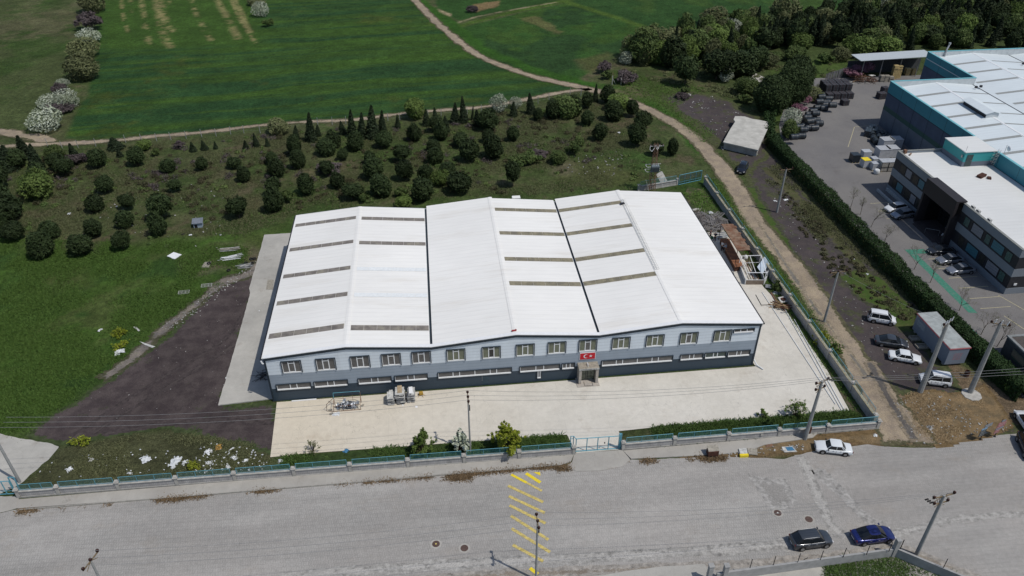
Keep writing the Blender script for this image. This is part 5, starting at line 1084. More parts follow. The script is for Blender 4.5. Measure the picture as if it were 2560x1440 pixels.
# clipped hedge
hp = smoothline([(74.2,150.5),(74.1,140),(74.2,120),(74.3,100),(74.6,84),(75.0,74),(75.6,67.5)], 10)
hd = empty('clipped_hedge', (74.2, 110, 0), 0, 'long dark clipped hedge between the dirt lot and the factory yard', 'hedge')
rs = np.random.RandomState(3); C_, Rr = [], []
HP = np.array(hp); n = 66000; k = rs.randint(0, len(HP)-1, n); u = rs.rand(n); base_ = HP[k]+(HP[k+1]-HP[k])*u[:,None]
bump = (fbm(base_[:,0], base_[:,1], 1.7, 5, 3)-.5); side = rs.rand(n); hw_, hh_ = 1.12+bump*.55, 2.35+bump*.9
x_ = np.where(side < .30, -hw_, np.where(side < .52, hw_, rs.uniform(-1,1,n)*hw_)); z_ = np.where(side < .52, rs.rand(n)*hh_, hh_-.25*(x_/1.2)**4); x_ = x_+rs.normal(size=n)*.10; z_ = np.maximum(z_+rs.normal(size=n)*.10-.35*(rs.rand(n) < .15), .03)
c = np.stack([base_[:,0]+x_, base_[:,1], z_], -1); nr = np.stack([np.where(side < .30, -1, np.where(side < .52, 1, 0)), np.zeros(n), np.where(side < .52, .25, 1)], -1)+rs.normal(size=(n,3))*.6; nr /= np.linalg.norm(nr, axis=1)[:,None]
t_ = np.cross(nr, rs.normal(size=(n,3))); t_ /= np.linalg.norm(t_, axis=1)[:,None]; b_ = np.cross(nr, t_); q_ = .23*(.6+.8*rs.rand(n))[:,None]; t_ *= q_*1.5; b_ *= q_*.62
V = np.stack([c-t_*.5, c+b_*.5, c+t_*.5, c-b_*.5], 1).reshape(-1,3); F = np.arange(4*n).reshape(n,4); tn = np.repeat(np.clip(bump+.5+rs.normal(size=n)*.2, 0, 1), 4)
cr = npmesh('foliage', V-np.array([74.2,110,0]), F, M['hedge'], uvcol={'tone': tn}); cr.parent = hd
b = MB()
for y in np.arange(68, 150, 1.6): b.tube((74.3,y,0),(74.3+rs.normal()*.1,y,1.5),.05,.03,4)
b.build('stems', M['bark'], hd)
hp = smoothline([(74.2,150),(77.3,160),(83.5,172),(90,182.5),(97,191),(103,196)], 10)
hd = empty('wild_hedge', (84, 168, 0), 0, 'uneven overgrown hedge curving behind the black coils to the canopy', 'hedge'); C_, Rr = [], []
for (x0, y0), (x1, y1) in zip(hp[:-1], hp[1:]):
    for k in range(9): u = rs.rand(); C_.append((x0+(x1-x0)*u+rs.uniform(-1.1,1.1), y0+(y1-y0)*u+rs.uniform(-.6,.6), rs.uniform(.3,1.9))); Rr.append(rs.uniform(.4,.8))
V, F, tn = leaf_cloud(C_, Rr, 12000, .32, rs, 1, 1.5, .3); cr = npmesh('foliage', V-np.array([84,168,0]), F, M['hedge'], uvcol={'tone': tn}); cr.parent = hd
b = MB()
for i in range(0, len(hp), 3): b.tube((hp[i][0],hp[i][1],0),(hp[i][0]+.1,hp[i][1],1.4),.05,.03,4)
b.build('stems', M['bark'], hd)
# ---- ground cover nobody could count
def scatter(name, polys, n, size, mt, seed, k=5, spread=.22, label=None, zb=0.0, mask=None):
    rs = np.random.RandomState(seed); Vs, Ts = [], []; got = 0
    allp = []
    ar = [max(1e-3, abs(sum(a[0]*b_[1]-b_[0]*a[1] for a, b_ in zip(p, p[1:]+p[:1])))/2) for p in polys]; tot = sum(ar)
    for p, a in zip(polys, ar):
        Q = np.array(p); m_ = int(n*a/tot*2.2)+60; x = rs.uniform(Q[:,0].min(), Q[:,0].max(), m_*2); y = rs.uniform(Q[:,1].min(), Q[:,1].max(), m_*2)
        ok = sdist(x, y, p) > .05
        if mask is not None: ok &= rs.rand(len(x)) < sst(.36, .66, fbm(x, y, 5, mask))**1.3
        x, y = x[ok], y[ok]; q = int(n*a/tot); allp.append(np.stack([x[:q], y[:q]], -1))
    c = np.vstack(allp); m_ = len(c); c = np.repeat(c, k, 0); N = len(c); base = c+rs.normal(size=(N,2))*spread
    h = size*(.3+.9*rs.rand(N)**1.5); a = rs.rand(N)*6.28; w = size*.20; dx, dy = np.cos(a)*w, np.sin(a)*w; lx, ly = rs.normal(size=N)*size*.9, rs.normal(size=N)*size*.9
    z0 = np.full(N, zb); V = np.stack([np.stack([base[:,0]-dx, base[:,1]-dy, z0], -1), np.stack([base[:,0]+dx, base[:,1]+dy, z0], -1), np.stack([base[:,0]+lx+dx*.5, base[:,1]+ly+dy*.5, z0+h], -1), np.stack([base[:,0]+lx-dx*.5, base[:,1]+ly-dy*.5, z0+h], -1)], 1).reshape(-1,3)
    F = np.arange(4*N).reshape(N,4); tn = np.repeat(np.repeat(rs.rand(m_), k)*.6+rs.rand(N)*.4, 4)
    o = npmesh(name, V, F, M[mt], uvcol={'tone': tn}); return tag(o, label, 'ground cover', None, 'stuff')
M['grass'] = leaf_mat('grass_blades', (.050,.108,.018), (.10,.165,.035)); M['grass_dark'] = leaf_mat('dark_grass_blades', (.032,.068,.013), (.068,.105,.028)); M['brown_weed'] = leaf_mat('brown_weeds', (.13,.09,.05), (.24,.17,.10)); M['straw'] = leaf_mat('straw_tufts', (.24,.17,.095), (.42,.32,.19)); M['scrubleaf'] = leaf_mat('scrub_leaves', (.060,.062,.030), (.105,.095,.052)); M['heather'] = leaf_mat('scrub_tufts', (.066,.078,.034), (.12,.122,.06))  # grass_dark: a deeper green grass for the wall strips and garden
def low_scrub(name, label, poly, n, seed, mt, r0=.35, r1=.95, m_=60):
    rs = np.random.RandomState(seed); P = np.array(pix(*poly)); x = rs.uniform(P[:,0].min(), P[:,0].max(), n*6); y = rs.uniform(P[:,1].min(), P[:,1].max(), n*6)
    ok = (sdist(x, y, [tuple(p) for p in P]) > 0) & (rs.rand(n*6) < sst(.40, .62, fbm(x, y, 9, seed))); x, y = x[ok][:n], y[ok][:n]; r = rs.uniform(r0, r1, len(x))
    V, F, tn = leaf_cloud(np.stack([x, y, r*.3], -1), r, len(x)*m_, .2, rs, .55, 2.0, .3); V[:,2] = np.maximum(V[:,2], .01)
    tag(npmesh(name, V, F, M[mt], uvcol={'tone': tn}), label, 'ground cover', None, 'stuff')
low_scrub('heath_scrub', 'low brownish scrub clumps between the pines', ((0,400),(700,335),(1400,270),(1600,340),(1690,430),(1500,475),(1000,495),(720,530),(580,560),(0,540)), 420, 31, 'scrubleaf')
low_scrub('heath_scrub', 'low green scrub clumps between the pines', ((0,400),(700,335),(1400,270),(1600,340),(1690,430),(1500,475),(1000,495),(720,540),(480,620),(0,600)), 260, 33, 'leaf_mid', .3, .8)
low_scrub('heath_scrub', 'grey purple brushwood between the pines', ((0,400),(700,335),(1250,290),(1500,390),(1400,450),(1000,470),(720,480),(500,500),(0,460)), 150, 35, 'twig', .5, 1.2)
low_scrub('underwood', 'undergrowth on the clearing below the wood', ((1530,180),(1800,170),(2100,140),(2140,165),(1990,260),(1900,300),(1840,250),(1700,215)), 260, 37, 'leaf_olive', .35, 1.1)
low_scrub('verge_weeds', 'weeds on the cinder lot beside the hedge', ((1905,415),(1985,490),(2080,590),(2170,680),(2325,800),(2300,835),(2180,770),(2080,690),(1990,560)), 140, 39, 'scrubleaf', .25, .6)
stripL = [(-20.5,65.6),(14.0,65.3),(14.0,68.1),(5,68.1),(-8,68.45),(-20.5,68.4)]; stripR = [(25.6,65.3),(53.2,65.3),(52.3,68.15),(25.6,68.15)]
b = MB(); b.add([(x,y,.06) for x,y in stripL], [tuple(range(6))]); b.add([(x,y,.06) for x,y in stripR], [(0,1,2,3)]); tag(b.build('planting_strip', edge_mat('strip_soil', (.05,.055,.025), (.075,.065,.04), (.03,.05,.015), width=.1)), kind='structure')
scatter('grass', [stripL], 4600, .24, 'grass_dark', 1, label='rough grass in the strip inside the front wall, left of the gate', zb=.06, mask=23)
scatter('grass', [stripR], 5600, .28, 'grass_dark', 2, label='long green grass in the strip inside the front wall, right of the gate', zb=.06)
scatter('grass', [pix((70,1205),(170,1125),(300,1090),(470,1085),(600,1105),(690,1125),(690,1165),(400,1200),(80,1215))], 3000, .18, 'heather', 3, label='weeds growing through the litter left of the yard', mask=5)
scatter('grass', [pix((60,1090),(0,1075),(-50,900),(0,600),(350,600),(620,620),(600,690),(420,790),(300,900))], 30000, .20, 'grass', 4, spread=.5, label='lush meadow grass left of the cinder lot', mask=7)
scatter('scrub_growth', [pix((0,390),(700,330),(1500,260),(1620,330),(1700,440),(1560,480),(1000,500),(740,540),(600,590),(0,590))], 20000, .24, 'heather', 5, spread=.6, label='brownish scrub growth behind the warehouse', mask=9)
scatter('grass', [pix((1770,445),(1800,450),(1860,545),(1930,640),(2010,745),(2090,860),(2060,860),(1900,620))], 1800, .2, 'grass', 6, label='grass verge between side wall and dirt track')
scatter('grass', [[(50.0,119),(53.3,119),(53.3,131.5),(48,130)],[(52.6,70),(53.4,66),(53.4,117),(52.3,117)]], 1800, .22, 'grass', 8, label='rough grass inside the side wall')
scatter('grass', [pix((1900,440),(1960,500),(2060,620),(2080,560),(2000,480)),pix((2150,690),(2330,800),(2300,830),(2240,790),(2170,720)),pix((1920,420),(2110,620),(2330,800),(2350,790),(2100,560),(1960,400))], 4200, .24, 'heather', 9, label='grass growing in the cinder lot beside the hedge', mask=13)
scatter('straw', [[(-49,63.15),(12.5,63.1),(12.5,63.35),(-49,63.42)],[(22,62.6),(33,62.0),(33,62.5),(22,63.0)],pix((1100,1192),(1180,1190),(1180,1198),(1100,1202)),pix((1390,1168),(1428,1164),(1428,1175),(1390,1176)),pix((1565,1150),(1620,1148),(1760,1140),(1760,1146),(1600,1160))], 3600, .2, 'brown_weed', 10, label='dry brown weeds along the kerb', zb=.03, mask=15)
scatter('straw', [pix((2262,985),(2330,975),(2400,985),(2460,960),(2500,1010),(2535,1070),(2475,1090),(2340,1112),(2290,1080)), pix((2010,1130),(2190,1080),(2220,1050),(2260,1108),(2150,1112))], 3600, .14, 'straw', 11, label='dry straw-coloured grass around the sign boards', mask=19)
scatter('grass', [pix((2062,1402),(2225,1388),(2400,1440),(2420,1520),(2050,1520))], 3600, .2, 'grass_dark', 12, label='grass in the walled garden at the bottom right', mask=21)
scatter('grass', [pix((1765,220),(1500,170),(1560,240),(1650,275),(1760,360),(1790,330),(1690,270))], 2200, .24, 'grass', 14, label='grass beside the upper part of the dirt track')
# ================================================================ CARS
def paint(name, col, metal=0.0, rough=.28):
    t = NT(name); m_ = t.out(col, rough, None, metal, .5); t.b.inputs['Coat Weight'].default_value = .6; t.b.inputs['Coat Roughness'].default_value = .06; return m_
M['p_white'] = paint('white_car_paint', (.66,.68,.70)); M['p_old'] = paint('old_white_paint', (.64,.67,.69), 0, .4); M['p_silver'] = paint('silver_car_paint', (.30,.32,.36), .6, .32); M['p_grey'] = paint('grey_car_paint', (.050,.058,.070), .3, .3)
M['p_dark'] = paint('dark_grey_car_paint', (.040,.045,.055), .5, .3); M['p_black'] = paint('black_car_paint', (.012,.015,.025), .3, .25); M['p_blue'] = paint('blue_car_paint', (.014,.022,.13), .4, .25)
M['tail_red'] = glass('tail_red', (.10,.008,.008), .2); M['trim'] = simple('black_trim', (.015,.015,.017), .5); M['rim'] = simple('wheel_rim', (.32,.33,.34), .35, .7); M['plate'] = simple('number_plate', (.6,.6,.6), .5)
def loft(secs):       # list of rings (same length), open ring from left bottom over the top to right bottom
    b = MB(); k = len(secs[0]); vs = [p for s_ in secs for p in s_]; fs = []
    for j in range(len(secs)-1):
        for i in range(k-1): fs.append((j*k+i, (j+1)*k+i, (j+1)*k+i+1, j*k+i+1))
    fs.append(tuple(range(k))); fs.append(tuple(range((len(secs)-1)*k+k-1, (len(secs)-1)*k-1, -1)))
    for j in range(len(secs)-1): fs.append((j*k+k-1, (j+1)*k+k-1, (j+1)*k, j*k))
    return b.add(vs, fs)
def ring(x, w, zt, zb, sh=.16, crown=.04):
    P_ = [(w*.80, zb), (w*.97, zb+.06), (w, zb+(zt-zb)*.4), (w*.985, zt-sh), (w*.93, zt-.035), (w*.80, zt), (w*.4, zt+crown*.7)]
    return [(x, -a, z) for a, z in P_]+[(x, 0, zt+crown)]+[(x, a, z) for a, z in P_[::-1]]
def interp(tab, x):
    for (x0, v0), (x1, v1) in zip(tab[:-1], tab[1:]):
        if x0 <= x <= x1: u = (x-x0)/(x1-x0) if x1 > x0 else 0; u = u*u*(3-2*u)*.5+u*.5; return v0+(v1-v0)*u
    return tab[-1][1] if x > tab[-1][0] else tab[0][1]
SP = dict(   # L, W, H, belt, hood tip z, tail z, windscreen base, roof front, roof rear, rear glass base (fractions from the nose)
 sedan=dict(L=4.6, W=1.82, H=1.45, belt=.93, nose=.66, tail=.90, g=(.245,.41,.66,.875), side=.89, rail=0),
 old=dict(L=4.3, W=1.66, H=1.40, belt=.90, nose=.72, tail=.88, g=(.29,.39,.69,.80), side=.90, rail=0, box=1),
 hatch=dict(L=4.35, W=1.80, H=1.48, belt=.94, nose=.68, tail=.96, g=(.235,.39,.78,.96), side=.88, rail=0),
 suv=dict(L=4.45, W=1.84, H=1.64, belt=1.02, nose=.80, tail=1.05, g=(.235,.37,.82,.965), side=.88, rail=1),
 van=dict(L=4.0, W=1.72, H=1.74, belt=1.02, nose=.80, tail=1.05, g=(.19,.36,.93,.985), side=.93, rail=1))
CARN = 0
def car(kind, label, pa, mt, world=None, head=None, scale=1.0):
    """pa = (rear/left point, front point) pixel pair of wheel contact line centre -> placed on the ground"""
    s = SP[kind]; L, Wd, H = s['L']*scale, s['W'], s['H']; hw = Wd/2
    o = empty('parked_car', (world[0], world[1], .035), head, label, 'car' if kind != 'van' else 'small van', 'parked cars')
    X = lambda f: L/2-f*L
    ws, rf, rr, rb = s['g']; bx = s.get('box')
    top = [(0,s['nose']-.20),(.015,s['nose']-.04),(.05,s['nose']+.02),(ws*.6,s['nose']+(s['belt']-s['nose'])*.72),(ws,s['belt']),(rb,s['tail'] if rb < .9 else s['belt']+.02),(.93,s['tail']-.0),(.985,s['tail']-.06),(1,s['tail']-.25)]
    wid = [(0,hw*.70),(.02,hw*.82),(.07,hw*.93),(.2,hw*.99),(.5,hw),(.85,hw*.985),(.95,hw*.93),(.985,hw*.86),(1,hw*.76)] if not bx else [(0,hw*.88),(.02,hw*.95),(.2,hw),(.8,hw),(.98,hw*.95),(1,hw*.9)]
    secs = [ring(X(f), interp(wid, f), interp(top, f), .20+(.10 if f < .04 or f > .97 else 0), .14 if not bx else .08) for f in (0,.012,.03,.06,.1,.15,.2,ws,.32,.4,.5,.6,.7,.78,rb if rb < .93 else .88,.93,.965,.985,1)]
    bd = loft(secs).build('body', mt, o, world=False, smooth=True)
    # greenhouse glass: lofted shell between belt and roof edge
    sw = s['side']*hw; rw = sw*(.80 if not bx else .84); zb_ = s['belt']-.03; zr = H-.05
    base = [(X(ws)+.02, sw*.86), (X(ws+.05), sw*.98), (X((rf+rr)/2), sw), (X(rb-.04), sw*.95), (X(rb), sw*.80)]
    roof = [(X(rf), rw*.90), (X(rf+.03), rw), (X((rf+rr)/2), rw*1.02), (X(rr-.02), rw*.98), (X(rr), rw*.86)]
    def gl(name, idx, dz0=0.0, grow=0.0, m_=M['car_glass']):
        b = MB()
        for i, j in idx:
            for sgn in ((1, -1) if name == 'side_window' else (0,)):
                if sgn:
                    q = [(base[i][0], sgn*(base[i][1]+grow), zb_), (base[j][0], sgn*(base[j][1]+grow), zb_), (roof[j][0], sgn*(roof[j][1]+grow), zr), (roof[i][0], sgn*(roof[i][1]+grow), zr)]
                    b.add(q, [(0,1,2,3)] if sgn > 0 else [(3,2,1,0)])
        return b
    for sgn in (1, -1):
        g = MB()
        for i, j in ((0,1),(1,2),(2,3),(3,4)): g.add([(base[i][0], sgn*base[i][1], zb_), (base[j][0], sgn*base[j][1], zb_), (roof[j][0], sgn*roof[j][1], zr), (roof[i][0], sgn*roof[i][1], zr)], [(0,1,2,3)] if sgn > 0 else [(3,2,1,0)])
        g.build('side_window', M['car_glass'], o, world=False)
    def screen(name, i, sg):
        b = MB(); xb, wb = base[i]; xr, wr_ = roof[i]; cb = .10*sg; k = 8; vs = []
        for a in range(k+1):
            u = -1+2*a/k; vs.append((xb+cb*(1-u*u), u*wb, zb_));
        for a in range(k+1):
            u = -1+2*a/k; vs.append((xr+cb*.6*(1-u*u), u*wr_, zr+.03*(1-u*u)))
        b.add(vs, [(a, a+1, k+2+a, k+1+a) if sg > 0 else (k+1+a, k+2+a, a+1, a) for a in range(k)]); return b.build(name, M['car_glass'], o, world=False, smooth=True)
    screen('windscreen', 0, 1); screen('rear_window', 4, -1)
    # roof and pillars in body colour
    b = MB(); k = 6; vs = []; st = [(roof[0][0]+.03,roof[0][1]+.015,zr),(roof[1][0],roof[1][1]+.02,zr+.03),(roof[2][0],roof[2][1]+.02,H),(roof[3][0],roof[3][1]+.02,zr+.03),(roof[4][0]-.03,roof[4][1]+.015,zr)]
    for x, w, z in st:
        for a in range(k+1): u = -1+2*a/k; vs.append((x, u*w, z+.035*(1-u*u)-.02*abs(u)**4))
    fs = [(j*(k+1)+a, j*(k+1)+a+1, (j+1)*(k+1)+a+1, (j+1)*(k+1)+a) for j in range(4) for a in range(k)]; b.add(vs, [f[::-1] for f in fs])
    roof_m = mt if kind != 'suv' or mt is not M['p_grey'] else mt
    b.build('roof', roof_m, o, world=False, smooth=True)
    for sg in (1, -1):
        b = MB()
        for i, r_ in ((0,.028),(4,.04)): b.tube((base[i][0],sg*(base[i][1]+.0),zb_),(roof[i][0],sg*(roof[i][1]+.0),zr), r_, r_, 5)
        b.tube((roof[0][0],sg*roof[0][1],zr),(roof[1][0],sg*(roof[1][1]+.01),zr+.01),.03,n=4)
        for j in (1,2,3):
            if j < 4: b.tube((roof[j][0],sg*(roof[j][1]+.005),zr+.005),(roof[j+1][0],sg*(roof[j+1][1]+.005),zr+.005),.028,n=4)
        bxp = X((ws+rb)/2+.03); m0 = base[2]; m1 = roof[2]; b.tube((m0[0],sg*(m0[1]+.0),zb_),(m1[0],sg*(m1[1]+.0),zr),.03,n=4)
        cxp = base[3]; c2 = roof[3]; b.tube((cxp[0]+.05,sg*cxp[1],zb_),(c2[0]+.02,sg*c2[1],zr),.05 if kind != 'old' else .06,n=4)
        b.build('pillars', mt if kind in ('old','van') else M['trim'], o, world=False)
    if s['rail']:
        b = MB()
        for sg in (1, -1): b.path([(roof[1][0],sg*rw*.93,H),(roof[1][0]-.2,sg*rw*.93,H+.06),(roof[3][0]+.2,sg*rw*.93,H+.06),(roof[3][0],sg*rw*.93,H)], .02, 5)
        b.build('roof_rails', M['trim'] if kind == 'van' else M['steel'], o, world=False)
    wr = .32 if kind != 'suv' else .35
    for fx in (.185, .80):
        for sg in (1, -1):
            x = X(fx); a = MB(); a.lathe((x, sg*(hw-.10), wr+.01), [(wr+.055,-.105),(wr+.055,.108)], 20, 'Y');
            tw = empty('wheel', (x, sg*(hw-.08), wr)); tw.parent = o
            a = MB(); a.lathe((0,0,0), [(wr*.62,-.10),(wr*.95,-.11),(wr,-.07),(wr,.07),(wr*.95,.115),(wr*.62,.105)], 20, 'Y'); a.build('tyre', M['black_rubber'], tw, world=False, smooth=True)
            a = MB(); yo = .112*sg
            a.lathe((0,yo*.9,0), [(wr*.60,-.012),(wr*.60,.012)], 14, 'Y');
            rm = a.build('rim', M['rim'], tw, world=False)
    for fx in (.185, .80):
        for sg in (1, -1): b = MB(); b.lathe((X(fx), sg*(hw-.055*1), wr+.03), [(wr+.07,-.05),(wr+.07,.058)], 22, 'Y'); b.build('wheel_arch', M['trim'], o, world=False)
    # lamps, grille, bumper, plates, mirrors, handles
    nz = s['nose']
    for sg in (1, -1):
        a = MB(); a.rbox((X(.025), sg*interp(wid,.03)*.76, nz-.10), (.16,.34,.13), sg*-.35, 0, -.3); a.build('headlight', M['lamp'], o, world=False)
        a = MB(); a.rbox((X(.985), sg*interp(wid,.98)*.84, s['tail']-.15), (.10,.26,.15 if kind != 'van' else .3), sg*.35); a.build('tail_light', M['tail_red'], o, world=False)
        a = MB(); a.rbox((base[0][0]-.12, sg*(hw+.07), s['belt']+.06), (.12,.2,.13)); a.build('mirror', M['trim'] if kind in ('old','van') else mt, o, world=False)
    a = MB(); a.rbox((X(.012)+.03, 0, nz-.16), (.06, Wd*.42, .12), 0, 0, -.15); a.build('grille', M['trim'], o, world=False)
    a = MB(); a.rbox((X(0)+.01, 0, .34), (.06, Wd*.66, .14)); a.build('air_intake', M['trim'], o, world=False)
    a = MB(); a.rbox((X(0)+.045, 0, .46), (.02,.5,.11)); a.build('number_plate', M['plate'], o, world=False); a = MB(); a.rbox((X(1)-.03, 0, .55), (.02,.5,.11)); a.build('number_plate', M['plate'], o, world=False)
    a = MB()
    for sg in (1, -1):
        for f in (.46, .66): a.rbox((X(f), sg*(hw-.0), s['belt']-.14), (.18,.03,.03))
    a.build('door_handle', M['steel'] if kind in ('sedan','suv') else M['trim'], o, world=False)
    a = MB();
    for sg in (1, -1):
        a.box(X(.75), X(.25), sg*hw*.995-.012, sg*hw*.995+.012, .30, .36)
        for f in (.33, .535, .73): a.box(X(f)-.008, X(f)+.008, sg*hw*.992-.012, sg*hw*.992+.012, .36, s['belt']-.1)
    a.build('door_seam', M['trim'], o, world=False)
    return o
def carat(kind, label, cx, cy, fx, fy, mt, scale=1.0, zc=.55):
    """cx,cy: body centre pixel (at z=zc); fx,fy: nose pixel"""
    c_ = G(cx, cy, zc); f = G(fx, fy, zc); return car(kind, label, None, mt, (c_.x, c_.y), math.atan2(f.y-c_.y, f.x-c_.x), scale)
carat('old', 'boxy old white saloon parked on the kerb side outside the front wall corner', 2083, 1120, 2036, 1115, M['p_old'], 1.0, .5)
carat('suv', 'dark grey crossover parked at the lower right beside the blue saloon', 2027, 1350, 2075, 1344, M['p_grey'])
carat('sedan', 'metallic blue saloon parked on the road at the lower right', 2182, 1338, 2235, 1332, M['p_blue'], 1.0)
carat('van', 'white small van nearest the dirt track, parked above the dark grey saloon', 2205, 795, 2240, 801, M['p_white'], .98, .7)
carat('sedan', 'dark grey saloon parked between the white van and the old white saloon', 2228, 855, 2268, 861, M['p_grey'], .98)
carat('old', 'old white saloon parked beside the left side of the grey cabin', 2262, 893, 2303, 900, M['p_old'], 1.0)
carat('van', 'white small van with roof rails partly hidden behind the thick grey pole', 2338, 948, 2298, 943, M['p_white'], .98, .7)
carat('sedan', 'white saloon cut off by the right edge above the dark car', 2570, 1058, 2548, 1026, M['p_white'], 1.0)
carat('suv', 'dark car cut off by the right edge below the white saloon', 2572, 1118, 2590, 1160, M['p_black'], 1.0)
carat('suv', 'black off-roader standing alone on the cinder lot below the concrete tank', 1857, 418, 1850, 432, M['p_black'], 1.0, .8)
carat('hatch', 'white hatchback parked by the office left of the entrance portal', 2240, 518, 2212, 523, M['p_white'], 1.0, .7)
carat('hatch', 'silver-grey estate car parked right next to the white hatchback at the office', 2258, 534, 2228, 539, M['p_silver'], 1.05, .7)
carat('sedan', 'darkest of the three saloons in the office shade, nearest the portal', 2355, 625, 2326, 625, M['p_dark'], .98, .7)
carat('sedan', 'light silver saloon, middle of the three by the green walkway', 2375, 647, 2347, 650, M['p_silver'], .98, .7)
carat('sedan', 'silver saloon, lowest of the three by the green walkway', 2402, 672, 2372, 675, M['p_silver'], 1.0, .7)
# ================================================================ POLES AND WIRES
M['insul'] = M['ceramic']
def insulator(b, p, s=1.0):
    x, y, z = p; b.lathe((x,y,z), [(.03*s,0),(.11*s,.04),(.06*s,.10),(.13*s,.14),(.07*s,.2),(.11*s,.25),(.04*s,.33)], 10)
def pole(label, base, h, r0, r1, arm_dir=math.pi/2, arms=((0,.75),), mt='pole_concrete', heads=3, name='utility_pole', square=False):
    g = G(*base) if len(base) == 2 else Vector(base); o = empty(name, (g.x, g.y, 0), arm_dir, label, 'utility pole', 'utility poles')
    b = MB(); n = 8
    for k in range(6): b.tube((0,0,h*k/6),(0,0,h*(k+1)/6), r0+(r1-r0)*k/6, r0+(r1-r0)*(k+1)/6, n, k in (0,5))
    b.build('mast', M[mt], o, world=False)
    for dz, half in arms:
        b = MB(); b.rbox((0,0,h-.12+dz), (half*2+.2,.1,.1)); b.rbox((half*.4,0,h-.4+dz),(half*.9,.05,.05),0,0,.6); b.rbox((-half*.4,0,h-.4+dz),(half*.9,.05,.05),0,0,-.6); ca = b.build('crossarm', M['arm_rust'], o, world=False)
        for i in range(heads):
            b = MB(); insulator(b, (-half+2*half*i/(heads-1), 0, h-.07+dz), 1.3); b.build('insulator', M['insul'], o, world=False, smooth=True)
    return o
M['arm_rust'] = simple('crossarm_rust', (.20,.15,.09), .7, .3, .3, 3)
pA = pole('slim round pole inside the front wall by the white flowering shrub', (1176,1131), 9.1, .13, .09, math.pi/2, ((0,.8),))
bx = MB(); bx.box(-.08,.08,-.2,-.1,7.0,7.8); bx.build('junction_box', M['dark_metal'], pA, world=False)
def basefor(px, py, z): p = G(px, py, z); return (p.x, p.y, 0)
pB = pole('slim pole at the bottom edge in front of the yellow hatching', basefor(1344,1303,9.3), 9.3, .14, .09, math.pi/2, ((0,.8),))
bx = MB(); bx.box(-.08,.08,-.2,-.1,7.6,8.3); bx.build('junction_box', M['dark_metal'], pB, world=False)
pC = pole('grey concrete pole on the kerb with a rusty box, beside the old white saloon', (2012,1098), 9.6, .26, .16, .35, ((0,.95),(-1.1,.7)), heads=2)
bb = MB(); bb.rbox((.42,.1,1.3),(.5,.35,1.0)); bb.build('meter_box', M['rust_dark'], pC, world=False)
pD = pole('thick tapered concrete pole in front of the white van by the grey cabin', (2300,980), 11.7, .36, .20, .5, ((0,.9),), heads=2)
pE = pole('thick tapered concrete pole on a concrete footing at the far right', (2424,982), 11.6, .36, .20, -.5, ((0,1.0),))
pF = pole('concrete pole with spread crossarm beside the bend of the dirt track', (2060,805), 9.1, .20, .13, .1, ((0,1.3),))
pG = pole('concrete pole standing on the grass between the dirt track and the hedge', (1942,531), 8.9, .22, .14, .1, ((0,1.2),))
pH = pole('concrete pole with ochre crossarms at the corner of the grey garden wall', (2290,1388), 9.5, .22, .15, .15, ((0,1.2),(-1.0,.8)), heads=2)
g = G(50,1206); pL = empty('utility_pole', (g.x,g.y,0), 0, 'leaning grey pole crossing the left edge by the blue west gate', 'utility pole', 'utility poles')
b = MB(); b.tube((0,0,0),(-.25,.1,9.6),.17,.12,8); b.build('mast', M['pole_concrete'], pL, world=False); b = MB(); b.box(-.4,-.1,-.8,.8,9.3,9.42); b.build('crossarm', M['arm_rust'], pL, world=False)
gL = basefor(226,1400,9.4); pM = pole('pole rising over the bottom left edge with three brown insulators', gL, 9.4, .15, .1, 1.25, ((0,1.0),))
gE = G(2424,985); bb = MB(); bb.lathe((gE.x+.1,gE.y-.2,0), [(1.3,0),(1.25,.14),(1.2,.15)], 9); tag(bb.build('pole_footing', M['coping']), 'rough concrete pad around the foot of the far right pole', 'footing')
gE = G(2300,985);
# extra brackets: cut-outs and cables on the big poles
for o, hgt_ in ((pD, 11.7), (pE, 11.6), (pF, 9.1), (pH, 9.5), (pC, 9.6)):
    b = MB()
    for i in range(3):
        a = -.9+.9*i; b.path([(a,0,hgt_+.1),(a*.8,.3,hgt_-.3),(a*.3,.25,hgt_-.9),(.1,.2,hgt_-1.8)], .022, 4)
    b.build('jumper_cable', M['wire'] if o in (pD, pE) else M['black_rubber'], o, world=False)
    b = MB()
    for i in range(3):
        for k in range(3): b.lathe((-1.5-.15*k if o is pH else 1.3+.12*k, -.3+.3*i, hgt_-.25-.1*i), [(.09,-.03),(.09,.03)], 8, 'X')
    if o in (pH, pC): b.build('strain_insulator', M['black_rubber'], o, world=False)
for o, hgt_ in ((pD, 11.7), (pE, 11.6)):
    b = MB()
    for i in range(3): b.tube((-.7+.7*i,-.1,hgt_),( -.6+.7*i,-.15,hgt_+.6), .07, .05, 7)
    b.build('cutout', M['white_plastic'], o, world=False)
def wire(label, a, b_, sag, r=.016):
    P0, P1 = Vector(a), Vector(b_); n = 18; pts = [P0.lerp(P1, i/n)+Vector((0,0,-4*sag*(i/n)*(1-i/n))) for i in range(n+1)]
    m_ = MB()
    for p, q in zip(pts[:-1], pts[1:]): m_.tube(p, q, r, r, 4, False)
    o = m_.build('overhead_wire', M['wire']); tag(o, label, 'wire', 'overhead wires'); return o
tp = lambda o, h, dx=0, dy=0: (o.location.x+dx, o.location.y+dy, h)
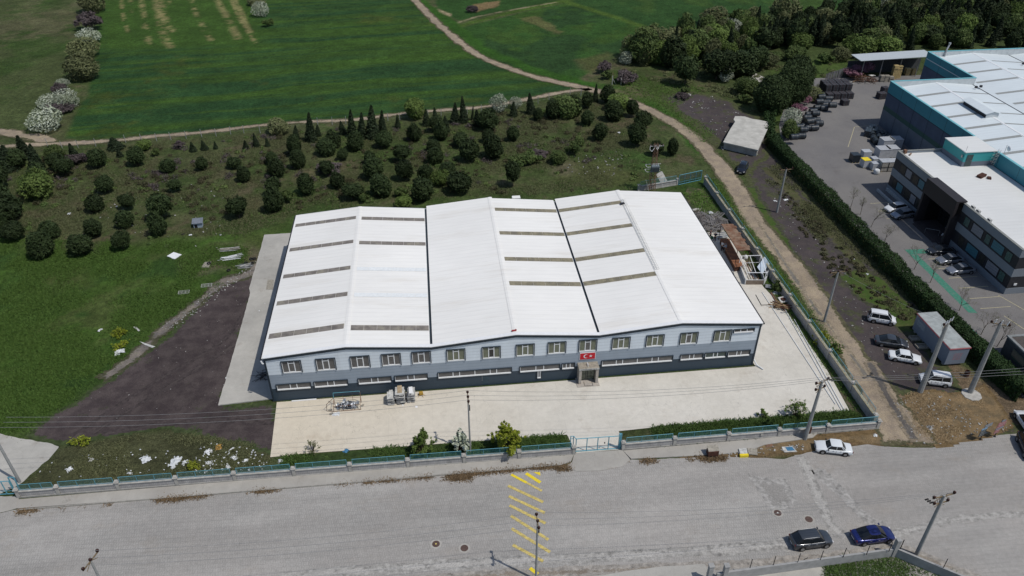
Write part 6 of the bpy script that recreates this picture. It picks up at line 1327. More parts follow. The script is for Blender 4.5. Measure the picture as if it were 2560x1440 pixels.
for i, d in enumerate((-.8, 0, .8)):
    nm = ('lower','middle','upper')[i]
    wire(f'{nm} wire from the left edge to the slim front-wall pole', (-49.0, 67.8+d, 9.6), tp(pA, 9.4, 0, d), 1.1)
    wire(f'{nm} wire from the slim front-wall pole to the kerb pole', tp(pA, 9.4, 0, d), tp(pC, 9.9, -.2+.3*d, .4*d), 1.0)
    wire(f'{nm} wire from the kerb pole to the right edge', tp(pC, 9.9, .3*d, .3*d), (95, 63.5+d, 10), 1.0)
    wire(f'{nm} wire over the road between the bottom pole and the garden corner pole', tp(pB, 9.6, 0, d), tp(pH, 9.8, d*.8, .2*d), .9, .014)
    wire(f'{nm} wire over the road from the bottom left pole to the bottom pole', tp(pM, 9.7, 0, d), tp(pB, 9.6, 0, d), .9, .014)
wire('single wire from the bend pole to the thick pole by the cabin', tp(pF, 9.3), tp(pD, 11.6), .4, .013)
# ---- lattice pylon with transformer
g = G(1628,478); lp = empty('lattice_pylon', (g.x, g.y, 0), 0, 'rusty lattice pylon carrying a grey transformer behind the warehouse', 'pylon')
b = MB(); H_ = 10.1; w0, w1_ = .62, .28
def cw(z): return w0+(w1_-w0)*z/H_
for sx_ in (1,-1):
    for sy_ in (1,-1): b.tube((sx_*cw(0),sy_*cw(0),0),(sx_*cw(H_),sy_*cw(H_),H_),.055,.05,4)
zs = np.linspace(.2, H_, 15)
for z0, z1 in zip(zs[:-1], zs[1:]):
    for k, (u, v) in enumerate((((1,1),(1,-1)),((1,-1),(-1,-1)),((-1,-1),(-1,1)),((-1,1),(1,1)))):
        a, c_ = cw(z0), cw(z1); b.tube((u[0]*a,u[1]*a,z0),(v[0]*c_,v[1]*c_,z1),.025,n=4); b.tube((v[0]*a,v[1]*a,z0),(u[0]*c_,u[1]*c_,z1),.025,n=4)
b.build('lattice', M['rust'], lp, world=False)
b = MB(); b.box(-.75,.75,-1.25,-.5,4.7,5.9); b.build('transformer_tank', simple('tank_grey', (.13,.16,.17), .6), lp, world=False)
b = MB()
for i in range(9): b.box(-.7+i*.165,-.65+i*.165,-1.42,-1.25,4.8,5.7)
b.build('cooling_fins', simple('fin_grey', (.10,.12,.125), .6), lp, world=False)
for i in range(4): b = MB(); b.tube((-.5+.33*i,-.9,5.9),(-.5+.33*i,-.9,6.35),.06,.04,7); b.build('bushing', M['white_plastic'], lp, world=False)
b = MB()
for z in (5.6, 4.6): b.box(-1.7,1.4,.3,.4,z,z+.1); b.box(-1.7,-.6,-.9,-.8,z,z+.1); b.box(-1.7,-1.6,-.9,.4,z,z+.1)
b.box(-1.2,1.5,-.05,.05,9.5,9.6); b.box(-.05,.05,-1.1,1.1,9.2,9.3); b.tube((1.0,.3,4.6),(1.9,.2,3.6),.04); b.build('platform_frame', M['dirty_white'], lp, world=False)
for i in range(5): b = MB(); insulator(b, (-1.1+i*.6,0,9.6), 1.2); b.build('insulator', M['insul'], lp, world=False)
b = MB(); b.path([(-1.1,0,9.9),(-1.3,-.3,9.1),(-.9,-.5,8.7),(-.4,-.3,9.3),(0,0,9.8)], .04, 6); b.path([(.7,0,9.9),(.3,-.4,9.2),(0,-.3,9.6)], .035, 6); b.build('looped_cable', M['white_plastic'], lp, world=False)
b = MB(); b.tube((-1.7,-1.2,3.2),(-.7,-.7,0.4),.04); b.tube((1.2,-.9,3.4),(1.9,-1.2,1.2),.04); b.build('stay', M['dirty_white'], lp, world=False)
poly_obj('footpath', pix((1640,436),(1655,428),(1668,452),(1652,458)), .03, M['apron_conc'], 0, .4, .05)
# ================================================================ GREY CABIN
cx0, cx1, cy0, cy1 = 69.05, 72.0, 75.3, 83.6
cb = empty('site_cabin', (cx0, cy0, 0), 0, 'grey portable cabin with pink roof trim standing beside the hedge', 'portable cabin')
b = MB(); b.box(cx0,cx1,cy0,cy1,.42,3.05); b.build('wall', panel_mat('cabin_wall', (.18,.21,.26), seam=3, var=.06), cb)
b = MB(); b.box(cx0-.08,cx1+.08,cy0-.08,cy1+.08,3.05,3.22); b.build('trim', simple('pink_trim', (.42,.13,.14), .6), cb)
b = MB(); b.box(cx0-.02,cx1+.02,cy0-.02,cy1+.02,3.221,3.27); b.build('roof', simple('cabin_roof', (.30,.325,.32), .7, 0, .2, 1.2, col2=(.24,.255,.25)), cb)
b = MB(); b.rbox((cx0-.02, 82.0, 2.15),(.05,1.9,.85)); w_ = b.build('window', simple('cabin_shutter', (.24,.28,.32), .5), cb)
b = MB()
for y in (75.9, 78.5, 81.0, 83.1): b.box(cx0+.15,cx1-.15,y-.2,y+.2,0,.42)
b.build('footing', M['concrete'], cb)
MS = simple('faded_red_mark', (.30,.13,.14), .7)
b = MB(); rs = np.random.RandomState(8)
for k in range(6):
    z = 1.2+k*.2; L_ = 1.3-abs(k-2)*.16
    for q in range(3): x = cx0+.85+(k%2)*.1+q*.42; b.box(x, x+.30+rs.rand()*.08, cy0-.012, cy0-.002, z, z+.055)
b.build('faded_lettering', MS, cb)
for i, (px, py, w, l) in enumerate(((2287,848,.9,1.5),(2304,868,.9,1.7))):
    g = G(px, py); b = MB(); b.rbox((0,0,.08),(l,.1,.16),0); b.v = []; b.f = []; b.mi = []
    for sx_, sy_, lx, ly in ((0,.45,l,.08),(0,-.45,l,.08),(l/2,0,.08,.98),(-l/2,0,.08,.98)): b.rbox((g.x+sx_,g.y+sy_,.2),(lx,ly,.3))
    b.rbox((g.x,g.y,.06),(l,.85,.06)); tag(b.build('planter_box', M['wood_grey']), ('upper' if i == 0 else 'lower')+' weathered open box on the ground left of the grey cabin', 'box')
g = G(2415,940); b = MB(); b.lathe((g.x,g.y,0), [(.3,0),(.33,.02),(.33,.42),(.35,.43),(.33,.45),(.33,.86),(.34,.88),(.29,.88),(.28,.3)], 16); tag(b.build('oil_drum', M['rust_dark']), 'rusty open drum standing between the two thick poles', 'drum')
# ================================================================ CONCRETE TANK
T_ = [G(1808,355,1.8), G(1895,375,1.8), G(1905,352,1.8), G(1921,318,1.8), G(1922,305,1.8), G(1900,300,1.8), G(1880,297,1.8), G(1862,291,1.8), G(1838,290,1.8), G(1834,298,1.8), G(1838,304,1.8), G(1826,322,1.8)]
tk = empty('concrete_tank', (T_[0].x, T_[0].y, 0), 0, 'pale concrete slab-roofed tank on the cinder ground left of the hedge', 'concrete tank')
b = MB(); b.prism([(p.x,p.y) for p in T_], 1.55, 1.8); b.build('slab', simple('bleached_concrete', (.43,.42,.385), .9, 0, .15, .8, col2=(.33,.32,.29), c2t=(.5,.75)), tk)
cen = sum(T_, Vector())/len(T_); b = MB(); b.prism([((p.x-cen.x)*.95+cen.x,(p.y-cen.y)*.95+cen.y) for p in T_], 0, 1.55); b.build('wall', M['concrete'], tk)
poly_obj('old_slab', pix((1862,194),(1890,184),(1912,194),(1902,206),(1876,202)), .06, M['apron_conc'], 0, .5, .2)
# ================================================================ SIGN BOARDS by the junction
def boards(label, px, py, h, cols, split, rz):
    g = G(px, py); o = empty('sign_board', (g.x,g.y,0), rz, label, 'sign board', 'sign boards'); b = MB(); b.tube((0,0,0),(0,0,h+.15),.05,n=6); b.tube((0,0,0),(0,0,.12),.16,n=6); b.build('post', M['dark_metal'], o, world=False)
    n = len(cols)
    for i, c_ in enumerate(cols):
        z = h-(i+.5)*(h-.8)/n; w, off = split[i]; b = MB(); b.rbox((off,-.07,z),(w,.04,(h-.8)/n-.03)); p_ = b.build('panel', M[c_], o, world=False)
        b = MB(); x = off-w/2+.1
        while x < off+w/2-.2: d = rs.uniform(.08,.22); b.rbox((x+d/2,-.095,z),(d,.006,.045)); x += d+.06
        b.build('worn_text', M['dirty_white'], p_, world=False)
M['sg_red'] = simple('faded_red_board', (.30,.12,.13), .7, 0, .3, 5); M['sg_blue'] = simple('sky_blue_board', (.12,.26,.42), .6, 0, .2, 5); M['sg_dark'] = simple('dark_board', (.035,.045,.055), .7, 0, .3, 5); M['sg_grey'] = simple('grey_board', (.16,.18,.21), .7, 0, .3, 5)
boards('dark and blue slatted sign board on a post at the road junction', 2450, 1099, 2.7, ['sg_grey','sg_grey','sg_blue','sg_dark','sg_dark','sg_dark','sg_dark'], [(1.3,.25),(1.3,.25),(1.0,-.25),(1.0,-.28),(1.05,-.3),(1.05,-.3),(1.05,-.3)], .3)
boards('faded pink and red slatted sign board nearest the right edge', 2486, 1092, 2.9, ['sg_grey','sg_red','sg_red','sg_red','sg_grey','sg_red','sg_red'], [(.7,.2),(1.4,.1),(1.45,.1),(1.45,.05),(1.4,.05),(.9,-.2),(.9,-.25)], .3)
M['gap_shade'] = edge_mat('scrap_gap_shade', (.05,.042,.036), (.08,.07,.06), (.06,.06,.035), width=.4, patch=.1)  # dark colour standing in for shade between the scrap frames
# ================================================================ RUSTY SHELTER, KIOSK, SCRAP by the side wall
shed = empty('rusty_shelter', (46.5, 103, 0), 0, 'rusty sheet-metal shelter on thin posts beside the east side of the warehouse', 'shelter')
q = [G(1803,560,3.2), G(1833,560,3.2), G(1876,625,3.2), G(1844,627,3.2)]
b = MB(); N_ = 12
for k in range(N_):
    u0, u1 = k/N_, (k+.96)/N_; a0, a1 = q[0].lerp(q[3],u0), q[0].lerp(q[3],u1); c0, c1 = q[1].lerp(q[2],u0), q[1].lerp(q[2],u1); dz = .02*(k%2)
    up = Vector((0,0,.03+dz)); ex = Vector((.25*(k%3==1),0,0)); b.add([a0+up,c0+up+ex,c1+up+ex,a1+up,a0,c0+ex,c1+ex,a1], [(0,1,2,3),(7,6,5,4),(0,4,5,1),(1,5,6,2),(2,6,7,3),(3,7,4,0)])
b.build('roof', M['rust'], shed)
b = MB()
for p in q: b.tube((p.x,p.y,0),(p.x,p.y,3.2),.05,n=6)
b.tube(q[0],q[3],.04,n=5); b.tube(q[1],q[2],.04,n=5); b.tube(q[0],q[1],.04,n=5); b.tube(q[3],q[2],.04,n=5); mm = q[0].lerp(q[3],.55); b.tube((mm.x,mm.y,0),mm,.04,n=6); b.build('frame', M['rust_dark'], shed)
q2 = [G(1800,596,1.0), G(1822,596,1.0), G(1858,664,1.0), G(1838,668,1.0)]
wb = empty('rusty_workbench', (q2[0].x, q2[0].y, 0), 0, 'long rusty orange workbench under the rusty shelter', 'workbench')
b = MB(); b.add([(p.x,p.y,1.0) for p in q2]+[(p.x,p.y,.9) for p in q2], [(0,1,2,3)[::-1],(4,5,6,7),(0,1,5,4),(1,2,6,5),(2,3,7,6),(3,0,4,7)]); b.build('top', simple('orange_rust', (.23,.10,.05), .8, 0, .3, 1.5, col2=(.14,.06,.035)), wb)
b = MB(); cc = sum(q2, Vector())/4
b.add([((p.x-cc.x)*.93+cc.x,(p.y-cc.y)*.97+cc.y,.9) for p in q2]+[((p.x-cc.x)*.93+cc.x,(p.y-cc.y)*.97+cc.y,.06) for p in q2], [(0,1,5,4),(1,2,6,5),(2,3,7,6),(3,0,4,7)]); b.build('side_panel', M['rust_dark'], wb)
q3 = [G(1790,578,.5), G(1815,578,.5), G(1822,592,.5), G(1795,594,.5)]
for i in range(6):
    u = i/6; a = q3[0].lerp(q3[3],u); c_ = q3[1].lerp(q3[2],u); b = MB(); m_ = (a+c_)/2; b.rbox((m_.x, m_.y, .2+.07*i*.3), ((c_-a).length, .22, .1), random.uniform(-.08,.08))
    tag(b.build('metal_strip', M['dirty_white'] if i%2 else M['steel']), f"{['backmost','second','third','fourth','fifth','frontmost'][i]} pale metal strip piled left of the rusty shelter", 'metal strip', 'pale metal strips')
g = G(1806,575); g1_ = G(1786,574,.05)
# kiosk skeleton
K = [G(1838,709), G(1910,709), G(1892,674), G(1822,674)]     # front-left, front-right, back-right, back-left feet
K = [Vector((G(1862,712).x, G(1862,712).y,0)), Vector((G(1909,712).x, G(1909,712).y,0)), Vector((G(1896,668).x,G(1896,668).y,0)), Vector((G(1846,670).x,G(1846,670).y,0))]
ks = empty('kiosk_frame', K[0], 0, 'dismantled white-framed kiosk with wood-board base beside the side wall', 'kiosk'); up = Vector((0,0,1)); h_ = 2.35
b = MB()
for p in K: b.tube(p, p+up*h_, .06, n=4)
for i in range(4): b.tube(K[i]+up*h_, K[(i+1)%4]+up*h_, .06, n=4); b.tube(K[i]+up*.95, K[(i+1)%4]+up*.95, .04, n=4)
for u in (.33,.66): b.tube(K[0].lerp(K[3],u)+up*.95, K[0].lerp(K[3],u)+up*h_, .035, n=4)
b.tube(K[0].lerp(K[1],.45)+up*h_, K[3].lerp(K[2],.45)+up*h_, .05, n=4); b.build('frame', M['frame_white'], ks)
def vpanel(bb, a, c_, z0, z1, th=.05): d = c_-a; m_ = (a+c_)/2; bb.rbox((m_.x,m_.y,(z0+z1)/2),(d.length-.12,th,z1-z0),math.atan2(d.y,d.x))
b = MB(); vpanel(b,K[0],K[1],.06,.93); b.build('base_board', simple('stained_board', (.20,.16,.125), .8, 0, .25, 1.5), ks)
b = MB(); vpanel(b,K[0],K[3],.06,.93); vpanel(b,K[1],K[2],.06,.93); b.build('side_panel', simple('grey_board_panel', (.33,.36,.40), .6, 0, .1), ks)
a_, c_ = K[1], K[1]+Vector((.75,.95,0)); b = MB()
for z in (.08, 1.0, 2.0): b.rbox(((a_+c_)/2)[:2]+(z,) if False else ((a_.x+c_.x)/2,(a_.y+c_.y)/2,z),((c_-a_).length,.05,.09),math.atan2(c_.y-a_.y,c_.x-a_.x))
for p in (a_+Vector((.08,.1,0)), c_): b.tube(p+up*.05, p+up*2.05, .05, n=4)
dd = b.build('door', M['frame_white'], ks); b = MB(); vpanel(b, a_, c_, .1, .98, .03); b.build('door_panel', M['white_paint'], dd)
b = MB(); pp = [G(1893,667,1.9), G(1912,641,1.9), G(1924,660,1.2), G(1905,685,1.2)]
b.add([tuple(p) for p in pp]+[tuple(p-up*.06) for p in pp], [(0,1,2,3),(7,6,5,4),(0,4,5,1),(1,5,6,2),(2,6,7,3),(3,7,4,0)]); tag(b.build('blue_sheet', simple('bluish_sheet', (.42,.48,.55), .5, 0, .1, 1)), 'pale blue-grey sheet leaning between the kiosk and the side wall', 'sheet')
for i in range(5):
    a = K[3].lerp(K[2], .3+.14*i)+up*.12+Vector((0,2.2,0)); c_ = K[0].lerp(K[1], .35+.12*i)+up*.12; b = MB(); d = c_-a; m_ = (a+c_)/2; b.rbox(m_, (d.length*.85,.13,.08), math.atan2(d.y,d.x)); tag(b.build('plank', M['rust'] if i in (2,4) else M['wood_grey']), f"{['leftmost','second','middle','fourth','rightmost'][i]} long plank lying through the kiosk frame", 'plank', 'planks in the kiosk')
def crumple(name, label, px, py, w, l, col, seed, rz=0, h=.25, cat='rag', n=7, zb=.04):
    rs = np.random.RandomState(seed); g = G(px, py); b = MB(); vs = []; idx = {}
    for i in range(n+1):
        for j in range(n+1):
            u, v = i/n-.5, j/n-.5; r = math.hypot(u, v)*2; k = 1-.25*rs.rand()*(r > .7); z = zb+h*rs.rand()*(1-min(1,r*.7)); x, y = u*w*k+rs.normal()*.03*w, v*l*k+rs.normal()*.03*l
            vs.append((g.x+x*math.cos(rz)-y*math.sin(rz), g.y+x*math.sin(rz)+y*math.cos(rz), z))
    fs = [(i*(n+1)+j, (i+1)*(n+1)+j, (i+1)*(n+1)+j+1, i*(n+1)+j+1) for i in range(n) for j in range(n) if not ((i in (0,n-1) or j in (0,n-1)) and rs.rand() < .35)]
    b.add(vs, fs); o = b.build(name, M[col]); return tag(o, label, cat)
M['cloth'] = simple('white_sheeting', (.55,.57,.58), .7, 0, .2, 3); M['ochre'] = simple('ochre_sheet', (.35,.20,.05), .8, 0, .2, 2); M['blue_cloth'] = simple('blue_tarp', (.05,.16,.28), .6); M['card'] = simple('cardboard', (.36,.28,.18), .8, 0, .2, 2)
for a in [('plastic_sheet','small curled white scrap near the left end of the litter strip',174,1174,1.0,1.1,'cloth',1),('plastic_sheet','small dull scrap left of the white rags in the litter strip',228,1150,.8,.6,'dirty_white',2),
    ('plastic_sheet','bunched white plastic in the middle of the litter strip',365,1148,1.5,1.4,'cloth',3),('plastic_sheet','large white plastic sheet draped by the front wall',437,1156,1.6,2.6,'cloth',4),('plastic_sheet','white plastic piece right of the large draped sheet',463,1156,1.0,.8,'cloth',5),
    ('foam_board','white board with a flared end next to the ochre sheet',522,1130,1.3,1.2,'white_plastic',6),('ochre_board','curved ochre sheet lying on the white board',547,1118,1.4,1.1,'ochre',7),('foam_board','long white panel lying flat in the litter strip',587,1146,1.7,.8,'white_plastic',8),('foam_board','narrow white panel at the right end of the litter strip',614,1152,.8,.7,'white_plastic',9),
    ('foam_board','thin white strip near the cinder edge above the litter strip',580,1123,1.1,.3,'white_plastic',10),('plastic_sheet','white scrap beside the fence below the ochre sheet',523,1158,.8,1.0,'cloth',11),('plastic_sheet','pale crumpled bag against the wall at the right end of the litter',570,1168,1.1,.6,'cloth',12),('plastic_sheet','white bag lying on the fence base left of the draped sheet',325,1184,1.0,.4,'cloth',13),
    ('litter_pile','crumpled white and grey litter pile on the meadow by the cinder lot',300,881,1.9,1.7,'cloth',14),('plastic_sheet','torn white scrap on the meadow left of the yellow weeds',250,826,1.0,.6,'cloth',15),('plastic_sheet','white heart-shaped scrap among the scrub pines at upper left',173,535,1.0,.8,'cloth',16),
    ('rag','white scrap right of the grey kennel on the grass',553,588,.9,.6,'cloth',17),('rag','white bag beside a black scrap below the grey kennel',476,588,.8,.6,'cloth',18),('rag','black scrap left of the white bag below the grey kennel',458,586,.9,.4,'black_rubber',19),('rag','white scrap by the pines above the kennel path',292,517,.6,.5,'cloth',20),
    ('plastic_sheet','white sheet lying on the side apron, upper one',663,760,.9,.9,'white_plastic',21),('plastic_sheet','white and grey torn sheet on the side apron, lower one',650,778,1.3,1.3,'white_plastic',22),('paper','small white square sheet at the bottom of the side apron',568,945,.6,.6,'white_plastic',23),
    ('tarpaulin','blue rag against the inside of the front wall at the left of the yard',865,1128,1.0,.9,'blue_cloth',24),('rag','bluish bag squeezed against the fence at the yard corner',702,1153,.9,.8,'cloth',25),('rag','white long rag on the grass behind the middle pole',1938,503,1.0,.6,'cloth',26),('rag','curled white cloth right of the grass pole',1965,500,1.4,.9,'cloth',27),
    ('rag','white bag on the cinder lot above the parked cars',2135,648,.5,.4,'cloth',28),('paper','flat white board beside the hedge on the cinder lot',2177,640,1.2,1.0,'dirty_white',29),('rag','small cream bag on the cinder lot under the white board',2168,686,.6,.5,'cloth',30),('rag','white bundle at the foot of the side wall below the kiosk',1940,733,1.4,1.2,'cloth',31),
    ('stone','pale boulder on the dry verge right of the ruts',2324,1070,.9,1.1,'concrete',32),('rag','white scrap on the dry grass right of the corner pier',2188,1089,.7,.6,'cloth',33),('rag','white crumbs in the far weeds beside the upper right grass',1548,332,1.0,.8,'cloth',34),('cement_bag','grey crumpled heap on the ash patch beside the upper track',1722,237,1.6,1.1,'dirty_white',35)]:
    crumple(a[0], a[1], a[2], a[3], a[4]*.85, a[5]*.85, a[6], a[7], rz=a[7]*.7, h=.45 if a[0] in ('litter_pile','stone','cement_bag') else .22, cat='debris')
def slabobj(name, label, pts, z, th, mt, cat):
    b = MB(); P_ = [G(x, y, z) for x, y in pts]; b.prism([(p.x,p.y) for p in P_][::-1], z-th, z); return tag(b.build(name, M[mt]), label, cat)
slabobj('foam_slab', 'bright white rectangular panel lying on the meadow', [(417,640),(434,630),(454,636),(437,647),(431,646),(426,643)], .14, .1, 'white_paint', 'panel')
slabobj('metal_sheet', 'long grey sheet on the meadow edge right of the litter pile', [(348,853),(388,866),(380,869),(362,862)], .1, .04, 'dirty_white', 'sheet'); slabobj('metal_sheet', 'short pale sheet lying in the grass above the long grey sheet', [(333,817),(341,817),(350,826),(346,828)], .1, .04, 'dirty_white', 'sheet')
slabobj('grating', 'rusty grey grating lying on the side apron', [(669,699),(684,699),(682,723),(665,723)], .22, .05, 'wood_grey', 'grating')
slabobj('skip_lid', 'grey concrete cover slab with a tyre on it, on the meadow edge', [(503,668),(512,655),(528,654),(522,668)], .12, .1, 'wood_grey', 'slab')
slabobj('white_board', 'white strip lying along the foot of the front wall of the warehouse', [(729,1003.5),(729,1001),(791,996),(791,998.5)], .12, .05, 'white_paint', 'board')
slabobj('grey_board', 'grey panel lying by the dark bush below the kiosk', [(1914,710),(1928,712),(1928,721),(1913,718)], .3, .05, 'steel', 'panel')
slabobj('paper', 'small white square on the yard in front of the stone piles', [(1038,1014),(1044,1014),(1044,1019),(1038,1019)], .07, .01, 'white_paint', 'paper'); slabobj('paper', 'tiny white scrap below the middle stone pile', [(1005,1011),(1009,1011),(1009,1014),(1005,1014)], .07, .01, 'white_paint', 'paper')
def tyre(px, py, label, z=.12):
    g = G(px, py); b = MB(); n, k = 16, 6
    vs = [(g.x+(.27+.09*math.cos(2*math.pi*j/k))*math.cos(2*math.pi*i/n), g.y+(.27+.09*math.cos(2*math.pi*j/k))*math.sin(2*math.pi*i/n), z+.1*math.sin(2*math.pi*j/k)) for i in range(n) for j in range(k)]
    b.add(vs, [(i*k+j, ((i+1)%n)*k+j, ((i+1)%n)*k+(j+1)%k, i*k+(j+1)%k) for i in range(n) for j in range(k)]); tag(b.build('old_tyre', M['black_rubber'], smooth=True), label, 'tyre', 'old tyres')
for x, y, l in ((523,661,'tyre lying on the concrete cover slab at the meadow edge'),(615,659,'tyre above the pipe bundle left of the apron'),(628,649,'left tyre of the touching pair by the apron'),(636,648,'right tyre of the touching pair by the apron'),(572,677,'lowest tyre in the grass by the meadow edge'),(630,659,'tyre between the pair and the pipe bundle')): tyre(x, y, l, .24 if x == 523 else .12)
def pile(name, label, px, py, n, L, rz, mts, sp=.5, hh=.35, seed=1, r=.04, cat='pile', jit=.15, parts='pipe'):
    rs = np.random.RandomState(seed); g = G(px, py); o = empty(name, (g.x,g.y,0), 0, label, cat)
    for m_i, mt in enumerate(mts):
        b = MB()
        for i in range(n//len(mts)):
            a = rz+rs.normal()*jit; l = L*rs.uniform(.6,1)/2; c_ = Vector((rs.normal()*sp*.4, rs.normal()*sp*.4, r+rs.rand()*hh)); d = Vector((math.cos(a), math.sin(a), rs.normal()*.03)); b.tube(c_-d*l, c_+d*l, r, r, 4)
        b.build(parts, M[mt], o, world=False)
    return o
pile('pipe_bundle','bundle of grey bars on the grass, uppermost by the apron',577,625,16,3.4,.05,['dirty_white','wood_grey'],.7,.3,1,.05,'bars'); pile('profile_bundle','white plastic profiles fanned on the ground below the grey bars',580,645,18,3.4,.25,['white_paint','cloth'],.9,.25,2,.05,'bars',.18); pile('pipe_bundle','bundle of pale bars lying next to the tyres',613,667,14,2.4,.12,['dirty_white','steel'],.7,.3,3,.05,'bars')
pile('timber_heap','brown timber offcuts heaped below the white bundle at the side wall',1952,770,26,2.6,-.45,['wood','rust_dark'],.9,.6,4,.07,'timber',.5); pile('branch_heap','dark branches heaped against the left side of the warehouse',660,945,26,2.2,.9,['bark','dark_metal'],1.2,.6,5,.03,'branches',.8)
for i, (px, py, L_, rz) in enumerate(((2000,845,24,-1.02),(2007,850,23,-1.0),(2030,880,20,-1.03))):
    a, c_ = [(G(1905,732),G(2088,1012)),(G(1962,775),G(2105,1030)),(G(1985,800),G(2112,1030))][i]; b = MB(); b.tube(a+up*(.12+.01*i), c_+up*.12, .055, n=6); tag(b.build('long_pipe', M['white_plastic']), ['longest, leftmost','middle','rightmost'][i]+' thin white pipe lying along the east edge of the yard', 'pipe', 'white pipes')
b = MB(); p = [G(1812,668,.3), G(1862,712,.3)];
g = G(1860,711); b.path([tuple(G(1889,738)+up*.1), tuple(G(1903,764)+up*.1), tuple(G(1942,762)+up*.1)], .045, 5); tag(b.build('bent_pipe', M['dark_metal']), 'thin dark bent pipe lying on the yard south of the kiosk', 'pipe')
b = MB(); b.path([tuple(G(1927,733)+up*.15), tuple(G(1943,762)+up*.15)], .09, 4); tag(b.build('beam', M['rust']), 'rusty pink beam lying beside the white bundle at the side wall', 'beam')
g = G(1956,756); b = MB(); b.rbox((g.x,g.y,.55),(1.3,1.1,.08),.2,.3);
for sx_ in (-.5,.5):
    for sy_ in (-.4,.4): b.tube((g.x+sx_,g.y+sy_,.05),(g.x+sx_,g.y+sy_,.5),.03,n=4)
o = b.build('broken_table', M['dirty_white']); tag(o, 'tilted old table with a rusty round top, against the side wall', 'table'); b = MB(); b.lathe((g.x,g.y,.66), [(.42,0),(.42,.04)], 14); q_ = b.build('round_plate', M['rust_dark'], o)
# scrap heap of grey lattice frames: loose frames, each a thing
soft_sheet('scrap_gap_sheet', pix((1728,528),(1760,522),(1800,530),(1822,552),(1830,570),(1800,580),(1765,580),(1745,560)), .062, M['gap_shade'], .3, .5, 2, 71)  # sheet under the heap, the shade of its gaps painted in
rs = np.random.RandomState(12); hx0, hy0 = G(1770,560).x, G(1770,560).y
def frame_rack(w, l, n, mt, th=.035):
    b = MB()
    for x in (-w/2, w/2): b.box(x-th,x+th,-l/2,l/2,-th,th)
    for i in range(n+1): y = -l/2+l*i/n; b.box(-w/2,w/2,y-th*.7,y+th*.7,-th*.8,th*.8)
    for x in (-w/6, w/6): b.box(x-th*.6,x+th*.6,-l/2,l/2,-th*.5+.02,th*.5+.02)
    return b
protoR = []
for i, (w, l, n) in enumerate(((1.3,2.2,7),(1.0,1.8,6),(1.5,1.6,5))):
    o = frame_rack(w, l, n, None).build('barred_rack', simple('galvanised', (.27,.255,.25), .6, .1, .3, 3) if i != 1 else simple('galvanised_dark', (.15,.135,.13), .6, .1, .3, 3)); protoR.append(o)
spots = [(1745,533),(1752,545),(1765,538),(1775,548),(1790,541),(1797,535),(1785,555),(1800,560),(1770,562),(1752,553),(1782,566),(1794,570),(1776,572),(1762,548),(1805,548),(1810,556),(1757,538),(1788,548),(1773,556),(1796,552),(1780,538),(1768,552),(1742,540),(1802,568)]
ny_ = 0
for i, (x, y) in enumerate(spots):
    z = rs.uniform(.15,1.25); g = G(x, y+4, z*.6); o = protoR[i%3] if i < 3 else protoR[i%3].copy()
    if i >= 3: COL.objects.link(o)
    o.location = (g.x, g.y, z); o.rotation_euler = (rs.normal()*.16, rs.normal()*.16, rs.uniform(0,3.14))
    tag(o, 'grey barred metal frame thrown on the scrap heap beside the side wall', 'metal frame', 'metal frames on the scrap heap')
b = MB()
for i in range(40):
    x, y = spots[rs.randint(len(spots))]; g = G(x+rs.normal()*3, y+rs.normal()*2+3); a = rs.uniform(0,3.14); l = rs.uniform(.5,1.3); z = rs.uniform(.05,.9)
    b.tube((g.x-math.cos(a)*l,g.y-math.sin(a)*l,z),(g.x+math.cos(a)*l,g.y+math.sin(a)*l,z+rs.normal()*.15),.035,n=4)
tag(b.build('scrap_bars', M['wood_grey']), 'tangle of grey bars under the thrown metal frames', 'scrap', None, 'stuff')
g = G(1783,572,.9); crumple('white_sack', 'white sack lying on top of the scrap heap', 1774, 546, .9, .8, 'cloth', 77, h=.5, cat='sack', zb=1.2)
g = G(1865,640,.6); bb = MB(); bb.lathe((g.x,g.y,.0), [(.3,.0),(.36,.3),(.34,.5),(.2,.72),(.05,.78)], 12); tag(bb.build('white_container', M['white_plastic'], smooth=True), 'round white container behind the kiosk frame', 'container')
g = G(1779,597); bb = MB(); bb.lathe((g.x,g.y,.05), [(.22,0),(.27,.38),(.25,.4)], 12); tag(bb.build('green_bucket', simple('dark_green', (.02,.10,.05), .5)), 'dark green bucket at the feet of the two men in dark clothes', 'bucket')
# ================================================================ FRONT YARD THINGS
F0 = [G(835,1030), G(902,1028), G(902,1008), G(838,1010)]
cg = empty('scrap_cage', F0[0], 0, 'rusty and blue tubular cage filled with crumpled foil in the front yard', 'cage'); b = MB(); b2 = MB(); hz = 1.9
xa, xb, ya, yb = F0[0].x, F0[1].x, F0[0].y, F0[2].y+.1
for x in (xa, xb):
    for y in (ya, yb): b.tube((x,y,0),(x,y,hz if y == yb else 1.0),.04,n=5)
for x in (xa, xb): b2.path([(x,yb,hz-.1),(x+.12*(1 if x==xa else -1),yb,hz+.15)], .035, 5); b.tube((x,ya,1.0),(x,yb,1.0),.035,n=5)
b2.tube((xa,yb,hz+.15),(xb,yb,hz+.15),.035,n=5); b2.tube((xa,yb,.9),(xa,yb,hz),.045,n=5); b.tube((xa,ya,1.0),(xb,ya,1.0),.03,n=5); b.tube((xa,ya,.1),(xb,ya,.1),.04,n=5); b.tube((xa,yb,1.0),(xb,yb,1.0),.03,n=5)
for u in (.35,.7): b.tube((xa+(xb-xa)*u,ya,.1),(xa+(xb-xa)*u,ya,1.0),.025,n=4); b.tube((xa+(xb-xa)*u,yb,.1),(xa+(xb-xa)*u,yb,1.5),.025,n=4)
b.build('rusty_frame', M['rust'], cg); b2.build('blue_frame', M['blue_steel'], cg)
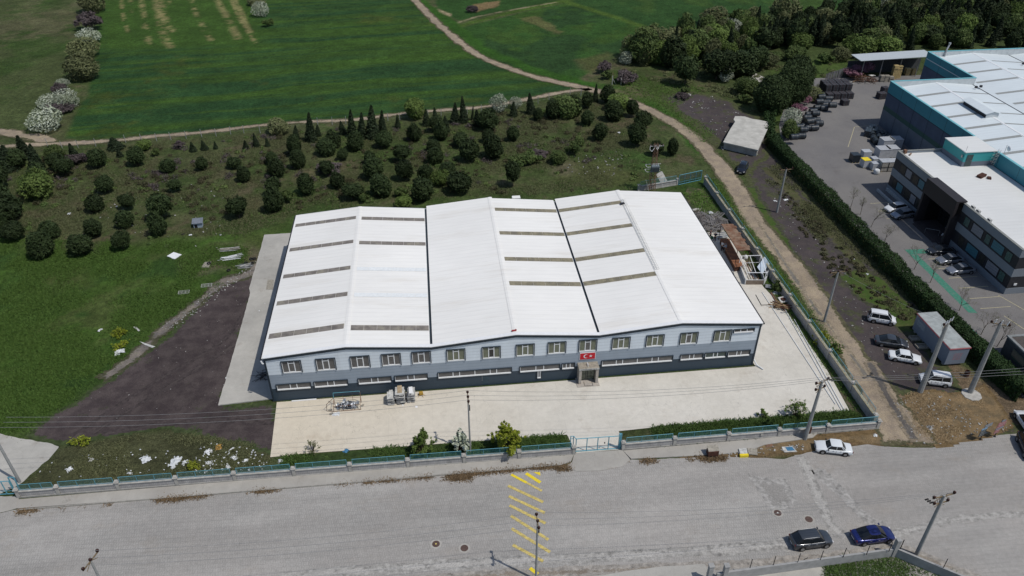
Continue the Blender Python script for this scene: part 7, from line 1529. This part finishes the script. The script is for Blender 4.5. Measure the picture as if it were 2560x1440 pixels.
b = MB(); b.path([(xa-.9,ya+.2,0),(xa-.85,ya+.2,1.2),(xa,yb,1.2)], .035, 5); b.path([(xa-.9,ya+.2,.05),(xa,ya,.05)], .035, 5); b.build('tow_bar', M['rust_dark'], cg)
rs = np.random.RandomState(4); b = MB()
for i in range(150):
    u, v = rs.beta(2,2), rs.beta(2,2); x, y = xa+.2+(xb-xa-.4)*u, ya+.15+(yb-ya-.3)*v; z = .12+.75*rs.rand()*max(.1,1-abs(u-.4)*1.4); s_ = rs.uniform(.14,.36); n_ = Vector(rs.normal(size=3)).normalized(); t_ = n_.orthogonal().normalized()*s_; w_ = n_.cross(t_).normalized()*s_*.5; c_ = Vector((x,y,z)); b.cm = int(rs.rand() < .35)
    b.add([c_-t_-w_,c_+t_-w_,c_+t_*.8+w_,c_-t_*.7+w_*1.2+n_*.08], [(0,1,2,3)])
tag(b.build('crumpled_foil', [simple('foil', (.55,.58,.62), .35, .5), simple('dark_foil', (.05,.06,.08), .5)]), 'crumpled silver and dark foil scraps heaped inside the tubular cage', 'foil', None, 'stuff')
crumple('plastic_sheet','white plastic spilling out at the lower left of the cage',841,1036,1.2,.8,'cloth',88,cat='debris');
for i, (x, y, s_) in enumerate(((826,1027,.4),(829,1036,.45),(907,1015,.35))): g = G(x,y); b = MB(); b.rbox((g.x,g.y,.12),(s_,s_*.6,.2),.4*i); tag(b.build('wood_block', M['wood_grey']), ['left wooden block beside the cage','lower wooden block beside the cage','block right of the cage'][i], 'block')
def stone_pile(px, py, w, l, h, lab, seed, light):
    rs = np.random.RandomState(seed); g = G(px, py); o = empty('stone_stack', (g.x,g.y,.05), 0, lab, 'stack', 'stacks of pale slabs'); z = .08
    b = MB()
    for x in (-w*.35, w*.35): b.box(x-.06,x+.06,-l/2,l/2,0,.1)
    b.build('pallet', M['wood_grey'], o, world=False); z = .1; b = MB()
    while z < h:
        t_ = rs.uniform(.03,.07); nseg = rs.randint(1,3)
        for k in range(nseg): ww = w/nseg; b.cm = int(rs.rand() < .35); b.rbox((-w/2+ww*(k+.5)+rs.normal()*.05, rs.normal()*.07-(.1 if z > h*.6 else 0), z+t_/2), (ww*rs.uniform(.75,.98), l*rs.uniform(.78,1.0), t_*.9), rs.normal()*.05)
        z += t_
    b.cm = 2; b.rbox((-.0,.1,z+.03),(w*.5,l*.85,.05), rs.normal()*.05); b.build('slabs', [M['dirty_white'], simple('grey_slab', (.20,.20,.20), .6, 0, .25), M[light]], o, world=False)
stone_pile(979,1004,1.0,1.6,1.25,'left stack of pale stone slabs in the front yard',1,'dirty_white'); stone_pile(1002,1001,1.2,1.7,1.75,'tallest, middle stack with a tan board on top, in the front yard',2,'card'); stone_pile(1029,998,1.0,1.5,1.45,'right stack topped with white boards in the front yard',3,'white_paint')
g = G(1053,988); b = MB(); b.rbox((g.x,g.y,.35),(.5,.4,.35),.2);
for a in range(5): b.tube((g.x,g.y,.3),(g.x+.6*math.cos(a*1.3),g.y+.4*math.sin(a*1.3)-.2,.06),.025,n=4)
tag(b.build('small_mixer', simple('dirty_yellow', (.35,.22,.04), .7, 0, .3, 5)), 'small yellow tool with spread legs beside the right stack of slabs', 'tool')
# roadside things
sk = empty('rusty_bin', G(1778,1142), 0, 'rusty brown bin on legs beside the road right of the gate', 'bin'); g = G(1780,1140)
b = MB(); b.box(g.x-.65,g.x+.65,g.y-.3,g.y+.45,.3,1.0); b.build('tub', M['rust_dark'], sk); b = MB(); b.rbox((g.x+.05,g.y+.25,1.1),(1.35,.9,.05),0,.25); b.build('lid', M['wood_grey'], sk); b = MB()
for x in (-.55,.55): b.tube((g.x+x,g.y-.25,.035),(g.x+x,g.y-.25,.35),.045,n=5); b.tube((g.x+x,g.y+.35,.035),(g.x+x,g.y+.35,.35),.045,n=5)
b.tube((g.x-.6,g.y-.3,.12),(g.x+.6,g.y-.3,.12),.05,n=5); b.build('leg', M['dark_metal'], sk)
slabobj('old_cabinet', 'pale cabinet lying on the verge, left half with a yellow end', [(1851,1137),(1847,1121),(1866,1120),(1870,1136)], .35, .3, 'dirty_white', 'cabinet'); slabobj('yellow_board', 'bright yellow end panel of the cabinet on the verge', [(1851,1139.5),(1849,1134.5),(1870.5,1133.5),(1872,1138.5)], .38, .36, 'yellow_new', 'panel'); slabobj('old_cabinet', 'grey cabinet door lying right of the yellow panel', [(1872,1135),(1868,1120),(1893,1121),(1894,1137)], .22, .1, 'wood_grey', 'cabinet')
slabobj('old_window', 'old white window frame lying on the verge', [(1961,1130),(1954,1117),(1980,1115),(1993,1129)], .12, .08, 'dirty_white', 'window frame'); slabobj('blue_glazing', 'blue pane inside the window frame on the verge', [(1969,1127),(1963,1118),(1980,1116.5),(1988,1126)], .135, .01, 'blue_cloth', 'pane')
slabobj('rust_sheet', 'rusty square plate lying on the verge left of the window frame', [(1916,1118),(1914,1108),(1930,1108),(1934,1116)], .09, .05, 'rust', 'plate')
g = G(1908,1090,.9); b = MB(); b.rbox((g.x,64.78,.75),(.32,.1,.3)); tag(b.build('wall_meter', M['coping']), 'small pale box fixed to the outside of the front wall', 'box')
for i, (x, y) in enumerate(((1090,1360.5),(1161,1371),(1944,1283),(2022,1299))):
    g = G(x, y); o = empty('manhole', (g.x,g.y,.035), 0, ['leftmost manhole in the road, with a pale centre','manhole just left of the yellow hatching','manhole with a pale centre, upper left of the dark crossover','manhole right above the dark crossover'][i], 'manhole cover', 'manhole covers')
    b = MB(); b.lathe((0,0,0), [(.62,0),(.62,.012),(.60,.013)], 24); b.build('concrete_collar', M['walk_conc'], o, world=False); b = MB(); b.lathe((0,0,.014), [(.42,0),(.42,.012),(.33,.013),(.33,.006),(.12,.006),(.12,.014),(.01,.014)], 22); b.build('iron_cover', simple('iron_cover', (.10,.065,.055), .7, .2, .25, 5), o, world=False)
    if i in (0,2): b = MB(); b.lathe((0,0,.03), [(.1,0),(.1,.004)], 12); b.build('centre_cap', M['yellow'] if i == 0 else M['dirty_white'], o, world=False)
# kennel
g = G(497,566); kn = empty('kennel', (g.x,g.y,0), .1, 'small grey sheet-metal kennel standing alone on the grass', 'kennel'); b = MB(); b.box(-.75,.75,-.55,.55,0,1.0); b.build('wall', simple('kennel_blue', (.30,.36,.42), .6, 0, .15), kn, world=False); b = MB(); b.yprism([(-.75,.95),(.75,1.3),(.75,1.36),(-.75,1.01)], -.95, .95); b.build('roof', simple('kennel_roof', (.15,.17,.20), .5), kn, world=False); b = MB(); b.box(-.6,-.1,-.57,-.551,.05,.7); b.build('opening', M['trim'], kn, world=False)
for i, (x, y) in enumerate(((517,715),(460,732))):
    g = G(x,y); o = frame_rack(1.6,.9,3,None,.025).build('wire_rack', M['dirty_white']); o.location = (g.x,g.y,.15); o.rotation_euler = (0,.03,.12); tag(o, ['upper, right','lower, left'][i]+' thin metal frame lying on the grass beside the cinder lot', 'metal frame')
# farm fence posts
fp = [(120,366),(157,373),(196,370),(240,366),(315,357),(355,355),(392,353),(428,350),(466,347),(505,343),(541,341),(577,336),(610,333),(651,333),(795,313),(831,312),(865,310),(970,302),(1000,300),(1070,293),(1103,290),(1168,285),(1203,280),(1236,274),(1345,259),(1373,252),(1425,238),(1452,240),(1300,266)]
pr = None
for i, (x, y) in enumerate(fp):
    g = G(x, y)
    if pr is None: b = MB(); b.tube((0,0,0),(.03,.02,1.9),.075,.06,5); o = pr = b.build('fence_post', M['pole_concrete'])
    else: o = pr.copy(); COL.objects.link(o)
    o.location = (g.x,g.y,0); o.rotation_euler = (random.uniform(-.06,.06), random.uniform(-.06,.06), random.uniform(0,3)); tag(o, f"{ordn(i+1)} pale post counted from the left along the farm track fence", 'fence post', 'fence posts along the farm track')
b = MB(); L_ = [G(x, y) for x, y in sorted(fp)]
for a, c_ in zip(L_[:-1], L_[1:]):
    if (c_-a).length < 14:
        for z in (.7, 1.3): b.tube(a+up*z, c_+up*z, .008, n=3)
tag(b.build('fence_wire', M['wire']), 'thin wire strung between the farm track posts', 'wire')
for i, (a, c_) in enumerate((((1530,212),(1536,196)),((1552,213),(1552,198)))): p = G(*a); b = MB(); b.tube(p, p+up*(2.4 if i == 0 else 2.0), .09 if i == 0 else .06, n=5); (b.tube(p+up*1.8, p+up*.1+Vector((1.0,.3,0)), .05, n=4)); tag(b.build('strainer_post', M['dirty_white']), ['stout pale post with a strut right of the track junction','thin pale post right of the stout strutted post'][i], 'fence post')
# ================================================================ FACTORY YARD GOODS
M['coil'] = simple('black_pipe_coil', (.022,.028,.034), .35, 0, .25, 6, .4, 18, .5); M['coil_band'] = simple('coil_band', (.10,.13,.15), .4)
def coil_proto(L_, R_):
    o = empty('pipe_coil', (0,0,0)); n = 12; prof = [(R_*.45,-L_/2)]
    for i in range(n+1): x = -L_/2+L_*i/n; prof.append((R_*(1.0 if i%2 else .955), x))
    prof.append((R_*.45, L_/2)); b = MB(); b.lathe((0,0,R_), prof, 18, 'X'); b.build('roll', M['coil'], o, world=False, smooth=False)
    for x in (-L_*.25, L_*.25):
        b = MB(); b.lathe((0,0,R_), [(R_*1.0,x-.02),(R_*1.012,x-.02),(R_*1.012,x+.02),(R_*1.0,x+.02)], 18, 'X'); b.build('strap', M['coil_band'], o, world=False)
    return o
cp = coil_proto(1.75, .68); first = True
C1 = [(525,1345),(640,1325),(570,1270),(670,1230),(600,1190),(690,1170),(755,1200),(840,1200),(690,1095),(770,1100),(865,1080),(730,1040),(810,1030),(760,990),(860,975),(820,940),(915,1130)]; C2 = [(890,880),(990,890),(1000,840),(1125,845),(1030,800),(1065,740),(920,790),(940,750),(950,715),(980,680)]
C3 = [(1740,1300),(1760,1370),(1830,1290),(1850,1350),(1900,1300),(1935,1370),(1960,1320),(1800,1410),(1880,1410),(2000,1370)]
def cpx(c): return (1900+c[0]/6.26, 130+c[1]/6.26)
for gi, (LL, wh_) in enumerate(((C1,'in the lower stack beside the hedge'),(C2,'in the upper stack beside the wild hedge'),(C3,'in the shaded heap by the slate wall'))):
    for i, c_ in enumerate(sorted(LL, key=lambda q: q[1])):
        x, y = cpx(c_); o = cp if first else copy_tree(cp); first = False; lift = (.0 if (gi, i) not in () else 0); g = G(x, y+5)
        if gi < 2 and i % 3 == 1: g = G(x, y+5, 1.1); g.z = 1.1
        o.location = (g.x, g.y, g.z+.03 if g.z else .03); o.rotation_euler = (0,0, random.uniform(-.18,.1) if gi < 2 else random.uniform(.9,1.4)); tag(o, f"{ordn(i+1)} black pipe coil from the back {wh_}", 'pipe coil', 'black pipe coils '+wh_)
# dark bales: large heap and singles
M['bale'] = simple('dark_mesh_bale', (.040,.036,.042), .8, 0, .35, 3, .5, 10)
def bale(label, x, y, z, w, l, h, rz=0, mt='bale', name='mesh_bale', cat='bale', group='dark bales'):
    o = empty(name, (x,y,z), rz, label, cat, group); b = MB(); n = 5
    for i in range(n): zz = h*i/n; b.rbox((random.uniform(-.03,.03),random.uniform(-.03,.03),zz+h/n/2),(w*random.uniform(.95,1),l*random.uniform(.95,1),h/n*.9))
    b.build('layers', M[mt], o, world=False);
    for x_ in (-w*.3, w*.3): b = MB(); b.rbox((x_,0,h/2),(.05,l+.04,h+.03)); b.build('strap', M['coil_band'], o, world=False)
    return o
hg = G(2097,238); k = 0
for r in range(3):
    for c_ in range(4):
        for lv in range(2 if r < 2 else 1):
            x, y = hg.x-3.2+c_*1.75-r*.25, hg.y-2.0+(2-r)*2.2;
            bale(f"{['front','middle','rear'][r]} row, {['leftmost','second','third','rightmost'][c_]} dark mesh bale, {['bottom','top'][lv]} layer of the big heap", x, y, .03+lv*1.5, 1.6, 2.0, 1.45, random.uniform(-.05,.05)); k += 1
for lab, px, py, w, h in (('single small dark bale standing apart right of the coils',2110,262,1.7,1.3),('dark bale against the teal factory corner, left one',2202,246,2.2,1.5),('dark bale against the teal factory corner, right one',2210,232,1.6,1.5)):
    g = G(px, py); bale(lab, g.x, g.y, .03, w, 1.6, h, .1)
for i, (px, py) in enumerate(((2168,338),(2177,330),(2185,336))):
    g = G(px, py); bale(['left','middle','right'][i]+' shiny black pipe bundle at the end of the shaded heap', g.x, g.y, .03, 1.3, 2.6, 1.4, -.6, 'coil', 'pipe_bundle', 'pipe bundle', 'black pipe bundles')
M['wrap'] = simple('silver_wrap', (.40,.42,.45), .3, 0, .12, 2, .3, 6, .5); M['wrap_side'] = simple('wrapped_side', (.30,.29,.27), .4, 0, .25, 4)
def wrapped(label, x, y, w, l, h, rz=0, rack=False, z=.03, top='wrap', side='wrap'):
    o = empty('wrapped_pallet', (x,y,z), rz, label, 'wrapped pallet', 'wrapped pallets by the office'); b = MB()
    for a in (-w*.4,0,w*.4): b.box(a-.06,a+.06,-l/2,l/2,0,.14)
    b.build('pallet', M['pallet_wood'], o, world=False); b = MB(); b.rbox((0,0,.15+(h-.15)/2),(w*.96,l*.96,h-.15)); b.build('load', M[side], o, world=False); b = MB(); b.rbox((0,0,h+.03),(w,l,.08)); b.build('cover', M[top], o, world=False)
    if rack:
        b = MB()
        for a in (-w/2,0,w/2): b.box(a-.04,a+.04,-l/2-.05,-l/2,0,h)
        b.box(-w/2,w/2,-l/2-.05,-l/2,h*.5,h*.5+.06); b.build('rack', M['dark_metal'], o, world=False)
    return o
for i, (px, py, w, l, h, rk, lab) in enumerate(((2134,404,1.7,1.7,1.7,0,'black-wrapped pallet, leftmost by the office'),(2162,395,1.8,1.6,1.6,0,'grey wrapped pallet behind the yellow-topped one'),(2160,417,1.5,1.6,1.7,0,'wrapped pallet with a yellow-green top'),(2183,408,1.3,1.5,1.2,0,'low wrapped pallet in the middle of the group'),(2203,392,2.6,2.3,2.0,0,'large silver-wrapped pallet, left in the middle row'),(2225,390,2.4,2.3,2.0,0,'large silver-wrapped pallet, right in the middle row'),(2212,371,2.6,2.2,2.2,0,'large silver-wrapped pallet, left in the back row'),(2234,369,2.4,2.2,2.2,0,'large silver-wrapped pallet, right in the back row'),(2212,425,3.0,1.9,2.1,1,'silver-topped load in a dark rack, left front'),(2232,423,1.6,1.9,2.0,1,'silver-topped load in a dark rack, right front'),(2184,424,1.5,1.3,1.5,0,'green-strapped pallet beside the white big bag'))):
    g = G(px, py); o = wrapped(lab, g.x, g.y, w, l, h, random.uniform(-.06,.06), rk, side='coil' if i == 0 else 'wrap_side' if rk else 'wrap', top='coil' if i == 0 else 'leaf_yel_top' if i == 2 else 'wrap') if i != 2 else wrapped(lab, g.x, g.y, w, l, h, .05, 0, top='yellow_new')
g = G(2190,435); b = MB(); b.lathe((g.x,g.y,.03), [(.5,0),(.62,.3),(.6,.8),(.5,1.0),(.35,1.02)], 10); tag(b.build('big_bag', M['cloth'], smooth=True), 'white big bag at the front of the wrapped pallets', 'big bag')
def pallets(label, px, py, n, mt, w=1.25):
    g = G(px, py);
    for k in range(n):
        o = empty('wooden_pallet', (g.x+random.uniform(-.05,.05), g.y+random.uniform(-.05,.05), .03+k*.28), random.uniform(-.03,.03), label, 'pallet', label); b = MB(); s_ = .28
        for q in range(6): b.box(-w/2+q*w/6+.02,-w/2+(q+1)*w/6-.02,-.5,.5,.21,.25)
        for q in (-.45,0,.45): b.box(-w/2,w/2,q-.05,q+.05,0,.2)
        b.build('boards', M[mt], o, world=False)
pallets('yellow wooden pallet in the tall stack under the storage canopy', 2232, 197, 13, 'pallet_wood'); pallets('yellow wooden pallet in the right neighbour of the tall stack', 2242, 195, 12, 'pallet_wood'); pallets('yellow wooden pallet in the left of the two low stacks by the navy wall', 2266, 188, 7, 'pallet_wood'); pallets('yellow wooden pallet in the right of the two low stacks by the navy wall', 2281, 187, 6, 'pallet_wood')
pallets('grey pallet in the leftmost of three dark stacks under the canopy', 2203, 204, 6, 'wood_grey'); pallets('grey pallet in the middle of three dark stacks under the canopy', 2214, 204, 6, 'wood_grey'); pallets('grey pallet in the rightmost of three dark stacks under the canopy', 2225, 204, 5, 'wood_grey')
pile('rusty_scrap','tangle of rusty red steel racks left of the canopy posts',2148,203,70,2.6,.3,['rust','rust_dark'],2.2,1.6,21,.05,'scrap',1.2); pile('rusty_scrap','rusty racks with a pale top between canopy posts',2178,205,40,1.8,.2,['rust','rust_dark'],1.6,1.1,22,.05,'scrap',1.2); crumple('white_sheet','pale sheet on top of the rusty racks by the canopy post',2178,198,1.8,1.2,'dirty_white',91,cat='sheet',zb=1.0)
pile('timber_pile','loose boards beside the sheet fence left of the rusty tangle',2115,208,24,2.4,.4,['wood','dirty_white'],1.8,.5,23,.06,'boards',.6); pile('pipe_rack','pale pipes leaning along the hedge above the coils',2063,226,14,4.0,1.1,['steel','dirty_white'],.8,.5,24,.05,'pipes',.06)
# ================================================================ PEOPLE
M['skin'] = simple('skin', (.38,.22,.15), .6, 0, .05); M['hair'] = simple('dark_hair', (.02,.016,.014), .7); M['grey_hair'] = simple('grey_hair', (.22,.22,.22), .7)
def skin_obj(name, joints, edges, rad, mt, parent, root=0, lv=1):
    me = bpy.data.meshes.new(name); me.from_pydata(joints, edges, []); me.update(); o = bpy.data.objects.new(name, me); COL.objects.link(o); o.parent = parent; me.materials.append(mt)
    md = o.modifiers.new('skin', 'SKIN'); md.use_smooth_shade = True
    for v, r in zip(me.skin_vertices[0].data, rad): v.radius = (r, r*.8) if r > .1 else (r, r)
    me.skin_vertices[0].data[root].use_root = True; ms = o.modifiers.new('sub', 'SUBSURF'); ms.levels = lv; ms.render_levels = lv
    dg = bpy.context.evaluated_depsgraph_get(); ev = bpy.data.meshes.new_from_object(o.evaluated_get(dg)); o.modifiers.clear(); o.data = ev
    if not ev.materials: ev.materials.append(mt)
    return o
def person(label, px, py, rz, shirt, trousers, lean=0.0, la=(.15,.1), ra=(.15,.1), hair='hair', step=.12, world=None, h=1.74):
    g = G(px, py) if world is None else Vector(world); o = empty('person', (g.x,g.y,.05), rz, label, 'person'); k = h/1.74
    lx = lean
    J = [(0,0,.95),(lx*.3,0,1.15),(lx*.8,0,1.38),(lx,0,1.50),(lx*1.15,0,1.56),(lx*1.25,0,1.66)]           # pelvis..head
    Rd = [.14,.13,.15,.07,.062,.10]; E_ = [(0,1),(1,2),(2,3),(3,4),(4,5)]
    def chain(a, pts, rr):
        for p, r in zip(pts, rr): J.append(p); Rd.append(r); E_.append((a, len(J)-1)); a = len(J)-1
        return a
    for sg, st_ in ((1, step), (-1, -step)): chain(0, [(st_*.3,sg*.10,.86),(st_*.6+.02,sg*.11,.48),(st_,sg*.12,.09),(st_+.12,sg*.13,.04)], [.105,.07,.05,.042])
    arms = []
    for sg, (fw, out) in ((1, la), (-1, ra)):
        el = (lx*.7+fw*.4, sg*(.24+out*.4), 1.13+fw*.1); wr_ = (lx*.6+fw*1.6, sg*(.24+out*.2), .90+fw*.7); hn = (wr_[0]+fw*.2+.01, wr_[1], wr_[2]-.08)
        e = chain(2, [(lx*.8,sg*.19,1.42),el,wr_,hn], [.07,.05,.035,.032]); arms.append((el, wr_))
        for f in range(4): chain(e, [(hn[0]+.02-.018*f, hn[1]+.0, hn[2]-.055),(hn[0]+.025-.018*f+.012, hn[1]-sg*.01, hn[2]-.10+.008*abs(f-1.5))], [.0085,.008])
        chain(e, [(hn[0]+.04,hn[1]-sg*.02,hn[2]-.01),(hn[0]+.06,hn[1]-sg*.02,hn[2]-.045)], [.010,.009])
    sc = lambda P_: [(x*k,y*k,z*k) for x,y,z in P_]
    skin_obj('body', sc(J), E_, Rd, M['skin'], o)
    ny = J[5]; b = MB(); b.lathe((ny[0]*k-.012, 0, (1.665)*k), [(.105,-.02),(.115,.03),(.095,.085),(.05,.115),(.01,.12)], 12); b.build('hair', M[hair], o, world=False, smooth=True)
    b = MB(); b.rbox((ny[0]*k+.10,0,1.64*k),(.04,.03,.045)); b.rbox((ny[0]*k+.085,0,1.60*k),(.03,.05,.012))
    for sg in (1,-1): b.rbox((ny[0]*k+.092,sg*.035,1.67*k),(.015,.03,.012)); b.rbox((ny[0]*k,sg*.10,1.65*k),(.04,.02,.06))
    b.build('face', M['skin'], o, world=False)
    T_ = [(0,0,.93),(lx*.3,0,1.15),(lx*.8,0,1.38),(lx,0,1.46)]; Rt = [.18,.175,.20,.10]; Et = [(0,1),(1,2),(2,3)]
    for (el, wr_), sg in zip(arms, (1,-1)):
        T_ += [(lx*.8,sg*.19,1.42), el, tuple(Vector(el).lerp(Vector(wr_),.85))]; n_ = len(T_); Rt += [.11,.085,.066]; Et += [(2,n_-3),(n_-3,n_-2),(n_-2,n_-1)]
    skin_obj('shirt', sc(T_), Et, Rt, shirt, o)
    T_ = [(0,0,.98),(0,0,.90)]; Rt = [.175,.185]; Et = [(0,1)]
    for sg, st_ in ((1, step), (-1, -step)): T_ += [(st_*.3,sg*.10,.82),(st_*.6+.02,sg*.11,.48),(st_,sg*.12,.13)]; n_ = len(T_); Rt += [.135,.10,.085]; Et += [(1,n_-3),(n_-3,n_-2),(n_-2,n_-1)]
    skin_obj('trousers', sc(T_), Et, Rt, trousers, o)
    b = MB()
    for sg, st_ in ((1, step), (-1, -step)): b.rbox((st_+.06,sg*.125,.04),(.27,.10,.085),sg*.1)
    b.build('shoes', M['trim'], o, world=False); return o
navy = simple('navy_cloth', (.022,.028,.045), .9); blk = simple('black_cloth', (.014,.014,.018), .9); wht = simple('white_shirt', (.55,.57,.60), .9); gry = simple('light_blue_shirt', (.30,.35,.42), .9); mro = simple('maroon_cloth', (.05,.02,.035), .9); tea = simple('grey_trousers', (.10,.13,.14), .9)
person('man in dark maroon top and dark trousers, left of the two by the metal strips', 1775, 596, 2.6, mro, blk, .05, (.2,.1), (.1,.15)); person('man in navy clothes with both arms held forward, beside the metal strips', 1786, 603, 1.2, navy, blk, .08, (.25,.05), (.25,.05), hair='grey_hair')
person('man in white shirt and black trousers at the end of the rusty workbench', 1803, 626, .6, wht, blk, .1, (.25,.05), (.2,.1)); person('man in pale blue shirt leaning to the workbench, behind the man in white', 1813, 632, 2.2, gry, tea, .16, (.3,.05), (.25,.05), hair='grey_hair')
person('person in a pale top standing in the dark entrance portal', 2364, 562, 3.1, gry, blk, .02, world=(90.4, 109.8, .15));
pt = person('person in light clothes between the entrance and the parked saloons', 2354, 603, 3.6, wht, tea, .03)
# small litter nobody could count
rs = np.random.RandomState(77); b = MB()
def litter(poly, n, s0, s1, zb=.05):
    P_ = np.array(pix(*poly)); k = 0; t_ = 0
    while k < n and t_ < n*20:
        t_ += 1; x, y = rs.uniform(P_[:,0].min(), P_[:,0].max()), rs.uniform(P_[:,1].min(), P_[:,1].max())
        if sdist(np.array([x]), np.array([y]), [tuple(p) for p in P_])[0] < 0: continue
        s_ = rs.uniform(s0, s1)**1; b.rbox((x,y,zb+s_*.15),(s_,s_*rs.uniform(.3,1),s_*.3),rs.uniform(0,3),rs.normal()*.3,rs.normal()*.3); k += 1
litter(((500,1105),(680,1130),(670,1175),(480,1185)), 120, .05, .24); litter(((100,1150),(480,1110),(480,1190),(100,1205)), 50, .05, .18)
tag(b.build('litter', M['cloth']), 'small white scraps scattered over the weedy litter strip', 'litter', None, 'stuff'); b = MB()
litter(((2230,1000),(2330,980),(2540,1070),(2330,1115),(2260,1100)), 150, .05, .24); litter(((1690,250),(1800,240),(1900,330),(1880,400),(1790,340)), 130, .06, .35); litter(((1900,440),(2000,520),(2300,900),(2200,950),(1990,650)), 120, .05, .25); litter(((1800,1130),(2010,1110),(2010,1125),(1800,1145)), 80, .05, .25); litter(((400,820),(640,650),(650,670),(430,830)), 190, .05, .22); litter(((560,1010),(100,1080),(380,850),(640,690)), 60, .04, .12); litter(((200,480),(560,450),(560,640),(200,560)), 60, .06, .3); litter(((1430,380),(1560,380),(1560,440),(1400,440)), 50, .08, .35); litter(((1810,362),(1895,384),(1900,395),(1790,372)), 50, .08, .3)
tag(b.build('rubble', M['concrete']), 'small pale stones and rubble scattered over cinder and dry ground', 'rubble', None, 'stuff')
